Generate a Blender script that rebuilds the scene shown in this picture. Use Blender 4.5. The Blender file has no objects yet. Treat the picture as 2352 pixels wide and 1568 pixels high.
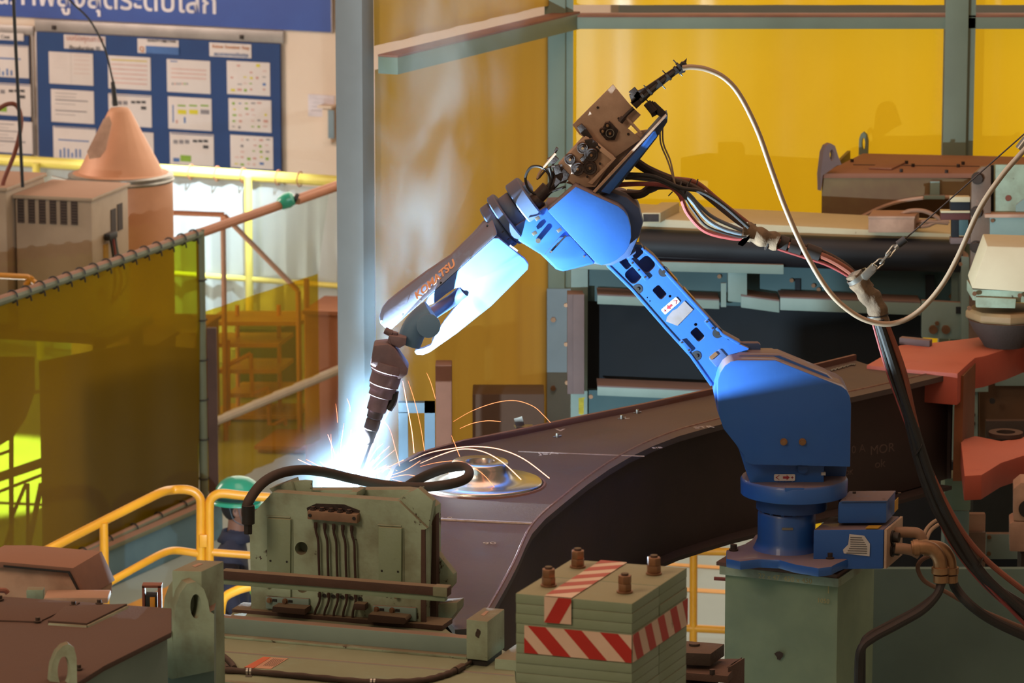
import bpy, bmesh, math, random
from mathutils import Vector, Matrix, geometry
random.seed(7)
C = bpy.context.scene.collection
SC = bpy.context.scene
V = Vector
R = math.radians

# ------------------------------------------------------------------ camera
F_PX, HZ, PITCH = 9500.0, 7.3, math.atan(1834 / 9500)
cam_d = bpy.data.cameras.new('camera')
cam_d.sensor_width = 36.0
cam_d.lens = F_PX / 2352 * 36
cam_d.clip_end = 300
cam_d.dof.use_dof = True
cam_d.dof.focus_distance = 17.8
cam_d.dof.aperture_fstop = 6.5
cam = bpy.data.objects.new('camera', cam_d)
C.objects.link(cam)
cam.location = (0, 0, HZ)
cam.rotation_euler = (math.pi / 2 - PITCH, 0, 0)
SC.camera = cam

# ------------------------------------------------------------------ light
SC.view_settings.view_transform = 'Standard'
SC.view_settings.look = 'None'
SC.view_settings.exposure = 0.0
SC.view_settings.gamma = 1.0
SC.view_settings.use_curve_mapping = False
SC.cycles.volume_step_rate = 1.0
SC.cycles.volume_max_steps = 128
SC.cycles.max_bounces = 8
SC.cycles.transparent_max_bounces = 16
SC.cycles.use_denoising = True
SC.cycles.sample_clamp_indirect = 6.0
world = bpy.data.worlds.new('hall_air')
SC.world = world
world.use_nodes = True
world.node_tree.nodes['Background'].inputs['Color'].default_value = (1.0, 0.74, 0.50, 1)
world.node_tree.nodes['Background'].inputs['Strength'].default_value = 0.24


def area(name, loc, target, sx, sy, power, col, spread=180):
    l = bpy.data.lights.new(name, 'AREA')
    l.shape = 'RECTANGLE'; l.size = sx; l.size_y = sy
    l.energy = power; l.color = col; l.spread = R(spread)
    o = bpy.data.objects.new(name, l); C.objects.link(o)
    o.location = loc
    o.rotation_euler = (V(target) - V(loc)).to_track_quat('-Z', 'Y').to_euler()
    return o


def spot(name, loc, target, power, col, ang, blend=.1, rad=.3):
    l = bpy.data.lights.new(name, 'SPOT')
    l.energy = power; l.color = col; l.spot_size = R(ang); l.spot_blend = blend; l.shadow_soft_size = rad
    o = bpy.data.objects.new(name, l); C.objects.link(o)
    o.location = loc
    o.rotation_euler = (V(target) - V(loc)).to_track_quat('-Z', 'Y').to_euler()
    return o


area('high_bay_lamp', (0.5, 19, 13), (0.5, 19.5, 0), 9, 9, 620, (1.0, 0.66, 0.46))
area('left_front_fill', (-5.5, 9.5, 9.5), (-1.2, 16, 3), 3, 3, 330, (1.0, 0.76, 0.52))  # warm fill added from the left front to brighten the jig side
area('daylight_behind_yellow_sheets', (3.0, 31.5, 5.5), (3.0, 26.4, 3.6), 12, 7, 540, (1.0, 0.93, 0.78))
area('daylight_from_left_bays', (-12, 32, 6), (-3, 38, 2.0), 6, 4, 900, (1.0, 0.84, 0.72))
spot('skylight_beam_on_aisle', (-10.5, 32.5, 9), (-5.0, 32.2, 0), 120000, (1.0, 0.97, 0.9), 18, .2, .1)
spot('skylight_beam_on_plastic', (-1.2, 31, 10), (-2.85, 36.5, 1.65), 42000, (0.80, 0.93, 1.0), 12, .9, .3)
ARC = V((-0.735, 18.42, 3.10))
al = bpy.data.lights.new('welding_arc_light', 'POINT')
al.energy = 1450; al.color = (0.66, 0.88, 1.0); al.shadow_soft_size = 0.012
alo = bpy.data.objects.new('welding_arc_light', al); C.objects.link(alo)

# ------------------------------------------------------------------ pixel -> point
FW = V((0, math.cos(PITCH), -math.sin(PITCH)))
UP = V((0, math.sin(PITCH), math.cos(PITCH)))
O0 = V((0, 0, HZ))


def ray(x, y):
    return FW + V((1, 0, 0)) * ((x - 1176) / F_PX) + UP * ((784 - y) / F_PX)


def PY(x, y, Y):
    d = ray(x, y)
    return O0 + d * (Y / d.y)


def PZ(x, y, z):
    d = ray(x, y)
    return O0 + d * ((z - HZ) / d.z)


class Frame:
    """vertical plane through point o, facing the camera, turned by th degrees"""
    def __init__(s, o, th):
        s.o = V(o); s.th = th
        s.u = V((math.cos(R(th)), -math.sin(R(th)), 0))
        s.v = V((math.sin(R(th)), math.cos(R(th)), 0))
        s.n = -s.v

    def __call__(s, x, y, off=0.0):
        d = ray(x, y); o = s.o + s.v * off
        return O0 + d * ((o - O0).dot(s.v) / d.dot(s.v))


ARC = PY(803, 1122, 18.38)
alo.location = ARC + V((.0, .022, .012))
XH, YH, ZH = V((1, 0, 0)), V((0, 1, 0)), V((0, 0, 1))

# ------------------------------------------------------------------ materials
def srgb(h):
    h = h.lstrip('#')
    o = []
    for i in (0, 2, 4):
        c = int(h[i:i + 2], 16) / 255
        o.append(c / 12.92 if c <= .04045 else ((c + .055) / 1.055) ** 2.4)
    return (*o, 1)


MATS = {}
DUST = '#8f6a58'


def mat(name, col, rough=.5, metal=0., var=None, vs=4., va=.5, dust=0., dustcol=DUST, bump=0., bs=60., spot_=None, ss=7., st=.66, coat=0.):
    if name in MATS:
        return MATS[name]
    m = bpy.data.materials.new(name); m.use_nodes = True
    nt = m.node_tree; N = nt.nodes; L = nt.links
    b = N['Principled BSDF']
    b.inputs['Roughness'].default_value = rough
    b.inputs['Metallic'].default_value = metal
    if coat:
        b.inputs['Coat Weight'].default_value = coat
    tc = N.new('ShaderNodeTexCoord')

    def noise(scale, det=5, rg=.6):
        n = N.new('ShaderNodeTexNoise'); n.inputs['Scale'].default_value = scale
        n.inputs['Detail'].default_value = det; n.inputs['Roughness'].default_value = rg
        L.new(tc.outputs['Object'], n.inputs['Vector']); return n.outputs['Fac']

    def ramp(f, a, c):
        r = N.new('ShaderNodeMapRange'); r.interpolation_type = 'SMOOTHSTEP'
        r.inputs['From Min'].default_value = a; r.inputs['From Max'].default_value = c
        L.new(f, r.inputs['Value']); return r.outputs['Result']

    def mul(f, k):
        x = N.new('ShaderNodeMath'); x.operation = 'MULTIPLY'; L.new(f, x.inputs[0])
        if isinstance(k, (int, float)): x.inputs[1].default_value = k
        else: L.new(k, x.inputs[1])
        return x.outputs[0]

    def mix(f, a, c):
        x = N.new('ShaderNodeMix'); x.data_type = 'RGBA'; L.new(f, x.inputs['Factor'])
        for s, q in ((x.inputs[6], a), (x.inputs[7], c)):
            if isinstance(q, tuple): s.default_value = q
            else: L.new(q, s)
        return x.outputs[2]
    base = srgb(col) if isinstance(col, str) else (*col, 1)
    out = base
    v2 = srgb(var) if var else tuple([c * .62 for c in base[:3]] + [1])
    out = mix(mul(ramp(noise(vs), .35, .68), va), out, v2)
    if spot_:
        out = mix(ramp(noise(ss, 6, .7), st, st + .035), out, srgb(spot_))
    if dust:
        g = N.new('ShaderNodeNewGeometry'); s = N.new('ShaderNodeSeparateXYZ'); L.new(g.outputs['Normal'], s.inputs[0])
        f = mul(ramp(s.outputs['Z'], .25, .85), dust)
        f = mul(f, ramp(noise(vs * 2.3), .1, .45))
        out = mix(f, out, srgb(dustcol))
        rr = N.new('ShaderNodeMapRange'); L.new(f, rr.inputs['Value'])
        rr.inputs['To Min'].default_value = rough; rr.inputs['To Max'].default_value = .95
        L.new(rr.outputs['Result'], b.inputs['Roughness'])
    L.new(out, b.inputs['Base Color'])
    if bump:
        bn = N.new('ShaderNodeBump'); bn.inputs['Strength'].default_value = bump; bn.inputs['Distance'].default_value = .01
        L.new(noise(bs, 4), bn.inputs['Height']); L.new(bn.outputs['Normal'], b.inputs['Normal'])
    MATS[name] = m
    return m


def emis(name, col, s):
    m = bpy.data.materials.new(name); m.use_nodes = True
    nt = m.node_tree; nt.nodes.clear()
    e = nt.nodes.new('ShaderNodeEmission'); e.inputs[0].default_value = (*col, 1); e.inputs[1].default_value = s
    o = nt.nodes.new('ShaderNodeOutputMaterial'); nt.links.new(e.outputs[0], o.inputs[0])
    MATS[name] = m
    return m


def film(name, tint, body, clear, gloss=.12, trans=.5, streak=0., rough=.25, vs=1.2, body2=None):
    """welding-curtain plastic: part see-through tint, part translucent body, thin gloss"""
    m = bpy.data.materials.new(name); m.use_nodes = True
    nt = m.node_tree; N = nt.nodes; L = nt.links; N.clear()
    out = N.new('ShaderNodeOutputMaterial')
    tr = N.new('ShaderNodeBsdfTransparent'); tr.inputs[0].default_value = (*tint, 1)
    di = N.new('ShaderNodeBsdfDiffuse'); tl = N.new('ShaderNodeBsdfTranslucent'); gl = N.new('ShaderNodeBsdfGlossy')
    gl.inputs['Roughness'].default_value = rough; gl.inputs[0].default_value = (1, 1, 1, 1)
    tc = N.new('ShaderNodeTexCoord'); mp = N.new('ShaderNodeMapping'); mp.inputs['Scale'].default_value = (1, 1, .12 if streak else 1)
    nz = N.new('ShaderNodeTexNoise'); nz.inputs['Scale'].default_value = vs; nz.inputs['Detail'].default_value = 6
    L.new(tc.outputs['Object'], mp.inputs[0]); L.new(mp.outputs[0], nz.inputs['Vector'])
    mx = N.new('ShaderNodeMix'); mx.data_type = 'RGBA'; L.new(nz.outputs['Fac'], mx.inputs['Factor'])
    mx.inputs[6].default_value = (*body, 1)
    mx.inputs[7].default_value = (*(body2 or tuple(c * .6 for c in body)), 1)
    L.new(mx.outputs[2], di.inputs[0]); L.new(mx.outputs[2], tl.inputs[0])
    m1 = N.new('ShaderNodeMixShader'); m1.inputs[0].default_value = trans; L.new(di.outputs[0], m1.inputs[1]); L.new(tl.outputs[0], m1.inputs[2])
    m2 = N.new('ShaderNodeMixShader'); L.new(m1.outputs[0], m2.inputs[1]); L.new(tr.outputs[0], m2.inputs[2]); m2.inputs[0].default_value = clear
    m3 = N.new('ShaderNodeMixShader'); m3.inputs[0].default_value = gloss; L.new(m2.outputs[0], m3.inputs[1]); L.new(gl.outputs[0], m3.inputs[2])
    L.new(m3.outputs[0], out.inputs[0])
    MATS[name] = m
    return m


GREEN = mat('green_machine_paint', '#84967f', .5, var='#6c7c66', vs=3, va=.7, dust=.7, dustcol='#80775a', bump=.08, spot_='#4a3a28', ss=9, st=.70)
GREENW = mat('worn_green_paint', '#9cac96', .5, var='#6c6850', vs=3.2, va=.85, dust=.85, dustcol='#76634c', bump=.12, spot_='#3a2a1e', ss=8, st=.61)
GREENB = mat('blue_green_frame_paint', '#7f918a', .55, var='#6c7f79', vs=2, va=.6, dust=.85, dustcol='#8a6450', spot_='#5c4433', ss=9, st=.72)
GREENP = mat('plain_green_paint', '#87997f', .6, var='#6f8370', vs=1.6, va=.8, dust=.3, bump=.05, spot_='#2e241b', ss=13, st=.715)
GREENL = mat('chipped_plate_paint', '#84917a', .55, var='#7f8c70', vs=6, va=.7, dust=.75, dustcol='#8f7f60', bump=.1, spot_='#463a2a', ss=14, st=.70)
BROWN = mat('dusty_brown_steel', '#523c33', .85, var='#483229', vs=5, va=.6, dust=.9, dustcol='#5c4034', bump=.25, bs=120, spot_='#9a7a63', ss=12, st=.72)
RUST = mat('rusty_bar', '#4c342b', .8, var='#3c2921', vs=8, dust=.7, dustcol='#7a664e', bump=.2)
DKBROWN = mat('dark_grimy_steel', '#3b2d26', .75, var='#33271f', vs=8, va=.7, dust=.6, dustcol='#6d5140', bump=.25)
SOOT = mat('sooty_mechanism', '#3a2d29', .6, metal=.3, var='#241c1b', vs=20, va=.7, dust=.5, dustcol='#6b4c3e', bump=.3)
BLUE = mat('robot_blue_paint', '#2a58a0', .38, var='#23509a', vs=3, va=.5, dust=.9, dustcol='#7a6058', bump=.03, spot_='#3c3b48', ss=12, st=.73, coat=.15)
BLUED = mat('robot_blue_dusty', '#3a5484', .5, var='#414c6e', vs=6, va=.7, dust=.9, dustcol='#735a55', bump=.05)
BLUEF = mat('forearm_arc_pale_blue', '#88a4d0', .45, var='#7c98c6', vs=5, va=.5, dust=.98, dustcol='#765d5c', bump=.04)  # robot blue lightened so the forearm bleaches out under the arc
BEIGE = mat('beige_feeder_plate', '#b8977f', .7, var='#9a7c68', vs=6, va=.8, dust=.3, bump=.1, spot_='#4e3a30', ss=16, st=.68)
BLACK = mat('black_rubber', '#1b1716', .55, var='#2a211e', vs=6, dust=.5, dustcol='#43302a')
HOSE = mat('dusty_brown_hose', '#3b2b25', .8, var='#46342b', vs=12, dust=.35, dustcol='#5b4234', bump=.2)
REDH = mat('red_hose', '#8a3a38', .5, var='#74302c', vs=6, dust=.5, dustcol='#8a5a50')
ORH = mat('orange_red_hose', '#7c3f2c', .6, var='#5e2f22', vs=6, dust=.5, dustcol='#8a5a48')
WHH = mat('pale_wire_conduit', '#96806a', .45, var='#a08268', vs=3, dust=.4, dustcol='#8a6450')
GREYH = mat('grey_hose', '#5d666e', .45, var='#4a4f57', vs=6, dust=.6, dustcol='#6a5048')
TAPE = mat('dusty_cloth_wrap', '#735c46', .9, var='#544232', vs=14, va=.8, bump=.5, bs=40)
NUT = mat('zinc_yellow_steel', '#9a7358', .38, metal=.75, var='#7a5740', vs=12, dust=.4, dustcol='#8c6048')
BRASS = mat('brass_fitting', '#a9805c', .35, metal=.7, var='#7c5a40', vs=14, dust=.4, dustcol='#8a6450')
COPPER = mat('brown_copper_pipe', '#46302a', .45, metal=.3, var='#33231f', vs=16, dust=.3)
STEEL = mat('bare_steel', '#9a938b', .35, metal=.85, var='#7d766f', vs=10)
SHINY = mat('machined_steel', '#b4b0ac', .27, metal=1., var='#9c8e80', vs=6, bump=.04)
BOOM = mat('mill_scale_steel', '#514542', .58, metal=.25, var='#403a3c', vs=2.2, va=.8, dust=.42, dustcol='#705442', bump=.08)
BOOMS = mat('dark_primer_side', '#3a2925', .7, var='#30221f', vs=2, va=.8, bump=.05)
REDP = mat('red_oxide_casting', '#b3513c', .6, var='#9c4434', vs=2.5, va=.7, dust=.6, dustcol='#c07058', bump=.06)
REDD = mat('red_oxide_side', '#7c2c20', .65, var='#6a2219', vs=2.5, bump=.06)
YEL = mat('yellow_safety_paint', '#d8901e', .4, var='#c67c14', vs=4, va=.6, bump=.04, coat=.2)
YELD = mat('yellow_stair_paint', '#c98f22', .5, var='#b0741a', vs=3, va=.6)
YELB = mat('pale_yellow_rail_paint', '#e3d268', .5, var='#d2bd50', vs=3, va=.4)
CREAM = mat('cream_wall', '#e2cbb8', .9, var='#d8bfab', vs=.8, va=.6)
CREAMM = mat('cream_machine_paint', '#cabb98', .5, var='#b8a888', vs=3, dust=.4, dustcol='#c4ac8a', spot_='#8a765a', ss=12, st=.7)
WHITEM = mat('white_casting', '#c9bfa2', .55, var='#b9ad90', vs=3, spot_='#8a7a60', ss=14, st=.70, dust=.2)
GREYB = mat('grey_blue_steel', '#7f8f98', .6, var='#6c7b84', vs=1.4, va=.5)
GREYG = mat('grey_green_steel', '#74806f', .6, var='#667263', vs=1.4, va=.6)
RAILG = mat('grey_green_tied_rail', '#6c6f58', .6, var='#5c5c48', vs=5, dust=.9, dustcol='#9a6c58')
RAILO = mat('dusty_orange_pipe', '#a86c4c', .7, var='#9a5e40', vs=4)
RAILP = mat('pale_dusty_pipe', '#a8947e', .7, var='#9a8068', vs=4)
CURB = mat('blue_grey_curb', '#5f7f8c', .6, var='#4e6c7c', vs=1.6, va=.7, bump=.05, spot_='#55504a', ss=9, st=.7)
FLOOR = mat('grey_painted_floor', '#9da39c', .5, var='#8e958f', vs=.7, va=.7, spot_='#86765f', ss=2.5, st=.68)
ORLINE = mat('orange_floor_line', '#e09a3c', .5, var='#cc8832', vs=3)
GRLINE = mat('green_floor_paint', '#4c9a3c', .5, var='#418834', vs=3)
COPP = mat('peach_dusty_drum', '#c98f6c', .5, metal=.15, var='#b57c5a', vs=2, va=.6, dust=.3, dustcol='#c8977a')
WELD = mat('grey_beige_cabinet', '#a89078', .6, var='#967e68', vs=2.4, va=.6, dust=.7, dustcol='#a87860')
VENT = mat('vent_shadow', '#3c2d26', .7)
PEACH = mat('peach_dusty_sheet', '#bc957e', .75, var='#9c7864', vs=5, va=.9, dust=.8, dustcol='#a07862')
BBLUE = mat('dark_blue_board', '#1e3f73', .7, var='#1a3364', vs=.8, va=.6)
SBLUE = mat('blue_banner', '#2f4f9c', .45, var='#28408a', vs=.6, va=.7)
ALU = mat('aluminium_trim', '#a89d98', .4, metal=.5)
PAPER = mat('paper_sheet', '#d9cbc6', .9, var='#cfc0ba', vs=3)
WPRINT = mat('white_print', '#e8dde0', .8)
DPRINT = mat('dark_print', '#4a4648', .8)
ORPRINT = mat('orange_print', '#d08a5c', .7)
REDT = mat('red_tape', '#b3261c', .5, var='#a02018', vs=5, dust=.55, dustcol='#a8685a')
WHT = mat('white_tape', '#d8b8a2', .5, var='#cba890', vs=6, dust=.4, dustcol='#c09a80', spot_='#b09078', ss=10, st=.66)
LABW = mat('white_label', '#cfc6c4', .6)
LABR = mat('red_arrow_print', '#9a2a3a', .6)
LABY = mat('yellow_label', '#c48f20', .6)
LABO = mat('orange_label', '#c9603c', .7)
TRACKB = mat('black_roll_fabric', '#101017', .55, var='#16161e', vs=5)
TEAL = mat('teal_machine_panel', '#3a5457', .6, var='#35545a', vs=2, spot_='#2a3a3a', ss=10, st=.7)
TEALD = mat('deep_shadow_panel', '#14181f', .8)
HELM = mat('green_safety_helmet', '#2f9c7c', .28, var='#2a9074', vs=3, coat=.4)
SKIN = mat('skin', '#8a5c48', .6, var='#7c5040', vs=12)
HAIR = mat('black_hair', '#1c1614', .8)
NAVY = mat('navy_work_jacket', '#2a2838', .85, var='#242230', vs=8, bump=.2, bs=30)
TROUS = mat('dark_trousers', '#22222c', .85)
CHALK = mat('white_chalk', '#b8a79c', .9)
YPRINT = mat('pencil_yellow_chalk', '#b0a070', .9)
GREYP = mat('purple_grey_steel', '#6e5a58', .7, var='#5c4c4c', vs=4, dust=.5)
BLUTUBE = mat('grey_blue_tube', '#2f485c', .5)

# ------------------------------------------------------------------ mesh helpers
def prism(bm, pts, vec):
    vec = V(vec)
    a = [bm.verts.new(p) for p in pts]; b = [bm.verts.new(V(p) + vec) for p in pts]
    n = len(pts)
    bm.faces.new(a); bm.faces.new(list(reversed(b)))
    for i in range(n):
        j = (i + 1) % n
        bm.faces.new((a[j], a[i], b[i], b[j]))


def holed(bm, loops, vec):
    """plate with holes: loops[0] outer, others holes, all coplanar, extruded by vec"""
    vec = V(vec)
    flat = [p for l in loops for p in l]
    tris = geometry.tessellate_polygon([[V(p) for p in l] for l in loops])
    a = [bm.verts.new(p) for p in flat]; b = [bm.verts.new(V(p) + vec) for p in flat]
    for t in tris:
        try:
            bm.faces.new([a[i] for i in t]); bm.faces.new([b[i] for i in reversed(t)])
        except ValueError:
            pass
    k = 0
    for l in loops:
        n = len(l)
        for i in range(n):
            j = (i + 1) % n
            bm.faces.new((a[k + i], a[k + j], b[k + j], b[k + i]))
        k += n


def obox(bm, o, a, b, c):
    o, a, b, c = V(o), V(a), V(b), V(c)
    prism(bm, [o, o + a, o + a + b, o + b], c)


def cbox(bm, c, sx, sy, sz, th=0.0, m=None):
    m = m or Matrix.Rotation(-R(th), 3, 'Z')
    u, v, w = m @ V((sx, 0, 0)), m @ V((0, sy, 0)), m @ V((0, 0, sz))
    obox(bm, V(c) - u / 2 - v / 2 - w / 2, u, v, w)


def basis(d):
    d = V(d).normalized()
    t = V((0, 0, 1)) if abs(d.z) < .9 else V((1, 0, 0))
    a = d.cross(t).normalized(); return a, d.cross(a).normalized(), d


def cyl(bm, p0, p1, r0, r1=None, seg=20, ang0=0.):
    p0, p1 = V(p0), V(p1); r1 = r0 if r1 is None else r1
    a, b, d = basis(p1 - p0)
    A = []; B = []
    for i in range(seg):
        t = 2 * math.pi * i / seg + ang0
        w = a * math.cos(t) + b * math.sin(t)
        A.append(bm.verts.new(p0 + w * r0)); B.append(bm.verts.new(p1 + w * r1))
    bm.faces.new(A); bm.faces.new(list(reversed(B)))
    for i in range(seg):
        j = (i + 1) % seg
        bm.faces.new((A[j], A[i], B[i], B[j]))


def lathe(bm, o, ax, prof, seg=36):
    """prof: (radius, height) pairs along axis; open ends are capped when radius > 0"""
    a, b, d = basis(ax); o = V(o); rings = []
    for r, h in prof:
        rings.append([bm.verts.new(o + d * h + (a * math.cos(2 * math.pi * i / seg) + b * math.sin(2 * math.pi * i / seg)) * max(r, 1e-4)) for i in range(seg)])
    for k in range(len(rings) - 1):
        for i in range(seg):
            j = (i + 1) % seg
            bm.faces.new((rings[k][i], rings[k][j], rings[k + 1][j], rings[k + 1][i]))
    if prof[0] != prof[-1]:
        bm.faces.new(rings[0]); bm.faces.new(list(reversed(rings[-1])))
    else:
        bmesh.ops.remove_doubles(bm, verts=rings[0] + rings[-1], dist=1e-6)


def spline(pts, n=6, closed=False):
    pts = [V(p) for p in pts]
    if len(pts) < 3: return pts
    out = []; m = len(pts)
    rng = range(m) if closed else range(m - 1)
    for i in rng:
        if closed: p0, p1, p2, p3 = pts[i - 1], pts[i], pts[(i + 1) % m], pts[(i + 2) % m]
        else: p0, p1, p2, p3 = pts[max(i - 1, 0)], pts[i], pts[i + 1], pts[min(i + 2, m - 1)]
        for k in range(n):
            t = k / n
            out.append(.5 * ((2 * p1) + (p2 - p0) * t + (2 * p0 - 5 * p1 + 4 * p2 - p3) * t * t + (3 * p1 - p0 - 3 * p2 + p3) * t ** 3))
    if not closed: out.append(pts[-1])
    return out


def tube(bm, pts, r, seg=10, n=6, rs=None, smooth=True):
    P = spline(pts, n) if smooth else [V(p) for p in pts]
    m = len(P); rings = []; a = None
    for i in range(m):
        d = (P[min(i + 1, m - 1)] - P[max(i - 1, 0)])
        if d.length < 1e-9: d = V((0, 0, 1))
        d.normalize()
        if a is None: a = basis(d)[0]
        else:
            a = a - d * a.dot(d)
            a = a.normalized() if a.length > 1e-6 else basis(d)[0]
        b = d.cross(a)
        rr = r if rs is None else rs(i / (m - 1))
        rings.append([bm.verts.new(P[i] + (a * math.cos(2 * math.pi * k / seg) + b * math.sin(2 * math.pi * k / seg)) * rr) for k in range(seg)])
    for q in range(m - 1):
        for k in range(seg):
            j = (k + 1) % seg
            bm.faces.new((rings[q][k], rings[q][j], rings[q + 1][j], rings[q + 1][k]))
    bm.faces.new(list(reversed(rings[0]))); bm.faces.new(rings[-1])


def loft(bm, secs, caps=True):
    rings = [[bm.verts.new(p) for p in s] for s in secs]
    n = len(rings[0])
    for q in range(len(rings) - 1):
        for k in range(n):
            j = (k + 1) % n
            bm.faces.new((rings[q][k], rings[q][j], rings[q + 1][j], rings[q + 1][k]))
    if caps:
        bm.faces.new(list(reversed(rings[0]))); bm.faces.new(rings[-1])


def sheet(bm, tl, tr, bl, br, nx=24, nz=8, wave=.03, freq=9, n=None, ph=0.):
    """hanging sheet with vertical folds (single wall)"""
    tl, tr, bl, br = map(V, (tl, tr, bl, br))
    n = n or (tr - tl).cross(bl - tl).normalized()
    g = []
    for j in range(nz + 1):
        t = j / nz; row = []
        for i in range(nx + 1):
            s = i / nx
            p = (tl.lerp(tr, s)).lerp(bl.lerp(br, s), t)
            w = wave * (.3 + .7 * t) * (math.sin(freq * 6.28 * s + ph + .6 * math.sin(3 * t)) + .5 * math.sin(freq * 2.3 * 6.28 * s + 1.3 + ph))
            row.append(bm.verts.new(p + n * w))
        g.append(row)
    for j in range(nz):
        for i in range(nx):
            bm.faces.new((g[j][i], g[j][i + 1], g[j + 1][i + 1], g[j + 1][i]))


def rrect(c, u, w, a, b, r, n=5):
    """rounded rectangle loop about c, half sizes a,b along unit u,w"""
    out = []
    for cx, cy, t0 in ((a - r, b - r, 0), (-a + r, b - r, 90), (-a + r, -b + r, 180), (a - r, -b + r, 270)):
        for k in range(n):
            t = R(t0 + 90 * k / (n - 1))
            out.append(c + u * (cx + r * math.cos(t)) + w * (cy + r * math.sin(t)))
    return out


def ring(c, u, w, r, n=20):
    return [c + u * (r * math.cos(2 * math.pi * i / n)) + w * (r * math.sin(2 * math.pi * i / n)) for i in range(n)]


# ------------------------------------------------------------------ objects
def tag(o, label, cat, group=None, kind=None):
    o['label'] = label; o['category'] = cat
    if group: o['group'] = group
    if kind: o['kind'] = kind
    return o


def thing(name, label, cat, loc=(0, 0, 0), group=None):
    o = bpy.data.objects.new(name, None); C.objects.link(o)
    o.location = loc; o.empty_display_size = .1
    return tag(o, label, cat, group)


def wloc(o):
    w = V((0, 0, 0))
    while o:
        w += o.location; o = o.parent
    return w


def obj(name, bm, m, parent=None, bevel=0., ang=35, label=None, org=None, recalc=True):
    if recalc: bmesh.ops.recalc_face_normals(bm, faces=bm.faces)
    if bevel:
        es = [e for e in bm.edges if e.is_manifold and len(e.link_faces) == 2 and e.calc_face_angle(0) > R(30)]
        bmesh.ops.bevel(bm, geom=es, offset=bevel, segments=2, profile=.6, affect='EDGES', clamp_overlap=True)
    for f in bm.faces: f.smooth = True
    for e in bm.edges:
        e.smooth = not (len(e.link_faces) == 2 and e.calc_face_angle(0) > R(ang))
    if parent is not None: base = wloc(parent)
    elif org is not None: base = V(org)
    else:
        xs = [v.co for v in bm.verts]
        base = V((sum(p.x for p in xs) / len(xs), sum(p.y for p in xs) / len(xs), min(p.z for p in xs)))
    bmesh.ops.translate(bm, verts=bm.verts, vec=-base)
    me = bpy.data.meshes.new(name); bm.to_mesh(me); bm.free()
    for mm in (m if isinstance(m, (list, tuple)) else [m]): me.materials.append(mm)
    o = bpy.data.objects.new(name, me); C.objects.link(o)
    if parent is not None:
        o.parent = parent; o.location = (0, 0, 0)
    else: o.location = base
    if label: o['label'] = label
    return o


def P1(name, fn, m, parent=None, **k):
    """one-shape object: fn(bm) adds the shape"""
    bm = bmesh.new(); fn(bm)
    return obj(name, bm, m, parent, **k)


def struct(name, bm, m, **k):
    o = obj(name, bm, m, None, **k); o['kind'] = 'structure'; return o


def text(name, body, o, u, w, width, m, parent, height=None, depth=.002, shear=0., bold=0., align='l', label=None):
    """lettering laid on a surface: o lower-left corner, u reading direction, w up"""
    cu = bpy.data.curves.new(name, 'FONT'); cu.body = body; cu.size = 1.; cu.extrude = .01; cu.shear = shear; cu.offset = bold
    cu.resolution_u = 3
    t = bpy.data.objects.new('tmp_text', cu); C.objects.link(t)
    dg = bpy.context.evaluated_depsgraph_get()
    me = bpy.data.meshes.new_from_object(t.evaluated_get(dg))
    bpy.data.objects.remove(t)
    xs = [v.co.x for v in me.vertices]; ys = [v.co.y for v in me.vertices]
    if not xs: return None
    x0, x1, y0, y1 = min(xs), max(xs), min(ys), max(ys)
    sx = width / (x1 - x0); sy = sx if height is None else height / (y1 - y0)
    u, w = V(u).normalized(), V(w).normalized(); n = u.cross(w)
    base = wloc(parent) if parent is not None else V(o)
    for v in me.vertices:
        v.co = V(o) + u * ((v.co.x - x0) * sx) + w * ((v.co.y - y0) * sy) + n * (v.co.z / .01 * depth) - base
    me.materials.clear(); me.materials.append(m)
    ob = bpy.data.objects.new(name, me); C.objects.link(ob)
    if parent is not None: ob.parent = parent
    else: ob.location = base
    if label: ob['label'] = label
    return ob


def copy_tree(o, loc=None, label=None, parent=None):
    c = o.copy(); C.objects.link(c)
    if parent is not None: c.parent = parent
    if loc is not None: c.location = loc
    if label: c['label'] = label
    for ch in list(o.children): copy_tree(ch, None, None, c)
    return c


def bolt(bm, c, ax, r=.012, h=.01, seg=6):
    ax = V(ax).normalized()
    cyl(bm, V(c), V(c) + ax * h, r, seg=seg)

# ================================================================== THE HALL
bm = bmesh.new(); cbox(bm, (0, 34, -.15), 60, 70, .3); struct('floor', bm, FLOOR, org=(0, 34, 0))
# painted floor lines (orange pair on the right, yellow and green lane on the left)
for k, (q, m_) in enumerate(((((1500, 1290), (1720, 1305), (1720, 1312), (1500, 1297)), ORLINE),
                             (((1500, 1346), (1720, 1358), (1720, 1367), (1500, 1354)), ORLINE),
                             (((225, 1420), (520, 1286), (520, 1322), (330, 1420)), ORLINE),
                             (((330, 1420), (520, 1323), (620, 1330), (620, 1420)), GRLINE))):
    bm = bmesh.new(); prism(bm, [PZ(x, y, .001) for x, y in q], (0, 0, .004)); struct('trim_%d' % (k + 1), bm, m_)

# cream office wall with notice boards, about 40 m away
WLL = Frame((-4.67, 40, 2.6), 22.6)
bm = bmesh.new()
a = WLL(-700, 60); b = WLL(1400, 60)
obox(bm, (a.x, a.y, 0), WLL.u * (b - a).length, WLL.v * .2, (0, 0, 9.5)); struct('wall_back', bm, CREAM)
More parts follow.
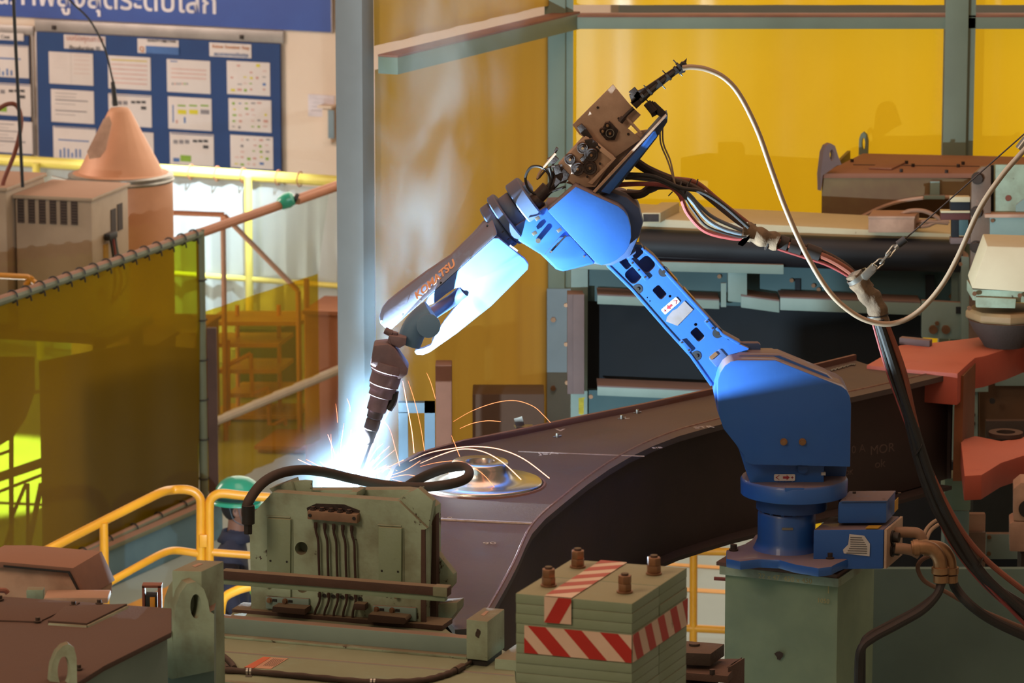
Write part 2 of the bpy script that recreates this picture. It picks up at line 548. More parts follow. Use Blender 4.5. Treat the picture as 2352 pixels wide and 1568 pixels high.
# rusty-brown low wall behind the welding cell, left of the corner post
YW0 = PY(861, 130, 24.0); YW0.z = 0
YW1 = PY(1283, 50, 26.3); YW1.z = 0
yd = (YW1 - YW0).normalized(); YWL = Frame(YW0, math.degrees(math.atan2(-yd.y, yd.x)))
yn = V((yd.y, -yd.x, 0))     # towards the cell
bm = bmesh.new(); obox(bm, YW0 + V((0, 0, 0)) - yn * .02, YW1 - YW0, -yn * .08, (0, 0, 1.62)); struct('baseboard_left', bm, mat('rust_brown_kick_plate', '#4e382c', .8, var='#6e4c38', vs=1.5, va=.9))

# ---- tall blue-grey column left of the yellow sheets
t = thing('steel_column', 'tall blue-grey square steel column left of the yellow curtain wall', 'column', (PY(817, 700, 24).x, 24.1, 0))
a = PY(776, 600, 24); a.z = 0
fr = Frame(a, 22.0)
p0, p1 = fr(774, 600), fr(835, 600)
cw = (p1 - p0).length
bm = bmesh.new(); obox(bm, (p0.x, p0.y, 0), fr.u * cw, fr.v * .17, (0, 0, 9)); obj('shaft', bm, mat('grey_column_paint', '#7d7c7a', .65, var='#6e6e6c', vs=1.2, va=.6, spot_='#5c5a58', ss=8, st=.74), t, bevel=.006)
bm = bmesh.new(); obox(bm, V((p0.x, p0.y, 0)) - fr.u * .06 - fr.v * .06, fr.u * (cw + .12), fr.v * .29, (0, 0, .02)); obj('base_plate', bm, GREYB, t)

# ---- yellow curtain walls of the cell: frame + translucent sheets
YF2 = film('hazed_yellow_sheet', (.75, .50, .06), (.60, .38, .06), .04, gloss=.03, trans=.6, streak=1, vs=1.3, body2=(.50, .27, .05))  # browner than the right sheets: haze and weaker backlight put into the colour
YF = film('yellow_sheet', (.75, .50, .03), (.78, .50, .015), .04, gloss=.03, trans=.62, streak=1, vs=1.3, body2=(.66, .37, .01))
t = thing('left_yellow_screen', 'tall haze-toned yellow plastic screen wall running from the blue-grey column to the corner post', 'screen', YW0 + (YW1 - YW0) / 2)
for z0, z1 in ((1.62, 4.28), (4.42, 6.5)):
    bm = bmesh.new(); sheet(bm, YW0 + V((0, 0, z1)), YW1 + V((0, 0, z1)), YW0 + V((0, 0, z0)), YW1 + V((0, 0, z0)), nx=40, nz=10, wave=.008, freq=5)
    obj('plastic_sheet', bm, YF2, t)
bm = bmesh.new(); obox(bm, YW0 + yn * .02 + V((0, 0, 4.26)), YW1 - YW0, yn * .13, (0, 0, .10)); obj('cross_beam', bm, GREYG, t, bevel=.004)
bm = bmesh.new(); obox(bm, YW0 + yn * .02 + V((0, 0, 4.36)), YW1 - YW0, yn * .13, (0, 0, .012)); obj('dusty_top', bm, mat('rust_dusty_beam_top', '#8a5c4a', .9), t)

YR0, YR1 = PY(1316, 50, 26.3), PY(2620, 50, 26.3)
t = thing('right_yellow_screen', 'wide bright yellow plastic screen wall behind the robot on the right', 'screen', (YR0.x, 26.35, 0))
for x0, x1 in ((1316, 2168), (2240, 2620)):
    for z0, z1 in ((0.95, 4.28), (4.40, 6.5)):
        a, b = PY(x0, 50, 26.36), PY(x1, 50, 26.36)
        bm = bmesh.new(); sheet(bm, (a.x, 26.36, z1), (b.x, 26.36, z1), (a.x, 26.36, z0), (b.x, 26.36, z0), nx=40, nz=8, wave=.006, freq=4)
        obj('plastic_sheet', bm, YF, t)
bm = bmesh.new(); obox(bm, (YR0.x, 26.2, 4.265), (YR1.x - YR0.x, 0, 0), (0, .13, 0), (0, 0, .075)); obj('cross_beam', bm, GREYG, t, bevel=.004)
bm = bmesh.new(); obox(bm, (YR0.x, 26.2, 4.34), (YR1.x - YR0.x, 0, 0), (0, .15, 0), (0, 0, .012)); obj('dusty_top', bm, MATS['rust_dusty_beam_top'], t)
for (x0, x1, lab, gus) in ((1250, 1298, 'grey-green corner post where the two yellow screens meet', 1), (2168, 2221, 'grey-green upright post dividing the bright yellow screen, at the far right', 0)):
    a, b = PY(x0, 200, 26.15), PY(x1, 200, 26.15)
    t = thing('corner_post' if gus else 'screen_post', lab, 'post', ((a.x + b.x) / 2, 26.2, 0))
    bm = bmesh.new(); obox(bm, (a.x, 26.15, 0), (b.x - a.x, 0, 0), (.03, .2, 0), (0, 0, 7)); obj('shaft', bm, GREYG, t, bevel=.003)
    bm = bmesh.new(); obox(bm, (b.x + .002, 26.2, 0), (.05, 0, 0), (0, .12, 0), (0, 0, 7)); obj('web', bm, GREYG, t)
    if gus:
        bm = bmesh.new(); obox(bm, (a.x - .03, 26.13, 1.35), (b.x - a.x + .10, 0, 0), (0, .012, 0), (0, 0, 1.25)); obj('splice_plate', bm, GREYB, t)
        for z in (1.5, 1.95, 2.4):
            bm = bmesh.new(); bolt(bm, (a.x + .06, 26.13, z), (0, -1, 0), .018, .02); obj('bolt', bm, NUT, t)

# ---- blue banner and notice boards on the wall
wn = -WLL.v
def wq(x, y, off): return WLL(x, y, -off)
def wslab(bm, x0, y0, x1, y1, off, th):
    """upright rectangle on the wall from two pixel corners (left top, right bottom)"""
    a = wq(x0, y0, off); b = wq(x1, y1, off)
    L = (V((b.x, b.y, 0)) - V((a.x, a.y, 0))).length
    obox(bm, (a.x, a.y, b.z), WLL.u * L, (0, 0, a.z - b.z), WLL.v * -th)
t = thing('banner', 'long blue banner with white lettering high on the cream wall', 'banner', wq(380, 40, .05))
bm = bmesh.new(); wslab(bm, -500, -160, 762, 74, .04, .012); obj('panel', bm, SBLUE, t)
bm = bmesh.new(); wslab(bm, -500, -164, 766, -160, .03, .03); wslab(bm, 762, -160, 766, 76, .03, .03); obj('frame', bm, ALU, t)
a = wq(-66, 24, .055)
text('lettering', 'คุณภาพสูงสุดระดับโลก', a, WLL.u, ZH, (wq(496, 30, .055) - a).length, WPRINT, t, depth=.003, bold=.012)

def board(x0, y0, x1, y1, lab):
    t = thing('notice_board', lab, 'notice board', wq((x0 + x1) / 2, y1, .05), 'dark blue notice boards')
    bm = bmesh.new(); wslab(bm, x0, y0, x1, y1, .03, .02); obj('panel', bm, BBLUE, t)
    bm = bmesh.new()
    wslab(bm, x0 - 4, y0 - 2, x1 + 4, y0, .02, .02); wslab(bm, x0 - 4, y1, x1 + 4, y1 + 2, .02, .02)
    wslab(bm, x0 - 4, y0, x0, y1, .02, .02); wslab(bm, x1, y0, x1 + 4, y1, .02, .02)
    obj('frame', bm, ALU, t, bevel=.003)
    return t
b1 = board(86, 72, 648, 402, 'large dark blue notice board with four columns of pinned papers, under the blue banner')
b2 = board(-360, 60, 74, 370, 'dark blue notice board cut off by the left edge of the photo')
prn = [mat('print_' + n, c, .8) for n, c in (('blue', '#4f70a8'), ('yellow', '#d8c83a'), ('red', '#c98f84'), ('green', '#88a83c'), ('grey', '#8c8488'), ('pink', '#d8b4ac'))]
def page(x0, y0, x1, y1, kind, lab, cat='paper', name='pinned_paper'):
    """one sheet with printed marks, kind picks the layout"""
    c = wq((x0 + x1) / 2, y1, .06)
    t = thing(name, lab, cat, c, 'papers on the notice boards')
    bm = bmesh.new(); wslab(bm, x0, y0, x1, y1 , .052, .004); obj('sheet', bm, PAPER, t, bevel=.003)
    rnd = random.Random(int(x0 * 7 + y0)); w, h = x1 - x0, y1 - y0
    def mk(fx, fy, fw, fh, m, nm='printed_mark'):
        bm = bmesh.new(); wslab(bm, x0 + fx * w, y0 + fy * h, x0 + (fx + fw) * w, y0 + (fy + fh) * h, .057, .002)
        obj(nm, bm, m, t)
    if kind == 'lines':
        for k in range(7): mk(.1, .12 + k * .1, .25 + rnd.random() * .5, .02, prn[4], 'text_line')
    elif kind == 'table':
        for k in range(6): mk(.07, .14 + k * .13, .84, .012, prn[5], 'table_rule')
        mk(.07, .13, .84, .03, prn[1], 'table_rule')
    elif kind == 'two':
        mk(.49, .02, .015, .94, prn[4], 'divider')
        for k in range(5): mk(.1, .1 + k * .09, .3, .02, prn[4], 'text_line'); mk(.56, .12 + k * .13, .35, .012, prn[5], 'text_line')
    elif kind == 'bars':
        mk(.03, .04, .94, .05, BBLUE, 'heading')
        mk(.12, .38, .7, .09, prn[0], 'chart_bar')
        for k in range(6): hh = .1 + .2 * rnd.random(); mk(.15 + k * .09, .92 - hh, .04, hh, prn[0], 'chart_bar')
    elif kind == 'chart':
        for k in range(3): mk(.22 + k * .26, .24, .18, .06, prn[3], 'heading'); mk(.22 + k * .26, .38, .2, .14, prn[1] if k < 2 else prn[4], 'chart_bar')
        mk(.1, .25, .03, .5, prn[0], 'chart_bar'); mk(.36, .6, .04, .17, prn[0], 'chart_bar'); mk(.18, .68, .04, .1, prn[2], 'chart_bar')
    elif kind == 'photos':
        mk(.03, .05, .94, .05, BBLUE, 'heading')
        for k in range(3): mk(.08 + k * .13, .22, .1, .12, prn[4], 'picture'); mk(.52 + k * .12, .22, .1, .08, DPRINT, 'picture')
        mk(.08, .74, .14, .12, prn[0], 'picture'); mk(.24, .66, .24, .2, prn[3], 'picture'); mk(.75, .38, .12, .1, DPRINT, 'picture')
    elif kind == 'dots':
        for j in range(5):
            for k in range(6):
                if rnd.random() < .75: mk(.08 + k * .145 + rnd.random() * .03, .1 + j * .17 + rnd.random() * .04, .05 + .05 * rnd.random(), .03 + .05 * rnd.random(), rnd.choice(prn), 'printed_mark')
    elif kind == 'plan':
        mk(.08, .05, .16, .04, prn[0], 'heading')
        for k in range(3): mk(.1, .3 + .12 * k, .8, .01, prn[5], 'table_rule')
        for k in range(7): mk(.12 + k * .055, .68, .03, .06, rnd.choice([prn[2], prn[4], prn[3]]), 'chart_bar')
    return t
ordn = ('left', 'second', 'third', 'right')
rows = (((112, 118, 215, 197, 'two'), (248, 127, 347, 208, 'table'), (383, 135, 484, 216, 'plan'), (521, 139, 621, 221, 'dots')),
        ((117, 204, 217, 285, 'lines'), (249, 214, 349, 293, 'photos'), (386, 221, 487, 301, 'chart'), (525, 225, 624, 305, 'dots')),
        ((122, 289, 222, 368, 'bars'), (256, 299, 354, 378, 'lines'), (390, 303, 492, 383, 'photos'), (529, 309, 628, 390, 'dots')))
desc = {'two': 'white page split down the middle', 'table': 'white page with a yellow-topped table', 'plan': 'white page with thin red lines', 'dots': 'white page scattered with coloured marks',
        'lines': 'plain white page of faint grey text', 'photos': 'page of small dark pictures', 'chart': 'white page with green headings over yellow charts', 'bars': 'white page with a dark heading and small blue bars'}
for r_, row in zip(('top', 'middle', 'bottom'), rows):
    for c_, (x0, y0, x1, y1, k) in zip(ordn, row):
        page(x0, y0, x1, y1, k, '%s, %s row, %s column, large board' % (desc[k], r_, c_))
for r_, (x0, y0, x1, y1, k) in zip(('top', 'middle', 'bottom'), ((-40, 100, 67, 180, 'bars'), (-36, 188, 72, 268, 'photos'), (-32, 274, 76, 354, 'lines'))):
    page(x0, y0, x1, y1, k, 'white page in the %s row of the board at the left edge' % r_)
def card(x0, y0, x1, y1, lines, lab, strip=False):
    t = thing('title_card', lab, 'sign', wq((x0 + x1) / 2, y1, .06))
    bm = bmesh.new(); wslab(bm, x0, y0, x1, y1, .052, .006); obj('sheet', bm, PAPER, t, bevel=.004)
    if strip:
        bm = bmesh.new(); wslab(bm, x0 + 19, y0 + 17, x1, y1, .06, .002); obj('blue_band', bm, prn[0], t)
        o_ = wq(x0 + 4, y1 - 6, .063); text('lettering', 'Q', o_, WLL.u, ZH, (wq(x0 + 15, y1 - 6, .063) - o_).length, ORPRINT, t, bold=.02)
    for k, (s, xa, xb, y, m_, hh) in enumerate(lines):
        o_ = wq(xa, y, .063); text('lettering', s, o_, WLL.u, ZH, (wq(xb, y, .063) - o_).length, m_, t)
card(147, 79, 243, 116, [('บอร์ดคุณภาพ', 153, 238, 97, prn[2], 0), ('Production FL', 160, 232, 114, DPRINT, 0)], 'white title card reading Production above the left pages')
card(316, 88, 411, 126, [('QUALITY OBJECTIVES', 338, 404, 97, DPRINT, 0)], 'white and blue title card with an orange letter Q', True)
card(481, 97, 578, 134, [('Kaizen Sustainer Step', 488, 572, 112, ORPRINT, 0), ('แนวทางการปรับปรุง', 492, 570, 130, prn[0], 0)], 'white title card with two faint lines above the right pages')
card(-40, 72, 55, 94, [('Cost', 2, 22, 88, DPRINT, 0)], 'white title card at the top of the board at the left edge')
for x, y, w_ in ((129, 62, 'left'), (560, 84, 'right')):
    bm = bmesh.new(); wslab(bm, x - 4, y - 5, x + 4, y + 5, .0, .06); tag(obj('board_hook', bm, SOOT, bevel=.004), 'small dark hook holding up the large board, %s one' % w_, 'hook')
t = thing('wall_notice', 'white paper stuck on the cream wall beside the steel column', 'paper', wq(737, 270, .03))
bm = bmesh.new(); wslab(bm, 708, 216, 769, 270, .0, .006); obj('sheet', bm, mat('pale_lilac_paper', '#dccfd4', .8), t)
for k in range(4):
    bm = bmesh.new(); wslab(bm, 716, 226 + 9 * k, 752 - 4 * k, 228 + 9 * k, .0, .009); obj('text_line', bm, prn[4], t)
t = thing('wall_switch_box', 'small pale box fixed on the wall next to the steel column', 'box', wq(760, 326, .05))
bm = bmesh.new(); wslab(bm, 750, 246, 771, 326, .0, .10); obj('body', bm, CREAM, t, bevel=.01)
bm = bmesh.new(); wslab(bm, 754, 252, 769, 318, .1, .012); obj('door', bm, GREYB, t, bevel=.004)
bm = bmesh.new(); wslab(bm, 743, 238, 776, 246, .0, .14); obj('hood', bm, CREAM, t, bevel=.004)

# ---- yellow framed plastic partition in front of that wall
PF = Frame((-4.67 + .5, 37.0, 0), 22.6)
CLR = film('frosted_plastic', (.80, .92, .95), (.66, .74, .76), .28, gloss=.10, trans=.5, vs=1.5, body2=(.50, .58, .62))
zt = PF(400, 392).z; L0 = PF(-300, 350); L1 = PF(800, 412)
t = thing('plastic_partition', 'pale yellow pipe frame hung with frosted plastic in front of the cream wall', 'partition', (PF(300, 400).x, PF(300, 400).y, 0))
a = V((L0.x, L0.y, 0)); W_ = PF.u * (L1 - L0).length
bm = bmesh.new(); sheet(bm, a + V((0, 0, zt - .06)), a + W_ + V((0, 0, zt - .06)), a + V((0, 0, .1)), a + W_ + V((0, 0, .1)), nx=90, nz=6, wave=.03, freq=14); obj('plastic_sheet', bm, CLR, t)
bm = bmesh.new(); tube(bm, [a + V((0, 0, zt)), a + W_ + V((0, 0, zt))], .05, smooth=False); obj('top_rail', bm, YELB, t)
for x in (-250, 93, 578):
    p = PF(x, 440); bm = bmesh.new(); cyl(bm, V((p.x, p.y, 0)) - PF.v * .07, V((p.x, p.y, zt)) - PF.v * .07, .035, seg=12); obj('post', bm, YELB, t)
bm = bmesh.new(); zz = PF(600, 640).z; tube(bm, [a + V((0, 0, zz)) - PF.v * .06, a + W_ + V((0, 0, zz)) - PF.v * .06], .025, smooth=False); obj('mid_rail', bm, YELB, t)
for x in (440, 500, 560, 640, 690):
    p = PF(x, 400); bm = bmesh.new(); tube(bm, ring(V((p.x, p.y, zt)) - PF.v * .01, PF.v, ZH, .065, 10), .006, seg=5); obj('tie', bm, RAILO, t)

# ---- black pole, drooping wires, hose at the left edge
bm = bmesh.new(); cyl(bm, PY(28, -60, 30), PY(52, 430, 30), .013); tag(obj('support_rod', bm, BLACK), 'thin black rod hanging at the left edge in front of the boards', 'rod')
bm = bmesh.new(); tube(bm, [PY(x, y, 32) for x, y in ((130, -50), (160, 0), (205, 45), (240, 110), (258, 180), (265, 205))], .008); 
t = thing('drum_wire', 'thin dark wire arching down into the tip of the peach drum cone', 'wire', PY(265, 245, 32))
obj('wire', bm, BLACK, t)
bm = bmesh.new(); cyl(bm, PY(259, 188, 32), PY(265, 243, 32), .016, .022); obj('guide', bm, BLACK, t)
bm = bmesh.new(); tube(bm, [PY(x, y, 30.3) for x, y in ((-40, 290), (0, 248), (28, 238), (44, 252), (48, 290), (34, 350), (12, 405), (6, 425))], .017); tag(obj('cabinet_hose', bm, ORH), 'brown hose looping up from the small cabinet at the left edge', 'hose')

# ---- wire drum with conical hood
t = thing('wire_drum', 'large peach drum with a shiny rim and a tall conical hood', 'drum', V((PY(277, 500, 32).x, 32, 0)))
c = PY(277, 405, 32); s_ = 1 / (9500 / 32.9)
zr = c.z; c0 = V((c.x, 32, 0))
bm = bmesh.new(); lathe(bm, c0, ZH, [(118 * s_, zr - 2.0), (118 * s_, zr - .03)], 48); obj('barrel', bm, COPP, t)
bm = bmesh.new(); lathe(bm, c0, ZH, [(112 * s_, zr - .02), (109 * s_, zr + .03), (96 * s_, zr + .04), (26 * s_, PY(277, 256, 32).z), (20 * s_, PY(277, 248, 32).z), (2 * s_, PY(277, 246, 32).z)], 18); obj('hood', bm, COPP, t, ang=50)
bm = bmesh.new(); lathe(bm, c0, ZH, [(119 * s_, zr - .035), (121 * s_, zr - .02), (119 * s_, zr - .005)], 48); lathe(bm, c0, ZH, [(112 * s_, zr - .01), (119 * s_, zr), (119 * s_, zr + .02), (112 * s_, zr + .03)], 48); obj('rim_clamp', bm, STEEL, t)
bm = bmesh.new(); prism(bm, [PY(x, y, 31.77 + (y - 290) * -.0012) for x, y in ((238, 275), (252, 268), (257, 285), (243, 345), (230, 362), (205, 366), (200, 350))], (0, -.015, .01)); obj('window_cover', bm, PEACH, t, bevel=.004)
bm = bmesh.new(); tube(bm, [PY(120, 405, 31.72), PY(150, 412, 31.66), PY(190, 418, 31.6)], .008); obj('clamp_lever', bm, STEEL, t)

# ---- welding power cabinets on a steel stand behind the curtain
def cabinet(x0, y0, x1, y1, xr, Y, lab, full=True):
    fr = Frame(PY(x0, y0, Y), 16)
    a, b = fr(x0, y0), fr(x1, y1)
    a = V((a.x, a.y, a.z)); w_ = V((b.x - a.x, b.y - a.y, 0)).length; H_ = 1.0; d = .75
    t = thing('power_cabinet', lab, 'cabinet', (a + fr.u * w_ / 2 + fr.v * d / 2) - V((0, 0, H_)), 'welding power cabinets')
    bm = bmesh.new(); obox(bm, a - V((0, 0, H_)), fr.u * w_, fr.v * d, (0, 0, H_)); obj('body', bm, WELD, t, bevel=.02)
    bm = bmesh.new(); obox(bm, a - fr.u * .015 - fr.v * .015, fr.u * (w_ + .03), fr.v * (d + .03), (0, 0, .03)); obj('lid', bm, WELD, t, bevel=.01)
    if full:
        for k in range(6):
            xa = 40 + k * 24.6
            p = fr(xa, 452 + k * 1.2, -.004); q = fr(xa + 20, 512 + k, -.004)
            bm = bmesh.new(); obox(bm, (p.x, p.y, q.z), fr.u * .052, (0, 0, p.z - q.z), fr.v * -.004); o = obj('vent', bm, VENT, t)
            bm = bmesh.new()
            for j in range(9): obox(bm, V((p.x, p.y, q.z + (p.z - q.z) * (j + .25) / 9)) - fr.v * .004, fr.u * .052, (0, 0, .006), fr.v * -.006)
            l_ = obj('louvre_slats', bm, mat('dark_slat', '#5c483c', .7), o); l_['kind'] = 'stuff'
        # right side panel with connectors
        e = a + fr.u * w_
        for (fy, z0, z1) in ((.50, .12, .30), (.68, .10, .30)):
            bm = bmesh.new(); obox(bm, e + fr.v * (fy * d) - V((0, 0, z1)), fr.v * .10, (0, 0, z1 - z0), fr.u * .006); obj('side_vent', bm, VENT, t)
        bm = bmesh.new(); cbox(bm, e + fr.v * .30 - V((0, 0, .3)) + fr.u * .03, .05, .16, .05, 16); obj('terminal_block', bm, BLACK, t, bevel=.01)
        bm = bmesh.new(); obox(bm, e + fr.v * .22 - V((0, 0, .52)), fr.v * .09, (0, 0, .16), fr.u * .006); obj('warning_label', bm, LABY, t)
        for k in range(3):
            bm = bmesh.new(); q = e + fr.v * (.26 + .05 * k) - V((0, 0, .3)) + fr.u * .04
            tube(bm, [q, q + V((.02, 0, -.15)), q + V((.03 + .03 * k, 0, -.35)), e + fr.v * .28 - V((0, 0, .82)) + fr.u * .03], .010); obj('cable', bm, [BLACK, REDH, GREYH][k], t)
        for z in (.55, .7):
            bm = bmesh.new(); cyl(bm, e + fr.v * .14 - V((0, 0, z)), e + fr.v * .14 - V((0, 0, z)) + fr.u * .02, .035); obj('socket', bm, BLACK, t)
    return t, a, fr, w_, d, H_
tc_, ca, cf, cw_, cd_, ch_ = cabinet(34, 455, 210, 470, 0, 30.3, 'grey-beige power cabinet with six louvred vents and black cables on its side')
cabinet(-190, 430, 14, 445, 0, 30.4, 'cabinet cut off by the left edge, left of the vented cabinet', False)
p = ca - V((0, 0, ch_))
t = thing('cabinet_stand', 'brown steel stand carrying the power cabinets behind the amber curtain', 'stand', (p.x, p.y, 0))
bm = bmesh.new(); obox(bm, V((p.x, p.y, p.z - .06)) - cf.u * 1.3 - cf.v * .05, cf.u * 2.05, cf.v * .9, (0, 0, .055)); obj('top_plate', bm, DKBROWN, t)
for su, sv in ((-1.2, 0), (.65, 0), (-1.2, .75), (.65, .75)):
    q = V((p.x, p.y, 0)) + cf.u * su + cf.v * sv; bm = bmesh.new(); cbox(bm, q + V((0, 0, (p.z - .06) / 2)), .08, .08, p.z - .06, 16); obj('leg', bm, DKBROWN, t)
bm = bmesh.new(); tube(bm, [PY(-60, 630, 29.6), PY(64, 636, 29.6), PY(95, 660, 29.6)], .022, smooth=False); cyl(bm, PY(75, 636, 29.6), PY(58, 655, 29.6), .02)
tag(obj('bent_yellow_pipe', bm, YEL), 'short bent yellow pipe crossing in front of the left cabinet', 'pipe')

# ================================================================== AMBER CURTAIN FENCE
AMB = film('amber_curtain', (.30, .42, .022), (.36, .19, .003), .42, gloss=.04, trans=.45, vs=.9, body2=(.20, .11, .002), rough=.18)
AMB2 = film('light_amber_curtain', (.82, .60, .04), (.42, .26, .02), .66, gloss=.06, trans=.5, vs=1.5)
CLR2 = film('clear_curtain', (.90, .95, .92), (.5, .55, .5), .80, gloss=.07, trans=.5, vs=2.)
FP = PY(460, 1000, 30.0); FD = V((.414, .91, 0)).normalized()
fn = V((FD.y, -FD.x, 0))
class Line(Frame):
    def __init__(s, o, d):
        s.o = V(o); s.u = V(d).normalized(); s.v = V((-s.u.y, s.u.x, 0)); s.n = -s.v
FN = Line(FP, FD)
pl, pm, pr_ = FN(-180, 751), FN(460, 535), FN(778, 424)
t = thing('amber_curtain_bay', 'dark amber welding curtain tied to a grey-green pipe frame on the left', 'curtain', (FN(200, 900).x, FN(200, 900).y, 0))
bl, bm_ = FN(-180, 1435), FN(455, 1140)
bm = bmesh.new(); sheet(bm, pl - V((0, 0, .03)), pm - V((0, 0, .03)), bl, bm_, nx=110, nz=14, wave=.014, freq=2.6, ph=.5); obj('amber_sheet', bm, AMB, t)
bm = bmesh.new(); tube(bm, [pl, pm], .034, seg=10, smooth=False); obj('top_rail', bm, RAILG, t)
bm = bmesh.new(); cyl(bm, V((pm.x, pm.y, 0)), pm + V((0, 0, .03)), .032, seg=12); obj('post', bm, RAILG, t)
bm = bmesh.new(); tube(bm, [bl + fn * .03, bm_ + fn * .03], .026, smooth=False); obj('bottom_rail', bm, RAILG, t)
for k in range(15):
    f = .30 + k * .048
    c = pl.lerp(pm, f); bm = bmesh.new(); tube(bm, ring(c, fn, ZH, .042, 10) + [c + fn * .042 + V((0, 0, -.06))], .006, seg=5); obj('tie', bm, BLACK, t)
    if k % 2:
        c = bl.lerp(bm_, f) + fn * .03; bm = bmesh.new(); tube(bm, ring(c, fn, ZH, .036, 10), .006, seg=5); obj('tie', bm, BLACK, t)
for k in range(7):
    c = V((pm.x, pm.y, pm.z - .35 - .3 * k)); bm = bmesh.new(); tube(bm, ring(c, XH, YH, .04, 10), .006, seg=5); obj('tie', bm, BLACK, t)

t = thing('clear_curtain_bay', 'clear plastic curtain with an amber lower half, hung from a dusty orange pipe', 'curtain', (FN(620, 800).x, FN(620, 800).y, 0))
m0, m1 = FN(468, 716), FN(778, 612)
b0, b1 = FN(468, 1135), FN(778, 985)
bm = bmesh.new(); sheet(bm, FN(466, 545), FN(755, 446), m0, FN(730, 628), nx=50, nz=8, wave=.012, freq=5); obj('clear_sheet', bm, CLR2, t)
bm = bmesh.new(); sheet(bm, m0, FN(730, 628), b0, FN(735, 1008), nx=50, nz=8, wave=.012, freq=5); obj('amber_sheet', bm, AMB2, t)
bm = bmesh.new(); tube(bm, [pm, pr_], .036, smooth=False); obj('top_rail', bm, RAILO, t)
bm = bmesh.new(); tube(bm, [FN(492, 968), FN(780, 848)], .036, smooth=False); obj('mid_rail', bm, RAILP, t)
q = FN(483, 760); bm = bmesh.new(); obox(bm, (q.x - .02, q.y - .1, 0), (.07, 0, 0), (0, .05, 0), (0, 0, q.z + .04)); obj('post', bm, mat('dusty_dark_post', '#5a4038', .8), t)
q = FN(497, 760); bm = bmesh.new(); cyl(bm, (q.x - .02, q.y - .1, 0), (q.x - .02, q.y - .1, FN(485, 735).z - .1), .02, seg=10); obj('stay', bm, RAILP, t)
# kerb wall beneath the curtains
t = thing('kerb_wall', 'low blue-grey kerb wall under the amber curtain', 'wall', (FN(300, 1250).x, FN(300, 1250).y, 0))
e0, e1 = V((bl.x, bl.y, 0)), FN(485, 1200); e1.z = 0
zk = bm_.z - .06
bm = bmesh.new(); obox(bm, e0 + fn * .10 - V((0, 0, 0)), e1 - e0, -fn * .2, (0, 0, zk)); obj('panel', bm, CURB, t, bevel=.01)
bm = bmesh.new(); obox(bm, e0 + fn * .13 + V((0, 0, zk)), e1 - e0, -fn * .22, (0, 0, .035)); obj('cap', bm, RAILG, t, bevel=.006)

# added dark panel masking lit floor, and silhouetted frames in the sunlit aisle behind the amber curtain
FN2 = Line(FP - fn * .3, FD); a, b = FN2(98, 900), FN2(452, 900); sv_ = V((0, 0, 0))
t = thing('added_dark_panel', 'added dark brown panel hiding lit floor behind the amber curtain', 'screen', ((a.x + b.x) / 2, (a.y + b.y) / 2, 0))
bm = bmesh.new(); prism(bm, [V((a.x, a.y, 0)), V((b.x, b.y, 0)), FN2(452, 800), FN2(300, 790), FN2(98, 830)], -fn * .03); obj('panel', bm, mat('dark_brown_mask', '#3c2c20', .8), t)
bm = bmesh.new(); obox(bm, V((a.x - .02, a.y, 0)) + sv_, (.03, 0, 0), (0, .06, 0), (0, 0, FN2(98, 845).z)); obj('edge_post', bm, DKBROWN, t)
t = thing('aisle_frame', 'dark pipe frame silhouetted against the sunlit aisle behind the amber curtain', 'frame', (PY(40, 1200, 29.4).x, 29.4, 0))
for x0, y0, x1, y1, r in ((26, 860, 26, 1310, .018), (-30, 920, 95, 898, .014), (-30, 1105, 97, 1062, .035), (-30, 1140, 97, 1090, .012), (26, 1190, 60, 1110, .014), (30, 1190, -10, 1330, .014), (64, 1110, 64, 1310, .014), (64, 1260, 95, 1110, .020), (22, 1035, -20, 1050, .012)):
    bm = bmesh.new(); cyl(bm, PY(x0, y0, 29.4), PY(x1, y1, 29.4), r, seg=8); obj('pipe', bm, BLACK, t)
bm = bmesh.new(); prism(bm, [PY(x, y, 29.45) for x, y in ((-30, 820), (78, 820), (80, 900), (60, 960), (30, 1005), (-30, 1040))], (0, .03, 0)); obj('drape', bm, DKBROWN, t)

# ---- brown pipe frame and yellow stair tower beyond the clear curtain
def pipes(name, segs, r, m, parent):
    for s in segs:
        bm = bmesh.new(); cyl(bm, s[0], s[1], r, seg=8); obj(name, bm, m, parent)
Yb = 33.5
t = thing('brown_pipe_frame', 'brown pipe frame with a sloping brace seen through the clear curtain', 'frame', V((PY(515, 600, Yb).x, Yb, 0)))
pipes('pipe', [(PY(378, 488, Yb), PY(515, 493, Yb)), (PY(380, 488, Yb), PY(383, 700, Yb)), (PY(512, 493, Yb), PY(520, 1060, Yb)), (PY(515, 495, Yb - .03), PY(685, 668, Yb - .03)), (PY(685, 668, Yb), PY(690, 1060, Yb)), (PY(704, 640, Yb - 1), PY(708, 1080, Yb - 1))], .022, RAILO, t)
Ys = 34.2
t = thing('yellow_stair_tower', 'yellow steel steps with handrails seen through the amber plastic', 'stairs', V((PY(600, 900, Ys).x, Ys, 0)))
for (x0, y0, x1, y1) in ((470, 790, 640, 800), (500, 850, 640, 858), (520, 905, 660, 915), (480, 955, 680, 962), (530, 1015, 700, 1024), (470, 740, 690, 750), (480, 1065, 690, 1075)):
    a, b = PY(x0, y0, Ys), PY(x1, y1, Ys)
    bm = bmesh.new(); obox(bm, (a.x, Ys, a.z - .03), (b.x - a.x, 0, 0), (.1, .5, 0), (0, 0, .035)); obj('tread', bm, YELD, t)
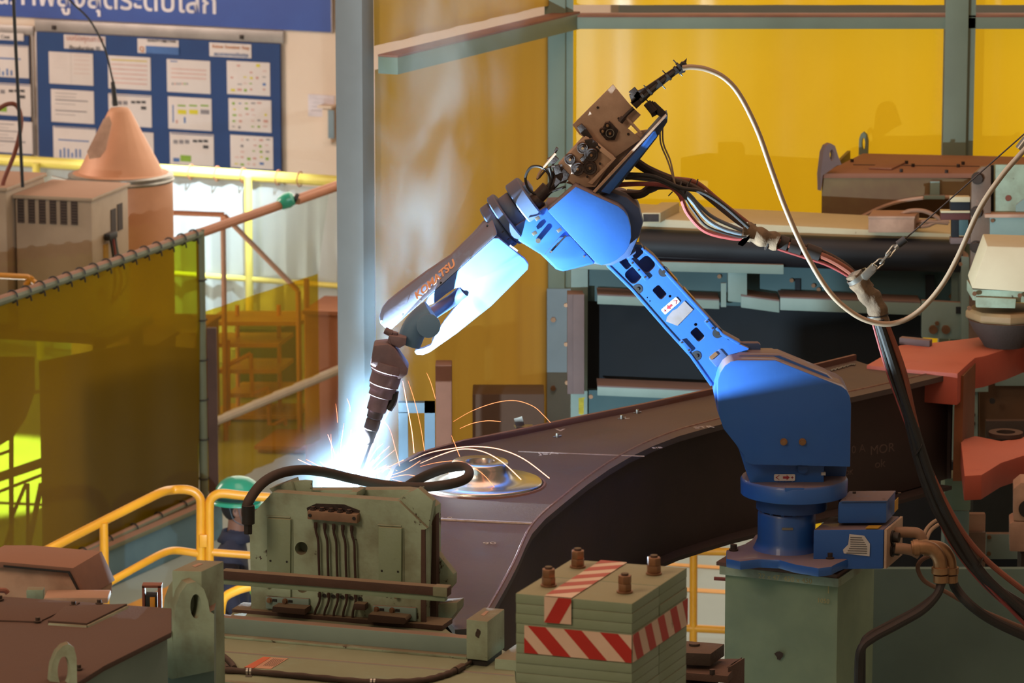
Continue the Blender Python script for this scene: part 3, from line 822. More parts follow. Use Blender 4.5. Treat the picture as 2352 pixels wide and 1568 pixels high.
pipes('handrail', [(PY(522, 840, Ys - .1), PY(576, 812, Ys - .1)), (PY(576, 812, Ys - .1), PY(580, 910, Ys - .1)), (PY(616, 890, Ys - .1), PY(621, 1030, Ys - .1)), (PY(528, 1022, Ys - .1), PY(656, 962, Ys - .1)), (PY(656, 962, Ys - .1), PY(656, 1080, Ys - .1)), (PY(617, 890, Ys - .1), PY(580, 905, Ys - .1)), (PY(524, 780, Ys - .1), PY(526, 1100, Ys - .1)), (PY(545, 700, Ys + .3), PY(548, 1080, Ys + .3)), (PY(640, 700, Ys + .3), PY(645, 1080, Ys + .3))], .018, YEL, t)
for k, (x0, y0, x1, y1, Y, m_, lab, nm) in enumerate((
        (290, 800, 350, 900, 31.1, ORH, 'orange-brown machine shape low behind the amber curtain', 'storage_bin'),
        (330, 760, 455, 935, 33.4, RAILO, 'large orange-brown bin behind the amber curtain by its post', 'storage_bin'),
        (545, 760, 640, 845, 35.2, TEAL, 'dark green machine behind the yellow steps', 'machine_block'),
        (700, 720, 775, 800, 32.4, RAILO, 'dusty orange cabinet behind the curtain beside the column', 'storage_bin'),
        (715, 800, 778, 1010, 33.5, mat('dark_blue_machine', '#2c4a7a', .6), 'dark blue machine just left of the steel column', 'machine_block'),
        (590, 1030, 705, 1110, 33.0, RAILO, 'rusty orange crate at the foot of the yellow steps', 'storage_bin'))):
    a, b = PY(x0, y0, Y), PY(x1, y1, Y)
    t = thing(nm, lab, 'bin' if nm == 'storage_bin' else 'machine', ((a.x + b.x) / 2, Y, 0))
    bm = bmesh.new(); obox(bm, (a.x, Y, 0), (b.x - a.x, -.05, 0), (.15, .6, 0), (0, 0, a.z)); obj('body', bm, m_, t, bevel=.03)
    bm = bmesh.new(); obox(bm, (a.x - .02, Y - .03, a.z), (b.x - a.x + .04, -.05, 0), (.15, .66, 0), (0, 0, .03)); obj('rim', bm, m_, t)
t = thing('signal_horn', 'small green horn lamp mounted on the orange pipe near the column', 'lamp', PY(665, 462, 31.2))
bm = bmesh.new(); lathe(bm, PY(676, 452, 31.2), PY(640, 470, 31.2) - PY(676, 452, 31.2), [(.03, 0), (.055, .02), (.062, .06), (.05, .12), (.02, .15)], 20); obj('shade', bm, HELM, t)
bm = bmesh.new(); cyl(bm, PY(676, 452, 31.2), PY(684, 456, 31.2), .035); obj('socket', bm, BLACK, t)
bm = bmesh.new(); cyl(bm, PY(684, 462, 31.25), PY(770, 432, 31.6), .028); obj('arm', bm, RAILO, t)

# ================================================================== BOOM WORKPIECE
ZB = 3.06
near = [(1045, 1446), (1112, 1440), (1135, 1398), (1165, 1345), (1190, 1296), (1206, 1258), (1222, 1226), (1252, 1192), (1300, 1152), (1350, 1112), (1400, 1077), (1450, 1048), (1500, 1024), (1560, 1001), (1620, 984), (1680, 968), (1760, 950), (1860, 930), (1960, 911), (2080, 884), (2192, 857)]
far = [(2192, 857), (1990, 836), (1960, 826), (1640, 903), (1480, 938), (1330, 968), (1180, 1000), (1060, 1024), (960, 1052), (900, 1085), (880, 1120), (895, 1190), (940, 1300)]
t = thing('boom_workpiece', 'long brown steel excavator boom being welded, curving from lower left to right', 'steel beam', PZ(1500, 1000, 2.5))
top = [PZ(x, y, ZB) for x, y in near] + [PZ(x, y, ZB) for x, y in far[1:]]
bm = bmesh.new(); prism(bm, top, (0, 0, -.028)); obj('top_plate', bm, BOOM, t)
# near web: skin following the near edge, inset a little
def inset(P, d):
    out = []
    for i, p in enumerate(P):
        a = P[max(i - 1, 0)]; b = P[min(i + 1, len(P) - 1)]
        dd = (b - a).normalized(); n = V((-dd.y, dd.x, 0)); out.append(p + n * d)
    return out
nb = [PZ(x, y, ZB - .028) for x, y in near[1:]]
hh = [.62 - .06 * i / len(nb) for i in range(len(nb))]
bm = bmesh.new(); a = inset(nb, .012); b = inset(nb, .03)
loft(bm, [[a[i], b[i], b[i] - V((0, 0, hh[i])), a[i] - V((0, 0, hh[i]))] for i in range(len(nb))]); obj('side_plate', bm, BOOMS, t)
fb = [PZ(x, y, ZB - .028) for x, y in far]
bm = bmesh.new(); a = inset(fb, .012); b = inset(fb, .03)
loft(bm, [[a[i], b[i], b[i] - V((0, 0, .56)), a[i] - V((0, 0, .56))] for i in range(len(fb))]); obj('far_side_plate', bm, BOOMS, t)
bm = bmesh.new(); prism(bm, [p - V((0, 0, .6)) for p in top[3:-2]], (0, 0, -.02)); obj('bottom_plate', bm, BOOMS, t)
# weld edge lip along the near corner, rim along the far edge
bm = bmesh.new(); tube(bm, [p + V((0, 0, .026)) for p in inset(nb, .010)], .008, seg=6, n=3); obj('weld_bead', bm, mat('weld_bead_brown', '#6e4a3e', .6, metal=.3, var='#8a6a5c', vs=30, bump=.5), t)
rim = [PZ(x, y, ZB) for x, y in far[2:]]
bm = bmesh.new(); a = rim; b = inset(rim, .02)
loft(bm, [[a[i], b[i], b[i] + V((0, 0, .030 if i < 8 else .018)), a[i] + V((0, 0, .030 if i < 8 else .018))] for i in range(len(a))]); obj('far_lip', bm, mat('brown_lip', '#6a4338', .7, dust=.5), t)  # lip carried round the left end to block low arc light
# cross weld seam
w0, w1 = PZ(930, 1190, ZB), PZ(1222, 1203, ZB)
bm = bmesh.new(); loft(bm, [[w + V((0, -.012, .001)), w + V((0, .012, .001)), w + V((0, .008, .007)), w + V((0, -.008, .007))] for w in (w0, w1)]); obj('weld_seam', bm, mat('grey_weld_seam', '#a09088', .45, metal=.5, var='#7a6a62', vs=40, bump=.6), t)
w0, w1 = PZ(1190, 1037, ZB), PZ(1480, 1048, ZB)
bm = bmesh.new(); loft(bm, [[w + V((0, -.006, .0)), w + V((0, .006, .0)), w + V((0, .004, .003)), w + V((0, -.004, .003))] for w in (w0, w1)]); obj('weld_seam', bm, MATS['grey_weld_seam'], t)
# pivot boss: flat machined disc + collar with bore
cb = PZ(1103, 1112, ZB)
bm = bmesh.new(); lathe(bm, cb, ZH, [(.285, -.01), (.285, .012), (.279, .018), (.20, .018), (.172, .024), (.150, .040), (.136, .062), (.130, .085), (.130, .104), (.124, .110), (.068, .110), (.064, .104), (.064, .02)], 72)
obj('machined_boss', bm, SHINY, t, bevel=0, ang=50)
bm = bmesh.new(); lathe(bm, cb, ZH, [(.292, .0), (.305, .0), (.300, .008), (.292, .008), (.292, .0)], 60); obj('boss_weld', bm, MATS['brown_lip'], t)
bm = bmesh.new(); cyl(bm, cb + V((0, 0, .02)), cb + V((0, 0, .03)), .079, seg=32); obj('bore_floor', bm, BLACK, t)
# chalk marks
for s, x, y, L_, rot in (('90', 1112, 1250, .055, 10), ('JSA', 1238, 1046, .10, 12), ('STR', 1598, 984, .10, 18), ('SIB', 1500, 1030, .05, 15), ('x o', 1008, 1190, .06, 5), ('~', 1420, 962, .06, 10), ('v', 1275, 990, .05, 0)):
    u = V((math.cos(R(rot)), math.sin(R(rot)), 0)); w = V((-u.y, u.x, 0))
    text('chalk_mark', s, PZ(x, y, ZB + .001), u, w, L_, CHALK, t, depth=.0008)
for s, x, y, Y_, L_ in (('0 A', 1956, 1042, 20.2, .08), ('OK', 1940, 1092, 20.2, .05), ('MOR', 2000, 1045, 20.35, .14), ('ok', 2010, 1075, 20.3, .06)):
    text('chalk_mark', s, PY(x, y, Y_), V((.9, .43, .05)), V((0, 0, 1)), L_, mat('faint_chalk', '#54413a', .9), t, depth=.0008)
bm = bmesh.new(); q_ = PY(1380, 1300, 17.9); cbox(bm, (q_.x, 17.9, (ZB - .64) / 2), .22, .22, ZB - .64); obj('support_stand', bm, GREENP, t)
# clips and tacked nuts on top
for x, y, nm in ((1200, 972, 'clip_plate'), (1428, 948, 'tack'), (1464, 935, 'tack'), (1280, 990, 'tack')):
    p = PZ(x, y + (12 if nm == 'clip_plate' else 14), ZB)
    bm = bmesh.new()
    if nm == 'clip_plate':
        obox(bm, p + V((-.03, 0, 0)), (.09, .012, 0), (-.012, .06, 0), (0, 0, .006)); obox(bm, p + V((-.03, .02, .0)), (-.012, 0, .045), (.04, 0, .012), (0, .006, 0))
    else: cyl(bm, p, p + V((0, 0, .02)), .008, seg=6); cyl(bm, p + V((-.02, 0, .002)), p + V((.02, .01, .006)), .004, seg=6)
    obj(nm, bm, STEEL, t)
bm = bmesh.new()
for k in range(14):
    p = PZ(1908 + k * 4, 850 - k * 1.1 + random.random() * 3, ZB + .004); cyl(bm, p, p + V((.01, .006, .004)), .006, seg=5)
o = obj('weld_spatter', bm, STEEL, t); o['kind'] = 'stuff'
# red-oxide fork casting at the boom's right end
t = thing('fork_casting', 'red-oxide forked casting with two arms at the right end of the boom', 'casting', PZ(2210, 900, 2.5))
ZF = ZB + .02
ft = [(1990, 838), (2030, 815), (2066, 792), (2128, 788), (2222, 777), (2352, 760), (2500, 742), (2500, 790), (2352, 785), (2312, 801), (2262, 817), (2240, 821), (2226, 833), (2200, 857), (2150, 853), (2060, 845)]
bm = bmesh.new(); prism(bm, [PZ(x, y, ZF) for x, y in ft], (0, 0, -.17)); obj('upper_arm', bm, REDP, t, bevel=.008)
fl = [(2206, 1010), (2240, 1000), (2300, 1012), (2352, 1002), (2500, 975), (2500, 1040), (2352, 1045), (2300, 1062), (2255, 1090), (2215, 1092)]
ZL = ZB - .52
bm = bmesh.new(); prism(bm, [PZ(x, y - 0, ZL + .16) for x, y in fl], (0, 0, -.13)); obj('lower_arm', bm, REDP, t, bevel=.008)
p = PZ(2310, 1000, ZL + .165); bm = bmesh.new(); lathe(bm, p, ZH, [(.09, 0), (.09, .02), (.05, .02), (.05, 0), (.09, 0)], 28); obj('bore_boss', bm, DKBROWN, t)
q0, q1 = PZ(2193, 862, ZF - .03), PZ(2206, 868, ZF - .03)
bm = bmesh.new(); obox(bm, q0 + V((0, -.01, 0)), (.045, -.0, 0), (.1, .34, 0), (0, 0, -.56)); obj('end_flange', bm, mat('orange_rust_flange', '#7c4a28', .8), t)
# clamp bar lying on the red casting
bm = bmesh.new(); p = PZ(2065, 790, ZF); q = PZ(2135, 797, ZF)
obox(bm, p, q - p, (.02, .05, 0), (0, 0, .035)); tag(obj('clamp_bar', bm, GREYP, bevel=.004), 'short purple-grey steel bar lying on the red casting', 'bar')

# ================================================================== ROBOT
RY = 18.92
t = thing('welding_robot', 'blue industrial welding robot arm bent over the boom', 'robot', PZ(1828, 1285, 2.56))
def P(x, y, o=0.): return PY(x, y, RY + o)
def slab(name, pts, o, th, m, bevel=.006, ang=35, lab=None, parent=None):
    bm = bmesh.new(); prism(bm, [P(x, y, o) for x, y in pts], (0, th, 0)); return obj(name, bm, m, parent or t, bevel=bevel, ang=ang, label=lab)
# --- base
zb = 2.575
bc = PZ(1832, 1275, zb)
def ZP(x, y, z): return PZ(x, y, z)
foot = [(1668, 1270), (1668, 1290), (1700, 1296), (1745, 1291), (1790, 1293), (1826, 1303), (1880, 1312), (1910, 1308), (1925, 1300), (1950, 1290), (1975, 1270), (1950, 1235), (1900, 1225), (1760, 1225), (1735, 1235), (1722, 1252)]
bm = bmesh.new(); prism(bm, [ZP(x, y - 8, zb + .045) for x, y in foot], (0, 0, -.045)); obj('foot_casting', bm, BLUE, t, bevel=.01)
bx = P(1828, 1200).x; by = 19.08
def zat(y, Y=by - .27): return PY(1828, y, Y).z
axc = V((bx, by, 0))
bx2 = P(1812, 1200).x
bm = bmesh.new(); lathe(bm, V((bx2, by, 0)), ZH, [(.165, zb + .03), (.150, zb + .06), (.137, zb + .09), (.137, zb + .215), (.130, zb + .228)], 48); obj('base_column', bm, BLUE, t)
bm = bmesh.new()
for k in range(14):
    a_ = 2 * math.pi * k / 14; p = V((bx2 + .126 * math.cos(a_), by + .126 * math.sin(a_), zb + .228)); cyl(bm, p, p + ZH * .018, .009, seg=6)
o = obj('ring_bolts', bm, BLUE, t); o['kind'] = 'stuff'
zf0 = PY(1828, 1150, by - .26).z
bm = bmesh.new(); lathe(bm, V((bx - .01, by, 0)), ZH, [(.168, zb + .24), (.168, zf0 - .02)], 48); obj('reducer_collar', bm, mat('robot_blue_dark', '#22417a', .5, dust=.4), t)
bm = bmesh.new(); lathe(bm, V((bx, by, 0)), ZH, [(.20, zf0 - .035), (.252, zf0 - .02), (.254, zf0 + .045), (.246, zf0 + .058), (.19, zf0 + .060)], 64); obj('turntable_flange', bm, BLUE, t)
bm = bmesh.new(); obox(bm, PY(1803, 1130, by - .25) + V((0, 0, 0)), (.09, 0, 0), (0, .06, 0), (0, 0, .022)); obj('flange_block', bm, BLUE, t, bevel=.006)
for x, y in ((1685, 1270), (1906, 1288), (1945, 1252), (1760, 1228)):
    p = ZP(x, y - 6, zb + .045); bm = bmesh.new(); cyl(bm, p, p + ZH * .008, .022); cyl(bm, p + ZH * .008, p + ZH * .03, .016, seg=12); obj('foot_bolt', bm, SOOT, t)
# side connector housing
hx = PY(1925, 1220, 18.9)
zt_ = PY(1930, 1212, 18.85).z
def SB(name, x0, y0, x1, y1, Y, dx, dd, m, bevel=.006):
    a, b = PY(x0, y0, Y), PY(x1, y1, Y); bm = bmesh.new(); obox(bm, (a.x, Y, b.z), (b.x - a.x, (b.x - a.x) * .03, 0), (dx, dd, 0), (0, 0, a.z - b.z)); return obj(name, bm, m, t, bevel=bevel)
SB('connector_housing', 1868, 1216, 2029, 1308, 18.86, .10, .27, BLUE, .01)
SB('junction_box', 1926, 1152, 2036, 1202, 18.92, .06, .20, BLUE, .008)
SB('junction_lid', 1930, 1150, 2038, 1154, 18.91, .06, .21, BLUED, .003)
SB('junction_step', 1925, 1158, 1950, 1200, 18.93, .02, .2, BLUE, .006)
a = PY(2031, 1216, 18.86); bm = bmesh.new(); obox(bm, (a.x + .001, 18.865, PY(2031, 1306, 18.86).z), (.10, .27, 0), (.012, -.005, 0), (0, 0, a.z - PY(2031, 1306, 18.86).z)); obj('connector_plate', bm, BEIGE, t, bevel=.002)
for x, y in ((1940, 1150), (2030, 1150), (1962, 1133), (2066, 1136)):
    p = PY(x, y, 18.95); bm = bmesh.new(); cyl(bm, p, p + ZH * .01, .009, seg=6); obj('lid_screw', bm, SOOT, t)
p = PY(2048, 1175, 19.0); bm = bmesh.new(); obox(bm, p + V((.012, -.01, 0)), (.022, .07, 0), (.002, 0, 0), (0, 0, .055)); obj('warning_label', bm, LABY, t)
p = PY(1988, 1212, 18.87); bm = bmesh.new(); obox(bm, (p.x, 18.87, p.z - .003), (.06, 0, 0), (.02, .05, 0), (0, 0, .004)); obj('warning_label', bm, LABY, t)
# data label on the housing
q = [(1951, 1226), (1985, 1230), (1998, 1248), (1997, 1277), (1938, 1270), (1936, 1262), (1948, 1250)]
bm = bmesh.new(); prism(bm, [PY(x, y, 18.862) for x, y in q], (0, -.003, 0)); obj('data_label', bm, LABW, t)
for k in range(8):
    a = PY(1953 - max(0, k - 4) * 3, 1233 + k * 5.1, 18.858); bm = bmesh.new(); obox(bm, a, (.055 + .006 * k, 0, -.002), (0, -.001, 0), (0, 0, -.003)); obj('text_line', bm, DPRINT, t)
p = PY(1796, 1212, by - .14); bm = bmesh.new(); obox(bm, p, (.052, 0, 0), (0, .01, 0), (0, 0, -.011)); obj('name_strip', bm, STEEL, t)
# brass / black connectors and elbow fittings
for k, (y, m_, L_) in enumerate(((1232, BLACK, .05), (1262, BLACK, .05))):
    p = PY(2040, y, 18.95); bm = bmesh.new(); cyl(bm, p, p + V((L_, -.02, 0)), .024, seg=16); cyl(bm, p, p + V((L_ * .5, -.01, 0)), .032, seg=16); obj('socket', bm, m_, t)
fit = thing('conduit_elbows', 'bronze-coloured elbow fittings and plug housings beside the robot base', 'pipe fitting', PY(2120, 1290, 18.9))
for k, pts in enumerate((((2052, 1222, .05), (2085, 1222, .05), (2110, 1226, .04), (2122, 1250, .03)), ((2056, 1258, -.04), (2090, 1262, -.04), (2112, 1272, -.04)))):
    bm = bmesh.new(); tube(bm, [PY(x, y, 18.95 + o) for x, y, o in pts], .026, seg=10); obj('plug_housing', bm, mat('dusty_cast_plug', '#8c6a52', .6, metal=.2, dust=.4), fit, ang=50)
for k, (dx, o) in enumerate(((0, -.05), (22, .02))):
    bm = bmesh.new(); tube(bm, [PY(x + dx, y, 18.88 + o) for x, y in ((2094, 1258), (2120, 1256), (2142, 1262), (2156, 1280), (2160, 1300), (2160, 1312))], .033, seg=14); obj('elbow', bm, BRASS, fit)
    for (x, y, x2, y2, r) in ((2098, 1258, 2110, 1257, .040), (2160, 1302, 2160, 1316, .042), (2161, 1320, 2161, 1336, .036)):
        bm = bmesh.new(); cyl(bm, PY(x + dx, y, 18.88 + o), PY(x2 + dx, y2, 18.88 + o), r, seg=12); obj('union_nut', bm, BRASS, fit)

# --- swivel neck and shoulder
sw = [(1711, 1058), (1729, 1067), (1953, 1073), (1930, 1085), (1925, 1140), (1722, 1140), (1716, 1100)]
slab('swivel_neck', [(1690, 1010), (1730, 1040), (1900, 1050), (1893, 1075), (1893, 1118), (1855, 1122), (1770, 1118), (1724, 1112), (1716, 1090), (1706, 1060)], .03, .26, BLUE, .012)
slab('swivel_rear', [(1860, 1060), (1948, 1060), (1940, 1110), (1925, 1122), (1860, 1120)], .16, .22, mat('robot_blue_dark2', '#234883', .5, dust=.5), .01)
slab('neck_tab', [(1832, 1070), (1855, 1070), (1855, 1082), (1848, 1088), (1838, 1087), (1832, 1082)], .01, .02, BLUE, .002)
# casting behind the cover (pale-lit left edge)
slab('shoulder_casting', [(1640, 905), (1642, 880), (1652, 850), (1670, 828), (1700, 815), (1790, 815), (1900, 860), (1945, 900), (1945, 1060), (1715, 1066), (1690, 1020), (1668, 975), (1648, 945)], .03, .16, BLUE, .014)
# motor guard cover
cov = [(1648, 889), (1649, 872), (1654, 856), (1664, 840), (1678, 830), (1692, 827), (1781, 827), (1837, 849), (1933, 887), (1945, 896), (1952, 910), (1955, 930), (1953, 1072), (1729, 1067), (1711, 1060), (1709, 1046), (1690, 1020), (1662, 985), (1650, 950)]
slab('motor_cover', cov, -.06, .30, BLUE, .005, ang=28)
for x, y in ((1800, 1014), (1843, 1014)):
    p = P(x, y, -.06); bm = bmesh.new(); cyl(bm, p, p + V((0, -.008, 0)), .017, seg=18); cyl(bm, p, p + V((0, -.018, 0)), .012, seg=6); obj('cover_bolt', bm, BRASS, t)
for x, y in ((1672, 812), (1700, 812), (1772, 812)):
    p = P(x, y, .12); bm = bmesh.new(); obox(bm, p + V((0, 0, -.012)), (.035, 0, 0), (0, .04, 0), (0, 0, .014)); obj('cover_clip', bm, BEIGE, t, bevel=.002)
p = P(1885, 1082, .05)
bm = bmesh.new(); obox(bm, p, (.022, 0, 0), (0, -.02, 0), (0, 0, -.015)); obj('small_tag', bm, LABW, t)
def arrow_label(c, u, w, s, parent, flip=1):
    """white rounded plate with a red arrow and a plus"""
    n = u.cross(w).normalized()
    if n.y > 0: n = -n
    bm = bmesh.new(); prism(bm, rrect(c, u, w, .052 * s, .017 * s, .006 * s), n * .002); pl = obj('arrow_label', bm, LABW, parent, label='white label with a red arrow and a plus sign')
    o = c + n * .0022
    a = [(-.008, -.006), (.010, -.006), (.010, -.013), (.026, 0), (.010, .013), (.010, .006), (-.008, .006)]
    bm = bmesh.new(); prism(bm, [o + u * (x * s * flip) + w * (y * s) for x, y in a], n * .001)
    b_ = obj('red_arrow', bm, LABR, parent)
    for (sx, sy) in ((.014, .003), (.003, .014)):
        bm = bmesh.new(); prism(bm, [o + u * ((.038 * flip + i * sx / 2) * s) + w * (j * sy / 2 * s) for i, j in ((-1, -1), (1, -1), (1, 1), (-1, 1))], n * .001); obj('plus_bar', bm, LABR, parent)
    l_ = [(-.045, 0), (-.026, .013), (-.026, .010), (-.038, 0), (-.026, -.010), (-.026, -.013)]
    bm = bmesh.new(); prism(bm, [o + u * (x * s * flip) + w * (y * s) for x, y in l_], n * .001); obj('outline_arrow', bm, LABR, parent)
arrow_label(P(1802, 1096, .026), XH, ZH, .95, t, 1)
text('serial_lettering', 'A20014', P(1781, 1113, .025), XH, ZH, .085, BLUE, t, depth=.004)
# --- upper arm (cast channel with pockets)
UA = .10
au = (P(1659, 769, UA) - P(1501, 592, UA)).normalized()         # along the arm, downwards
aw = V((au.z, 0, -au.x))                                         # across, up-right
if aw.x < 0: aw = -aw
def AP(x, y, o=0.): return PY(x, y, RY + UA + o)
outer = [(1396, 608), (1385, 590), (1400, 560), (1440, 560), (1473, 562), (1480, 575), (1501, 592), (1536, 632), (1628, 733), (1659, 769), (1672, 780), (1700, 791), (1720, 800), (1700, 830), (1660, 850), (1648, 890), (1636, 886), (1608, 843), (1588, 817), (1560, 788), (1529, 752), (1465, 679), (1454, 665), (1420, 634)]
def aring(x, y, r, n=18): return ring(AP(x, y), au, aw, r, n)
def arr(x, y, a, b, r): return rrect(AP(x, y), au, aw, a, b, r)
holes = [arr(1515, 671, .032, .021, .010), arr(1602, 768, .032, .021, .010), arr(1455, 632, .036, .034, .022), arr(1485, 607, .036, .034, .022), arr(1463, 580, .022, .026, .008), arr(1436, 604, .030, .018, .01)]
for x, y, r in ((1539, 680, .007), (1598, 745, .008), (1487, 683, .0035), (1493, 691, .0035)): holes.append(aring(x, y, r, 12))
bm = bmesh.new(); holed(bm, [[AP(x, y) for x, y in outer]] + holes, (0, .035, 0)); ua = obj('upper_arm', bm, BLUE, t)
bm = bmesh.new()
o2 = [AP(x, y) for x, y in outer]
back = [(1392, 600), (1400, 565), (1473, 562), (1480, 573), (1502, 590), (1537, 630), (1629, 731), (1660, 767), (1700, 789), (1722, 800), (1700, 835), (1650, 880), (1634, 880), (1588, 814), (1529, 750), (1454, 663)]
prism(bm, [AP(x, y, .075) for x, y in back], (0, .10, 0)); obj('upper_arm_body', bm, BLUED, t, bevel=.012)
for seg_ in (((1480, 573), (1501, 590), (1536, 631), (1628, 732), (1660, 767), (1700, 789)), ((1396, 608), (1454, 665), (1529, 751), (1588, 816), (1636, 884))):
    pts = [AP(x, y, -.004) for x, y in seg_]
    bm = bmesh.new()
    loft(bm, [[p - aw * .010, p + aw * .004, p + aw * .004 + V((0, .1, 0)), p - aw * .010 + V((0, .1, 0))] for p in pts]); obj('arm_flange', bm, BLUE, t, bevel=.003)
for x, y, s_ in ((1524, 624, 1), (1648, 765, 1), (1464, 664, -1), (1599, 817, -1)):   # bolt pockets on the edges
    p = AP(x, y, -.0015); bm = bmesh.new(); cyl(bm, p, p + V((0, .02, 0)), .024, seg=20); o = obj('bolt_pocket', bm, mat('pocket_shadow_blue', '#0d1624', .7), t)
    bm = bmesh.new(); cyl(bm, p + V((0, -.003, 0)), p + V((0, .01, 0)), .009, seg=12); obj('pocket_bolt', bm, BLACK, t)
for x, y, L_ in ((1467, 620, .062), (1630, 746, .028), (1574, 795, .034)):
    c = AP(x, y, -.008); bm = bmesh.new(); prism(bm, rrect(c, au, aw, L_, .011, .005), (0, .014, 0)); o = obj('mount_pad', bm, BLUE, t, bevel=.001)
    for k in ((-1, 0, 1) if L_ > .05 else (-1, 1)):
        bm = bmesh.new(); q = c + au * (k * L_ * .72); cyl(bm, q + V((0, -.0015, 0)), q + V((0, .004, 0)), .0048, seg=10); obj('pad_hole', bm, BLACK, t)
c = AP(1444, 577, -.02); bm = bmesh.new(); prism(bm, rrect(c, au, aw, .028, .026, .010), (0, .03, 0)); obj('oil_plug', bm, BLUED, t, bevel=.002)
bm = bmesh.new(); cyl(bm, c + V((0, -.004, 0)), c, .014, seg=18); obj('plug_cap', bm, STEEL, t)
arrow_label(AP(1540, 702, -.001), -aw, au if au.z > 0 else -au, .9, t, 1)
bm = bmesh.new(); prism(bm, [AP(x, y, -.001) for x, y in ((1572, 691), (1592, 711), (1556, 748), (1530, 738), (1532, 728), (1545, 713), (1554, 709))], (0, -.0015, 0)); obj('faded_sticker', bm, mat('faded_foil_label', '#8a8288', .5, var='#7a6a5c', vs=12, metal=.3), t)
c = AP(1650, 822, -.004); bm = bmesh.new(); prism(bm, rrect(c, aw, au, .036, .028, .006), (0, .012, 0)); obj('inspection_cover', bm, BLUED, t, bevel=.002)
c = AP(1639, 817, -.008); bm = bmesh.new(); prism(bm, rrect(c, aw, au, .020, .009, .002), (0, .006, 0)); obj('data_plate', bm, BRASS, t)
for f0, f1 in ((.18, .33), (.42, .58)):                                           # yellow strips on the top edge
    a, b = AP(1501, 590, .03), AP(1660, 767, .03)
    p, q = a.lerp(b, f0) + aw * .0075, a.lerp(b, f1) + aw * .0075
    bm = bmesh.new(); obox(bm, p, q - p, (0, .06, 0), aw * .002); obj('edge_label', bm, LABY, t)
slab('link_bracket', [(1690, 800), (1700, 788), (1742, 788), (1747, 792), (1747, 806), (1690, 806)], .16, .05, BLUED, .003)
# --- elbow
EL = .02
slab('elbow_casting', [(1255, 472), (1330, 470), (1404, 440), (1440, 452), (1470, 478), (1478, 510), (1470, 540), (1448, 590), (1405, 612), (1300, 600), (1262, 560)], .06, .26, BLUED, .02)
slab('elbow_cover', [(1258, 484), (1323, 428), (1380, 455), (1420, 473), (1434, 484), (1443, 498), (1449, 520), (1450, 545), (1445, 565), (1434, 582), (1416, 597), (1400, 605), (1381, 609), (1368, 603), (1310, 541)], -.08, .13, BLUE, .004, ang=28)
bm = bmesh.new()
ft_ = [(1183, 519, .02), (1191, 513, 0), (1255, 473, -.01), (1262, 486, -.03), (1310, 541, -.03), (1368, 603, -.03), (1362, 607, -.005), (1293, 624, .03), (1277, 619, .03), (1242, 585, .03), (1188, 552, .03), (1182, 530, .03)]
prism(bm, [P(x, y, .0) for x, y, o in ft_], (0, .17, 0)); obj('elbow_gearbox', bm, BLUE, t, bevel=.012)
slab('gearbox_lid', [(1250, 585), (1285, 545), (1310, 542), (1364, 602), (1293, 621), (1280, 617)], -.012, .02, BLUE, .004)
for (x, y) in ((1236, 553), (1266, 578), (1342, 589)):
    p = P(x, y, -.03); bm = bmesh.new(); lathe(bm, p, V((0, 1, 0)), [(.012 if x < 1250 else .005, 0), (.012 if x < 1250 else .005, .03)], 14); obj('dowel_pin', bm, STEEL, t)
for (x, y) in ((1232, 507), (1225, 541), (1282, 534)):
    p = P(x, y, -.012); bm = bmesh.new(); obox(bm, p, V((.020, 0, .012)), V((-.009, 0, .014)), (0, -.012, 0)); obj('clip', bm, STEEL, t, bevel=.002)
bm = bmesh.new(); p, q = P(1263, 580, -.016), P(1300, 541, -.016); tube(bm, [p, q], .004, seg=6, smooth=False); obj('cover_groove', bm, BLACK, t)
# forearm flanges (discs square to the forearm)
fa = (P(1230, 500) - P(905, 735)); fa.y = 0; fa.normalize()
fw_ = V((fa.z, 0, -fa.x))
if fw_.z < 0: fw_ = -fw_                      # up-left across the forearm
for (x, y, r, th, nm) in ((1208, 464, .118, .072, 'wrist_flange'), (1180, 486, .092, .06, 'flange_neck'), (1163, 503, .132, .040, 'wrist_flange'), (1145, 519, .118, .05, 'wrist_flange')):
    c = P(x, y, .09); bm = bmesh.new(); lathe(bm, c - fa * th / 2, fa, [(r * .96, 0), (r, .006), (r, th - .006), (r * .96, th)], 40); obj(nm, bm, mat('flange_shaded_blue', '#4a5c80', .5, var='#40516f', vs=5, dust=.7, dustcol='#6c5a5e'), t)  # darker blue stands in for the shade of the forearm
for k in range(9):
    a_ = math.pi * (.55 + k * .13); c = P(1160, 508, .09) - fa * .02; q = c + (fw_ * math.cos(a_) + V((0, 1, 0)) * math.sin(a_) * -1) * .113
    bm = bmesh.new(); cyl(bm, q - fa * .012, q, .006, seg=6); obj('flange_bolt', bm, SOOT, t)
c = P(1224, 452, .06); bm = bmesh.new(); obox(bm, c - fa * .05 + fw_ * .02, fa * .07, fw_ * .05, (0, .10, 0)); obj('flange_lug', bm, BLUEF, t, bevel=.01)
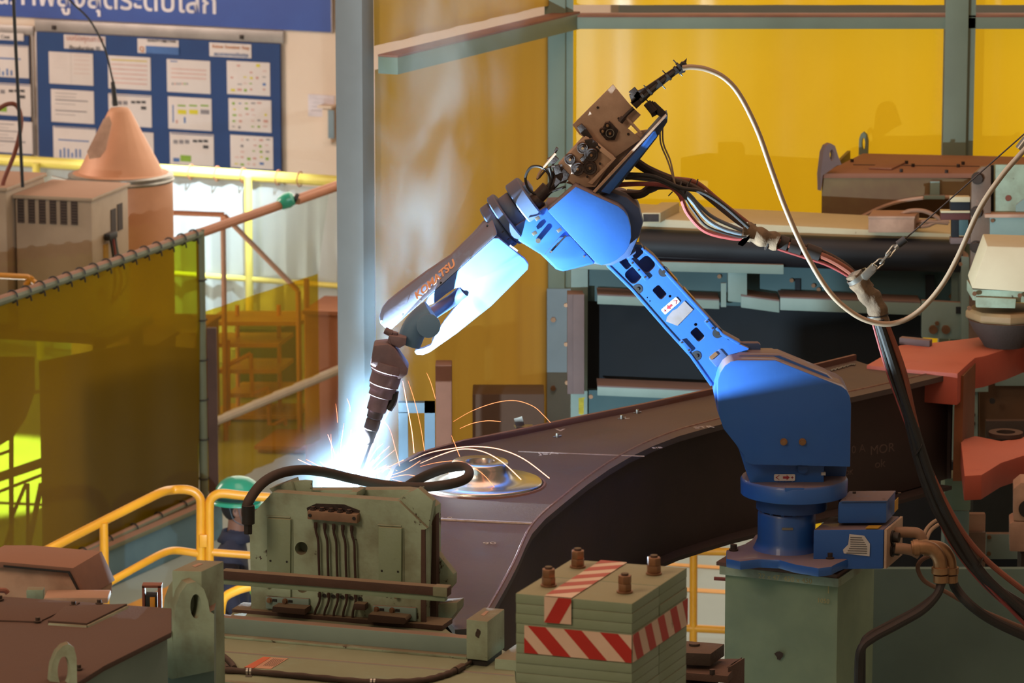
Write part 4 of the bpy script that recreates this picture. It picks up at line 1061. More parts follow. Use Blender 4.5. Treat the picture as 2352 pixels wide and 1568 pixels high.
# --- forearm: lofted fork body
def S(*a): return [PY(x, y, RY + o) for x, y, o in a]
TO, EO, BO = .06, -.09, .10
class Plane:
    def __init__(s, o, n): s.o = V(o); s.n = V(n).normalized()
    def __call__(s, x, y, off=0.):
        d = ray(x, y); o = s.o + s.n * off
        return O0 + d * ((o - O0).dot(s.n) / d.dot(s.n))
E0, E1 = P(925, 733, EO), P(1134, 546, EO)
fe = (E1 - E0).normalized(); dr = V((fe.z, 0, -fe.x))           # dr: down-right, square to the forearm edge
if dr.z > 0: dr = -dr
g1, g2 = R(38), R(34)
PT = Plane(E0, V((0, -1, 0)) * math.sin(g1) - dr * math.cos(g1))
PL = Plane(E0, V((0, -1, 0)) * math.cos(g2) + dr * math.sin(g2))
topf = [(1124, 500), (1108, 513), (1086, 538), (1035, 588), (975, 628), (917, 672), (890, 694), (877, 710), (871, 728), (873, 743), (883, 753), (898, 757), (912, 745), (925, 733), (1134, 546), (1142, 538), (1132, 505)]
litf = [(1134, 547), (985, 681), (973, 706), (1000, 695), (1025, 675), (1045, 662), (1058, 660), (1067, 670), (1066, 684), (1045, 706), (1020, 738), (1000, 770), (996, 780), (990, 792), (972, 800), (956, 803), (952, 808), (957, 814), (971, 815), (987, 809), (1050, 765), (1096, 728), (1127, 704), (1170, 661), (1212, 619), (1214, 608), (1205, 595), (1145, 547)]
bm = bmesh.new(); prism(bm, [PL(x, y) for x, y in litf], (0, .045, 0)); obj('side_cover', bm, mat('side_cover_arc_blue', '#6288c4', .45, var='#567cb8', vs=5, dust=.5), t, bevel=.003)  # paler than the robot blue, carrying arc glare in the colour
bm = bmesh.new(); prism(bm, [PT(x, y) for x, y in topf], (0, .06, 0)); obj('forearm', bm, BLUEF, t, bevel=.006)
bm = bmesh.new(); prism(bm, [P(x, y, .10) for x, y in ((1120, 508), (1086, 544), (1035, 596), (1000, 625), (1010, 660), (1062, 655), (1075, 672), (1072, 690), (1100, 712), (1165, 655), (1200, 610), (1150, 550))], (0, .13, 0)); obj('forearm_back', bm, BLUEF, t, bevel=.01)
bm = bmesh.new(); prism(bm, [P(x, y, .12) for x, y in ((1075, 688), (1105, 712), (1050, 756), (1000, 792), (990, 785), (1020, 750))], (0, .09, 0)); obj('lower_fork_back', bm, BLUEF, t, bevel=.01)
bm = bmesh.new(); tube(bm, [P(1065, 668, .0), P(1035, 692, .0), P(1000, 715, -.1), P(960, 745, -.3), P(940, 775, -.45)], .030, seg=12); obj('wrist_link', bm, BLUED, t)
for x, y in ((1013, 650), (1080, 591), (966, 691), (926, 723), (1120, 519), (876, 738)):
    p = PT(x, y, .002); bm = bmesh.new(); cyl(bm, p, p + V((0, .012, 0)), .006, seg=8); obj('cover_screw', bm, BLACK if x != 876 else STEEL, t)
# maker's lettering painted on the shoulder face of the forearm
la, lb = PT(958, 689, .001), PT(1050, 607, .001)
lw = PT.n.cross(fe); lw = lw if lw.z > 0 else -lw
text('lettering', 'KOMATSU', la, (lb - la), lw, (lb - la).length, mat('orange_lettering', '#ffb890', .6), t, height=.046, depth=.002, shear=.25, bold=.03)
p = PY(1170, 565, RY - .07); bm = bmesh.new(); obox(bm, p, V((.036, 0, -.026)), V((.004, 0, .007)), (0, -.004, 0)); obj('pale_tag', bm, LABW, t)
# --- wrist and hand
W0 = -.58
def WP(x, y, o=0.): return PY(x, y, RY + W0 + o)
bm = bmesh.new(); tube(bm, [WP(x, y, .12) for x, y in ((992, 718), (972, 732), (952, 756), (938, 790))], .085, seg=16, rs=lambda f: .062 - .006 * f); obj('wrist_housing', bm, mat('wrist_slate_blue', '#5f80a0', .5, var='#507090', vs=5, dust=.5, dustcol='#6a5a60'), t)
bm = bmesh.new(); cyl(bm, WP(984, 748, .20), WP(984, 748, .04), .055, seg=28); obj('wrist_joint_cap', bm, MATS['wrist_slate_blue'], t, bevel=.006)
wa = (WP(893, 795) - WP(800, 1120)).normalized()          # torch axis, upwards
wc = V((wa.z, 0, -wa.x))
bm = bmesh.new(); prism(bm, [WP(x, y, 0) for x, y in ((858, 793), (892, 790), (906, 800), (938, 846), (935, 862), (916, 872), (850, 838))], (0, .14, 0)); obj('wrist_block', bm, mat('sooty_purple_steel', '#7c646a', .6, var='#604c52', vs=9, va=.7, dust=.5, dustcol='#765852', bump=.1), t, bevel=.012)
PUR = MATS['sooty_purple_steel']
bm = bmesh.new(); tube(bm, [WP(x, y, .06) for x, y in ((905, 762), (902, 780), (895, 800))], .022, seg=10); obj('wrist_shaft', bm, PUR, t)
bm = bmesh.new(); prism(bm, [WP(x, y, .02) for x, y in ((892, 770), (934, 776), (932, 792), (918, 800), (898, 790))], (0, .08, 0)); obj('wrist_yoke', bm, PUR, t, bevel=.006)
bm = bmesh.new(); cyl(bm, WP(884, 758, .05), WP(900, 766, .05), .016, seg=12); obj('pivot_pin', bm, PUR, t)
tc = WP(885, 865, .06)
def along(d): return WP(893, 842, .06) - wa * d
th_ = [(.088, -.02), (.092, 0), (.092, .018), (.085, .022), (.085, .030), (.078, .032), (.078, .085), (.070, .09), (.070, .11)]
bm = bmesh.new(); lathe(bm, along(0), -wa, [(r * .88, h) for r, h in th_], 32); obj('torch_mount', bm, PUR, t)
bm = bmesh.new(); lathe(bm, along(.11), -wa, [(.062 * .9, 0), (.062 * .9, .03), (.045, .035), (.045, .10)], 24); obj('torch_clamp', bm, PUR, t)
bm = bmesh.new(); lathe(bm, along(.21), -wa, [(.036, 0), (.036, .035), (.030, .04), (.034, .05), (.034, .09), (.030, .095), (.028, .15), (.022, .16), (.018, .265), (.013, .29)], 20); obj('torch_body', bm, mat('sooty_torch', '#544649', .55, dust=.3, dustcol='#6a5250', bump=.1), t)
bm = bmesh.new(); tube(bm, [along(.10) + wc * .058, along(.15) + wc * .062, along(.19) + wc * .052], .018, seg=10); obj('torch_shock_sensor', bm, BLACK, t)
text('etched_mark', '8', along(.08) + V((0.018, -.071, 0)), wc, wa, .016, mat('etched', '#7a6460', .6), t, depth=.001)
bm = bmesh.new(); tip = along(.49); cyl(bm, tip, tip.lerp(ARC, .9), .004, seg=8); obj('welding_wire', bm, STEEL, t)

# --- wire feeder riding on the elbow
fd = thing('wire_feeder', 'beige and sooty wire feeder with drive rolls mounted on the robot elbow', 'wire feeder', PY(1380, 440, RY + .15))
def slabf(name, pts, o, th, m, bevel=.003, **k):
    bm = bmesh.new(); prism(bm, [P(x, y, o) for x, y in pts], (0, th, 0)); return obj(name, bm, m, fd, bevel=bevel, **k)
slabf('mounting_rail', [(1362, 444), (1390, 420), (1520, 273), (1534, 262), (1533, 280), (1508, 318), (1420, 430), (1395, 444)], .02, .16, mat('rail_dark_blue', '#34435e', .5, var='#2c384e', vs=6), .005)
slabf('blue_rail', [(1380, 440), (1400, 446), (1510, 312), (1506, 300), (1500, 302)], .0, .16, BLUE, .004)
slabf('rail_top', [(1362, 440), (1367, 443), (1532, 266), (1529, 262)], -.01, .02, BEIGE, .001)
slabf('back_plate', [(1315, 287), (1408, 194), (1448, 242), (1472, 264), (1442, 295), (1472, 320), (1412, 362), (1330, 308)], .12, .014, BEIGE, .002)
slabf('gear_case', [(1282, 380), (1345, 312), (1372, 330), (1412, 362), (1368, 430), (1325, 430), (1280, 396)], .05, .08, BEIGE, .006)
slabf('lower_plate', [(1300, 420), (1330, 400), (1400, 350), (1470, 300), (1500, 296), (1392, 424), (1368, 442)], .15, .012, BEIGE, .002)
slabf('case_lip', [(1366, 338), (1375, 330), (1415, 364), (1360, 424), (1350, 420), (1404, 368)], .03, .02, BEIGE, .003)
for x, y, r, m_ in ((1358, 356, .033, SOOT), (1327, 388, .032, SOOT), (1355, 386, .033, SOOT), (1338, 340, .026, SOOT), (1309, 366, .026, SOOT), (1401, 306, .020, SOOT), (1395, 288, .014, SOOT), (1384, 301, .014, SOOT)):
    p = P(x, y, .02 if y > 310 else .09); bm = bmesh.new(); lathe(bm, p, V((0, 1, 0)), [(r * .55, -.004), (r * .6, 0), (r * .9, -.002), (r, .004), (r, .03), (r * .8, .034)], 26); o = obj('drive_roll', bm, m_, fd)
    bm = bmesh.new(); cyl(bm, p + V((0, -.012, 0)), p, .006, seg=10); obj('roll_axle', bm, BRASS, o)
p = P(1401, 306, .075); bm = bmesh.new(); lathe(bm, p, V((0, 1, 0)), [(.017, 0), (.020, 0), (.020, .006), (.017, .006), (.017, 0)], 24); obj('bright_ring', bm, STEEL, fd)
slabf('roll_block', [(1386, 290), (1400, 278), (1420, 300), (1412, 322), (1392, 322), (1380, 308)], .10, .03, SOOT, .003)
slabf('pressure_lever', [(1325, 292), (1336, 284), (1346, 294), (1362, 318), (1352, 326), (1332, 304)], .06, .03, SOOT, .003)
slabf('pressure_block', [(1342, 322), (1360, 318), (1382, 338), (1376, 350), (1352, 340)], .03, .03, SOOT, .003)
slabf('outlet_block', [(1262, 400), (1290, 382), (1308, 400), (1300, 420), (1276, 424)], .04, .05, SOOT, .004)
slabf('centre_block', [(1332, 366), (1340, 358), (1352, 370), (1344, 380)], .02, .03, SOOT, .002)
for x, y in ((1289, 380), (1378, 376), (1349, 406), (1373, 247), (1395, 400), (1330, 425), (1443, 308), (1421, 272)):
    p = P(x, y, .03 if y > 340 else .115); bm = bmesh.new(); cyl(bm, p, p + V((0, .01, 0)), .006, seg=8); obj('screw', bm, SOOT, fd)
p, q = P(1436, 268, .10), P(1472, 306, .10); bm = bmesh.new(); cyl(bm, p, q, .007, seg=8); obj('support_stud', bm, BEIGE, fd)
# outlet unions down to forearm
bm = bmesh.new(); tube(bm, [P(x, y, .05) for x, y in ((1282, 410), (1262, 432), (1240, 452))], .022, seg=10); cyl(bm, P(1258, 430, .05), P(1222, 468, .05), .032, seg=12); obj('outlet_union', bm, SOOT, fd)
for pts, r, m_ in ((((1240, 450), (1216, 436), (1207, 408), (1220, 384), (1243, 384), (1262, 402), (1262, 430), (1245, 448)), .0065, BLACK), (((1234, 410), (1240, 396), (1252, 380), (1276, 352)), .006, BEIGE), (((1232, 410), (1238, 408), (1256, 388), (1274, 380)), .005, HOSE), (((1258, 436), (1266, 410), (1262, 385)), .008, BLACK), (((1300, 428), (1272, 438), (1256, 446)), .006, BLACK)):
    bm = bmesh.new(); tube(bm, [P(x, y, .03) for x, y in pts], r, seg=8); obj('air_hose', bm, m_, fd)
for q in ([(1256, 366), (1274, 356), (1284, 366), (1270, 380)], [(1272, 350), (1278, 338), (1283, 342), (1276, 354)], [(1268, 384), (1284, 378), (1290, 396), (1276, 402)], [(1224, 446), (1240, 440), (1252, 456), (1236, 468)]):
    slabf('valve_fitting', q, .03, .03, SOOT, .003)
bm = bmesh.new(); lathe(bm, P(1240, 455, .05), P(1225, 470, .05) - P(1240, 455, .05), [(.036, 0), (.038, .004), (.038, .03), (.034, .034)], 18); obj('collar', bm, SOOT, fd)
# conduit inlet arm, dark clutter stretching to upper right
for pts in ([(1448, 236), (1470, 214), (1480, 232), (1462, 250)], [(1485, 240), (1500, 232), (1512, 262), (1498, 270)], [(1496, 238), (1504, 234), (1534, 262), (1528, 275), (1506, 262)], [(1444, 212), (1458, 200), (1472, 216), (1462, 228)],
            [(1445, 218), (1480, 202), (1572, 140), (1578, 134), (1576, 146), (1500, 208), (1452, 240)]):
    slabf('inlet_bracket', pts, .09, .02, SOOT, .002)
bm = bmesh.new(); tube(bm, [P(x, y, .08) for x, y in ((1472, 232), (1502, 204), (1532, 180), (1556, 162), (1572, 156))], .013, seg=10); obj('inlet_conduit', bm, BLACK, fd)
for k, (x, y) in enumerate(((1478, 222), (1492, 210), (1515, 190), (1535, 176), (1554, 160), (1560, 152))):
    c = P(x, y, .075); d = V((.72, 0, .69)); bm = bmesh.new(); cyl(bm, c - d * .006, c + d * .006, .020, seg=8); w = V((-.69, 0, .72)); cyl(bm, c, c + w * .04 * (1 if k % 2 else -1), .003, seg=5); obj('cable_tie', bm, BLACK, fd)
bm = bmesh.new(); prism(bm, [P(x, y, .07) for x, y in ((1556, 156), (1566, 142), (1578, 146), (1574, 166), (1560, 172))], (0, .03, 0)); obj('conduit_socket', bm, BLACK, fd, bevel=.004)
bm = bmesh.new(); tube(bm, [P(x, y, .09) for x, y in ((1425, 278), (1440, 262), (1455, 248))], .009, seg=8); cyl(bm, P(1424, 280, .085), P(1432, 270, .085), .014, seg=8); obj('feed_tube', bm, SOOT, fd)
bm = bmesh.new(); cyl(bm, P(1486, 236, .09), P(1502, 256, .09), .020, seg=10); obj('inlet_coupling', bm, SOOT, fd)
for xa in (0, 6):
    bm = bmesh.new(); tube(bm, [P(x, y, .16) for x, y in ((1516 + xa, 292), (1518 + xa, 330), (1534 + xa, 370), (1550, 420), (1552, 432))], .0045, seg=6); obj('hanging_cord', bm, WHH, fd)

# ================================================================== ROLLER CURTAIN MACHINE BEHIND THE ROBOT
BY = 24.2
def B(x, y, o=0.): return PY(x, y, BY + o)
def bbox_(bm, x0, y0, x1, y1, o, d, sl=0.):
    """upright box: front face from pixel corners (left-top x0,y0; right-bottom x1,y1), sl = drop of right end in px"""
    p = [B(x0, y0, o), B(x1, y0 + sl, o), B(x1, y1 + sl, o), B(x0, y1, o)]
    prism(bm, p, (0, d, 0))
t = thing('roller_curtain_machine', 'blue-green steel frame carrying a black fabric roll and dark curtain behind the robot', 'machine', V((B(1780, 900).x, BY, 0)))
def rb(name, m, *a, **k):
    bm = bmesh.new(); bbox_(bm, *a); return obj(name, bm, m, t, **k)
rb('cream_top', CREAMM, 1462, 500, 2215, 545, .12, .55, 38, bevel=.01)
bm = bmesh.new(); tube(bm, [B(1468, 562, .05), B(1700, 572, .05), B(2000, 583, .05), B(2207, 588, .05)], .098, seg=24, smooth=False); obj('fabric_roll', bm, TRACKB, t)
rb('roll_flap', TRACKB, 1462, 562, 2205, 590, -.03, .03, 26)
rb('upper_rail', GREENB, 1320, 596, 1800, 618, -.05, .15, 12, bevel=.004)
rb('rear_panel', TEAL, 1320, 590, 2230, 690, .25, .05, 30)
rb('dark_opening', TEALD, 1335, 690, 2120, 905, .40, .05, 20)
rb('lower_panel', TEAL, 1320, 895, 1700, 990, .25, .05, 10)
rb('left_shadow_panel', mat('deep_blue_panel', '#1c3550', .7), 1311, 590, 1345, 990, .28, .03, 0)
for x0, x1, y0, y1, o in ((1372, 1652, 678, 698, -.02), (1702, 1790, 680, 706, -.02), (1792, 2115, 684, 712, -.02), (1372, 1660, 888, 908, -.02)):
    bm = bmesh.new(); bbox_(bm, x0, y0, x1, y1, o, .03, 12); obj('grey_bar', bm, GREENB, t, bevel=.003)
    bm = bmesh.new(); bbox_(bm, x0, y0 - 3, x1, y0, o, .22, 12); obj('bar_ledge', bm, GREYP, t)
rb('left_jamb', GREYP, 1303, 676, 1340, 905, -.06, .14, 0, bevel=.004)
rb('jamb_ridge', GREYP, 1316, 676, 1342, 905, -.09, .03, 0, bevel=.003)
rb('upright', GREENB, 1672, 622, 1716, 692, .0, .10, 4, bevel=.004)
rb('small_plate', GREENB, 1656, 650, 1668, 705, -.01, .02, 0)
rb('slot', TEALD, 2126, 632, 2146, 690, .2, .02, 0)
rb('side_plate', GREENB, 2117, 690, 2222, 775, -.02, .05, 6, bevel=.003)
rb('end_cheek', GREENB, 2208, 588, 2226, 800, -.05, .2, 2, bevel=.003)
rb('side_notch', TEALD, 2196, 705, 2222, 720, -.03, .02, 0)
rb('slot', TEALD, 1826, 640, 1838, 672, .23, .02, 0)
for x, y in ((1652, 634), (1868, 655), (1880, 664), (1838, 677), (1818, 643), (2184, 680), (2091, 690), (2152, 742), (2212, 748), (1357, 910), (1300, 700), (1300, 790), (1302, 878)):
    p = B(x, y, -.03 if x < 1310 or y > 730 else .24); bm = bmesh.new(); cyl(bm, p, p + V((0, -.014, 0)), .013, seg=8); obj('bolt', bm, NUT, t)
for x in (2143, 2172):
    p = B(x, 756, -.02); bm = bmesh.new(); cyl(bm, p, p + V((0, -.02, 0)), .026, seg=12); obj('knob', bm, NUT, t)
bm = bmesh.new(); prism(bm, [B(x, y, .2) for x, y in ((1329, 914), (1344, 912), (1341, 918), (1341, 950), (1336, 953), (1329, 950))], (0, .02, 0)); obj('yellow_tab', bm, mat('bright_yellow_tab', '#d8c21a', .5), t)
for x in (1330, 2200):
    p = B(x, 900, .2); bm = bmesh.new(); obox(bm, (p.x - .05, p.y, 0), (.1, 0, 0), (0, .1, 0), (0, 0, B(x, 600).z)); obj('leg', bm, GREENB, t)
# boxes standing on its cream top
t = thing('switch_box', 'small cream box with a dark front standing left on the roller machine top', 'box', B(1520, 512, .3))
bm = bmesh.new(); a = B(1474, 512, .02); obox(bm, a, (.11, 0, 0), (.13, .40, 0), (0, 0, .062)); obj('body', bm, CREAMM, t, bevel=.006)
bm = bmesh.new(); obox(bm, a + V((.008, -.003, .008)), (.094, 0, 0), (0, .004, 0), (0, 0, .046)); obj('dark_front', bm, SOOT, t)
t = thing('junction_box', 'peach junction box with hoses on the right end of the roller machine top', 'box', B(2055, 538, .2))
bm = bmesh.new(); a = B(1994, 534, .0); obox(bm, a, (.272, -.004, 0), (.05, .22, 0), (0, 0, .09)); obj('body', bm, PEACH, t, bevel=.005)
bm = bmesh.new(); obox(bm, a + V((-.003, -.004, .085)), (.278, -.004, 0), (.05, .23, 0), (0, 0, .014)); obj('lid', bm, PEACH, t, bevel=.003)
for pts in (((2070, 492), (2090, 484), (2120, 484), (2145, 494), (2160, 504)), ((2105, 520), (2130, 518), (2150, 510), (2180, 508)), ((2100, 512), (2125, 508), (2178, 512))):
    bm = bmesh.new(); tube(bm, [B(x, y, .1) for x, y in pts], .013, seg=8); obj('hose', bm, mat('dusty_pink_hose', '#a07860', .6), t)
# right-hand coupling frame with bolts
CY = 23.6
t = thing('bolted_frame', 'rust-brown bolted plate frame with grey-green bars at the right edge', 'machine', V((PY(2280, 700, CY).x, CY, 0)))
def cb_(name, x0, y0, x1, y1, o, d, m, sl=0, bevel=.003, dx=0.):
    p = [PY(x0, y0, CY + o), PY(x1, y0 + sl, CY + o), PY(x1, y1 + sl, CY + o), PY(x0, y1, CY + o)]
    bm = bmesh.new(); prism(bm, p, (dx, d, 0)); return obj(name, bm, m, t, bevel=bevel)
PLT = mat('rusty_worn_plate', '#7c6556', .6, metal=.2, var='#6a5448', vs=5, va=.8, bump=.15, spot_='#9a7060', ss=8, st=.66)
bm = bmesh.new(); prism(bm, [PY(x, y, CY) for x, y in ((2226, 790), (2232, 405), (2256, 383), (2276, 382), (2276, 520), (2268, 560), (2262, 790))], (0, .04, 0)); obj('bolted_plate', bm, PLT, t, bevel=.003)
cb_('rear_plate', 2284, 378, 2420, 500, .05, .03, GREENW)
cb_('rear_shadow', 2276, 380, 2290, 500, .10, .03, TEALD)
bm = bmesh.new(); prism(bm, [PY(x, y, CY + .04) for x, y in ((2332, 496), (2334, 470), (2352, 456), (2420, 440), (2420, 500))], (0, .02, 0)); obj('gusset', bm, GREENB, t)
p = PY(2316, 455, CY + .045); bm = bmesh.new(); cyl(bm, p, p + V((0, .01, 0)), .018, seg=14); obj('hole_plug', bm, ORH, t)
cb_('cross_bar', 2274, 497, 2420, 555, -.02, .03, GREENB, 0)
cb_('bar_strap', 2262, 492, 2420, 500, -.03, .10, PEACH, 0)
for k, (x0, y0, x1, y1, m_) in enumerate(((2183, 452, 2228, 464, CREAMM), (2183, 464, 2228, 483, TEALD), (2161, 484, 2228, 489, CREAMM), (2161, 489, 2228, 505, mat('dark_red_bar', '#5c2c26', .7)), (2203, 505, 2224, 541, TEAL), (2186, 505, 2203, 560, TEALD), (2183, 546, 2230, 560, GREYP))):
    cb_('stop_block', x0, y0, x1, y1, .02 + .01 * (k % 2), .06, m_)
for x, y, r in ((2245, 409, .028), (2243, 487, .028), (2241, 566, .028), (2238, 642, .020)):
    p = PY(x, y, CY); bm = bmesh.new(); cyl(bm, p, p + V((0, -.025, 0)), r, seg=8); cyl(bm, p, p + V((0, -.008, 0)), r * 1.3, seg=18); obj('plate_bolt', bm, DKBROWN, t)
for x, y in ((2279, 506), (2277, 545), (2208, 566), (2206, 606)):
    p = PY(x, y, CY - .02); bm = bmesh.new(); cyl(bm, p, p + V((0, -.014, 0)), .011, seg=8); obj('bolt', bm, NUT, t)
cb_('column_lower', 2216, 790, 2270, 900, .3, .05, GREENB)
cb_('column_rear', 2250, 790, 2450, 1010, .45, .05, mat('orange_brown_panel', '#6a4a30', .8, var='#4e3a2c', vs=2))
cb_('side_strip', 2206, 870, 2246, 1010, .35, .04, GREENB)
cb_('grey_cover', 2286, 830, 2450, 886, .38, .03, GREENB)
for x, y in ((2233, 898), (2233, 952), (2233, 972), (2279, 855), (2279, 920)):
    p = PY(x, y, CY + .33); bm = bmesh.new(); cyl(bm, p, p + V((0, -.01, 0)), .018, seg=12); obj('hole', bm, BLACK, t)
cb_('dark_recess', 2265, 966, 2450, 1010, .3, .05, DKBROWN)
cb_('leg', 2235, 900, 2330, 1100, .6, .1, TEALD)
p = PY(2280, 900, CY + .6); bm = bmesh.new(); obox(bm, (p.x - .1, p.y, 0), (.3, 0, 0), (0, .3, 0), (0, 0, p.z)); obj('foot_column', bm, DKBROWN, t)
# white clamping head with dark cone
t = thing('clamping_head', 'off-white angular clamping head with a dark cone, pressing on the red casting at right', 'machine', PZ(2300, 770, ZF))
KY = 21.6
def KP(x, y, o=0.): return PY(x, y, KY + o)
bm = bmesh.new(); prism(bm, [KP(2268, 565, .12), KP(2360, 568, .12), KP(2450, 570, .12), KP(2450, 675, 0), KP(2347, 670, 0), KP(2232, 662, 0)], (0, .22, .03)); obj('cover', bm, WHITEM, t, bevel=.006)
bm = bmesh.new(); prism(bm, [KP(2234, 664, .01), KP(2450, 672, .01), KP(2450, 700, .01), KP(2234, 690, .01)], (0, .3, 0)); obj('body', bm, GREENW, t, bevel=.006)
bm = bmesh.new(); prism(bm, [KP(2242, 682, -.02), KP(2334, 686, -.02), KP(2332, 708, -.02), KP(2242, 706, -.02)], (0, .04, 0)); obj('front_plate', bm, GREENW, t, bevel=.004)
bm = bmesh.new(); lathe(bm, KP(2310, 722, .16) , ZH, [(.20, -.025), (.215, -.01), (.215, .02), (.20, .035)], 8); obj('octagon_collar', bm, mat('brass_dust_collar', '#8a6c48', .7, var='#765a3c', vs=8), t, bevel=.003)
c = KP(2300, 732, .14); bm = bmesh.new(); lathe(bm, V((c.x + .02, c.y, ZF)), ZH, [(.11, 0), (.12, .02), (.17, .09), (.20, c.z - ZF)], 36); obj('cone', bm, DKBROWN, t)
for x, y in ((2238, 674), (2342, 678), (2226, 707)):
    p = KP(x, y, -.01); bm = bmesh.new(); cyl(bm, p, p + V((0, -.012, 0)), .012, seg=8); obj('bolt', bm, NUT, t)
# peach valve blocks at the far right edge
t = thing('valve_block', 'peach block with a round black port at the right edge of the photo', 'box', PY(2352, 1200, 20.2))
bm = bmesh.new(); prism(bm, [PY(x, y, 20.2) for x, y in ((2328, 1122), (2345, 1108), (2460, 1108), (2460, 1200), (2328, 1196))], (.02, .2, 0)); obj('upper_block', bm, PEACH, t, bevel=.006)
bm = bmesh.new(); prism(bm, [PY(x, y, 20.2) for x, y in ((2319, 1202), (2328, 1197), (2460, 1200), (2460, 1270), (2319, 1266))], (.02, .2, 0)); obj('lower_block', bm, PEACH, t, bevel=.006)
p = PY(2360, 1168, 20.2); bm = bmesh.new(); cyl(bm, p, p + V((0, -.01, 0)), .045, seg=22); obj('port', bm, BLACK, t)
p = PY(2390, 1270, 20.25); bm = bmesh.new(); obox(bm, (p.x - .1, 20.22, 0), (.2, 0, 0), (0, .16, 0), (0, 0, p.z)); obj('stand', bm, DKBROWN, t)
# big dusty headstock box at upper right with lifting eyes
HY = 25.2
t = thing('headstock_box', 'big dusty box housing with an arched opening at upper right behind the rolls', 'machine', V((PY(2150, 450, HY).x, HY + .3, 0)))
zt = PY(1890, 398, HY).z
topq = [PY(1888, 398, HY), PY(2237, 406, HY), PY(2560, 415, HY), PZ(2560, 364, zt), PZ(1982, 352, zt)]
bm = bmesh.new(); prism(bm, [V((p.x, p.y, zt)) for p in topq], (0, 0, -.03)); obj('top_plate', bm, mat('rose_dust_plate', '#8f604c', .9, var='#83543f', vs=3), t, bevel=.004)
arch = [(1888, 402)] + [(2560, 419), (2560, 560)] + [(2420, 545), (2300, 470), (2240, 452), (2180, 450), (2120, 452), (2060, 462), (2010, 482), (1975, 500), (1950, 520), (1940, 545), (1888, 545)]
bm = bmesh.new(); prism(bm, [PY(x, y, HY + .01) for x, y in arch], (0, .03, 0)); obj('arched_front', bm, mat('stained_olive_panel', '#7a6440', .6, var='#6a4c34', vs=2, va=.9), t)
a = PY(1888, 402, HY + .04); bm = bmesh.new(); obox(bm, a, (0, .0, -.38), (.02, 0, 0), (.24, 1.05, 0)); obj('left_side', bm, MATS['stained_olive_panel'], t)
q = [PY(1890, 400, HY + .9), PY(2560, 400, HY + .9)]
bm = bmesh.new(); obox(bm, V((q[0].x + .2, HY + .85, zt - .5)), (1.9, 0, 0), (0, .03, 0), (0, 0, .46)); obj('rear_panel', bm, mat('amber_brown_panel', '#7a5228', .7), t)
bm = bmesh.new(); tube(bm, [PY(x, y, HY - .01) for x, y in ((1960, 508), (2010, 482), (2060, 464), (2120, 454), (2180, 452), (2240, 456))], .012, seg=6); obj('arch_lip', bm, PEACH, t)
bm = bmesh.new(); prism(bm, [PZ(x, y, zt) for x, y in ((1995, 389), (2048, 391), (2080, 376), (2032, 374))], (0, 0, .012)); obj('cover_plate', bm, MATS['rose_dust_plate'], t, bevel=.002)
bm = bmesh.new(); obox(bm, PZ(1960, 379, zt), PZ(2250, 383, zt) - PZ(1960, 379, zt), (0, .012, 0), (0, 0, .004)); obj('plate_seam', bm, DKBROWN, t)
for x, y in ((1957, 370), (2082, 374), (2097, 381), (2201, 382), (2212, 376), (2070, 393), (2174, 395)):
    p = PZ(x, y + 2, zt); bm = bmesh.new(); cyl(bm, p, p + ZH * .02, .012, seg=6); obj('bolt', bm, SOOT, t)
def eye(name, outer, hole, d, m, parent):
    bm = bmesh.new(); holed(bm, [outer, hole], d); return obj(name, bm, m, parent, bevel=0)
def ovl(cx, cy, rx, ry, Y, n=20, fn=PY): return [fn(cx + rx * math.cos(2 * math.pi * i / n), cy + ry * math.sin(2 * math.pi * i / n), Y) for i in range(n)]
lg = [(1886, 438), (1885, 400), (1891, 350), (1898, 334), (1908, 329), (1918, 335), (1926, 360), (1933, 378), (1922, 380), (1900, 396), (1890, 402)]
eye('lifting_lug', [PY(x, y, HY - .02) for x, y in lg], ovl(1911, 356, 5, 13, HY - .02), (-.02, .035, 0), GREYP, t)
lg = [(1972, 356), (1973, 320), (1977, 308), (1983, 303), (1990, 310), (1993, 325), (1992, 354)]
eye('lifting_lug', [PY(x, y, HY + 1.) for x, y in lg], ovl(1983, 330, 4, 14, HY + 1., 16), (.01, .03, 0), GREYG, t)
bm = bmesh.new(); bbx = PY(2137, 416, HY - .03); b2 = PY(2158, 450, HY - .03); obox(bm, (bbx.x, bbx.y, b2.z), (b2.x - bbx.x, 0, 0), (0, .03, 0), (0, 0, bbx.z - b2.z))
a2 = PY(2122, 448, HY - .03); b3 = PY(2170, 457, HY - .03); obox(bm, (a2.x, a2.y - .01, b3.z), (b3.x - a2.x, 0, 0), (0, .04, 0), (0, 0, a2.z - b3.z)); obj('tee_bracket', bm, GREENB, t, bevel=.002)
for x in (1900, 2500):
    p = PY(x, 500, HY + .3); bm = bmesh.new(); obox(bm, (p.x, p.y, 0), (.12, 0, 0), (0, .12, 0), (0, 0, zt - .03)); obj('leg', bm, GREYG, t)
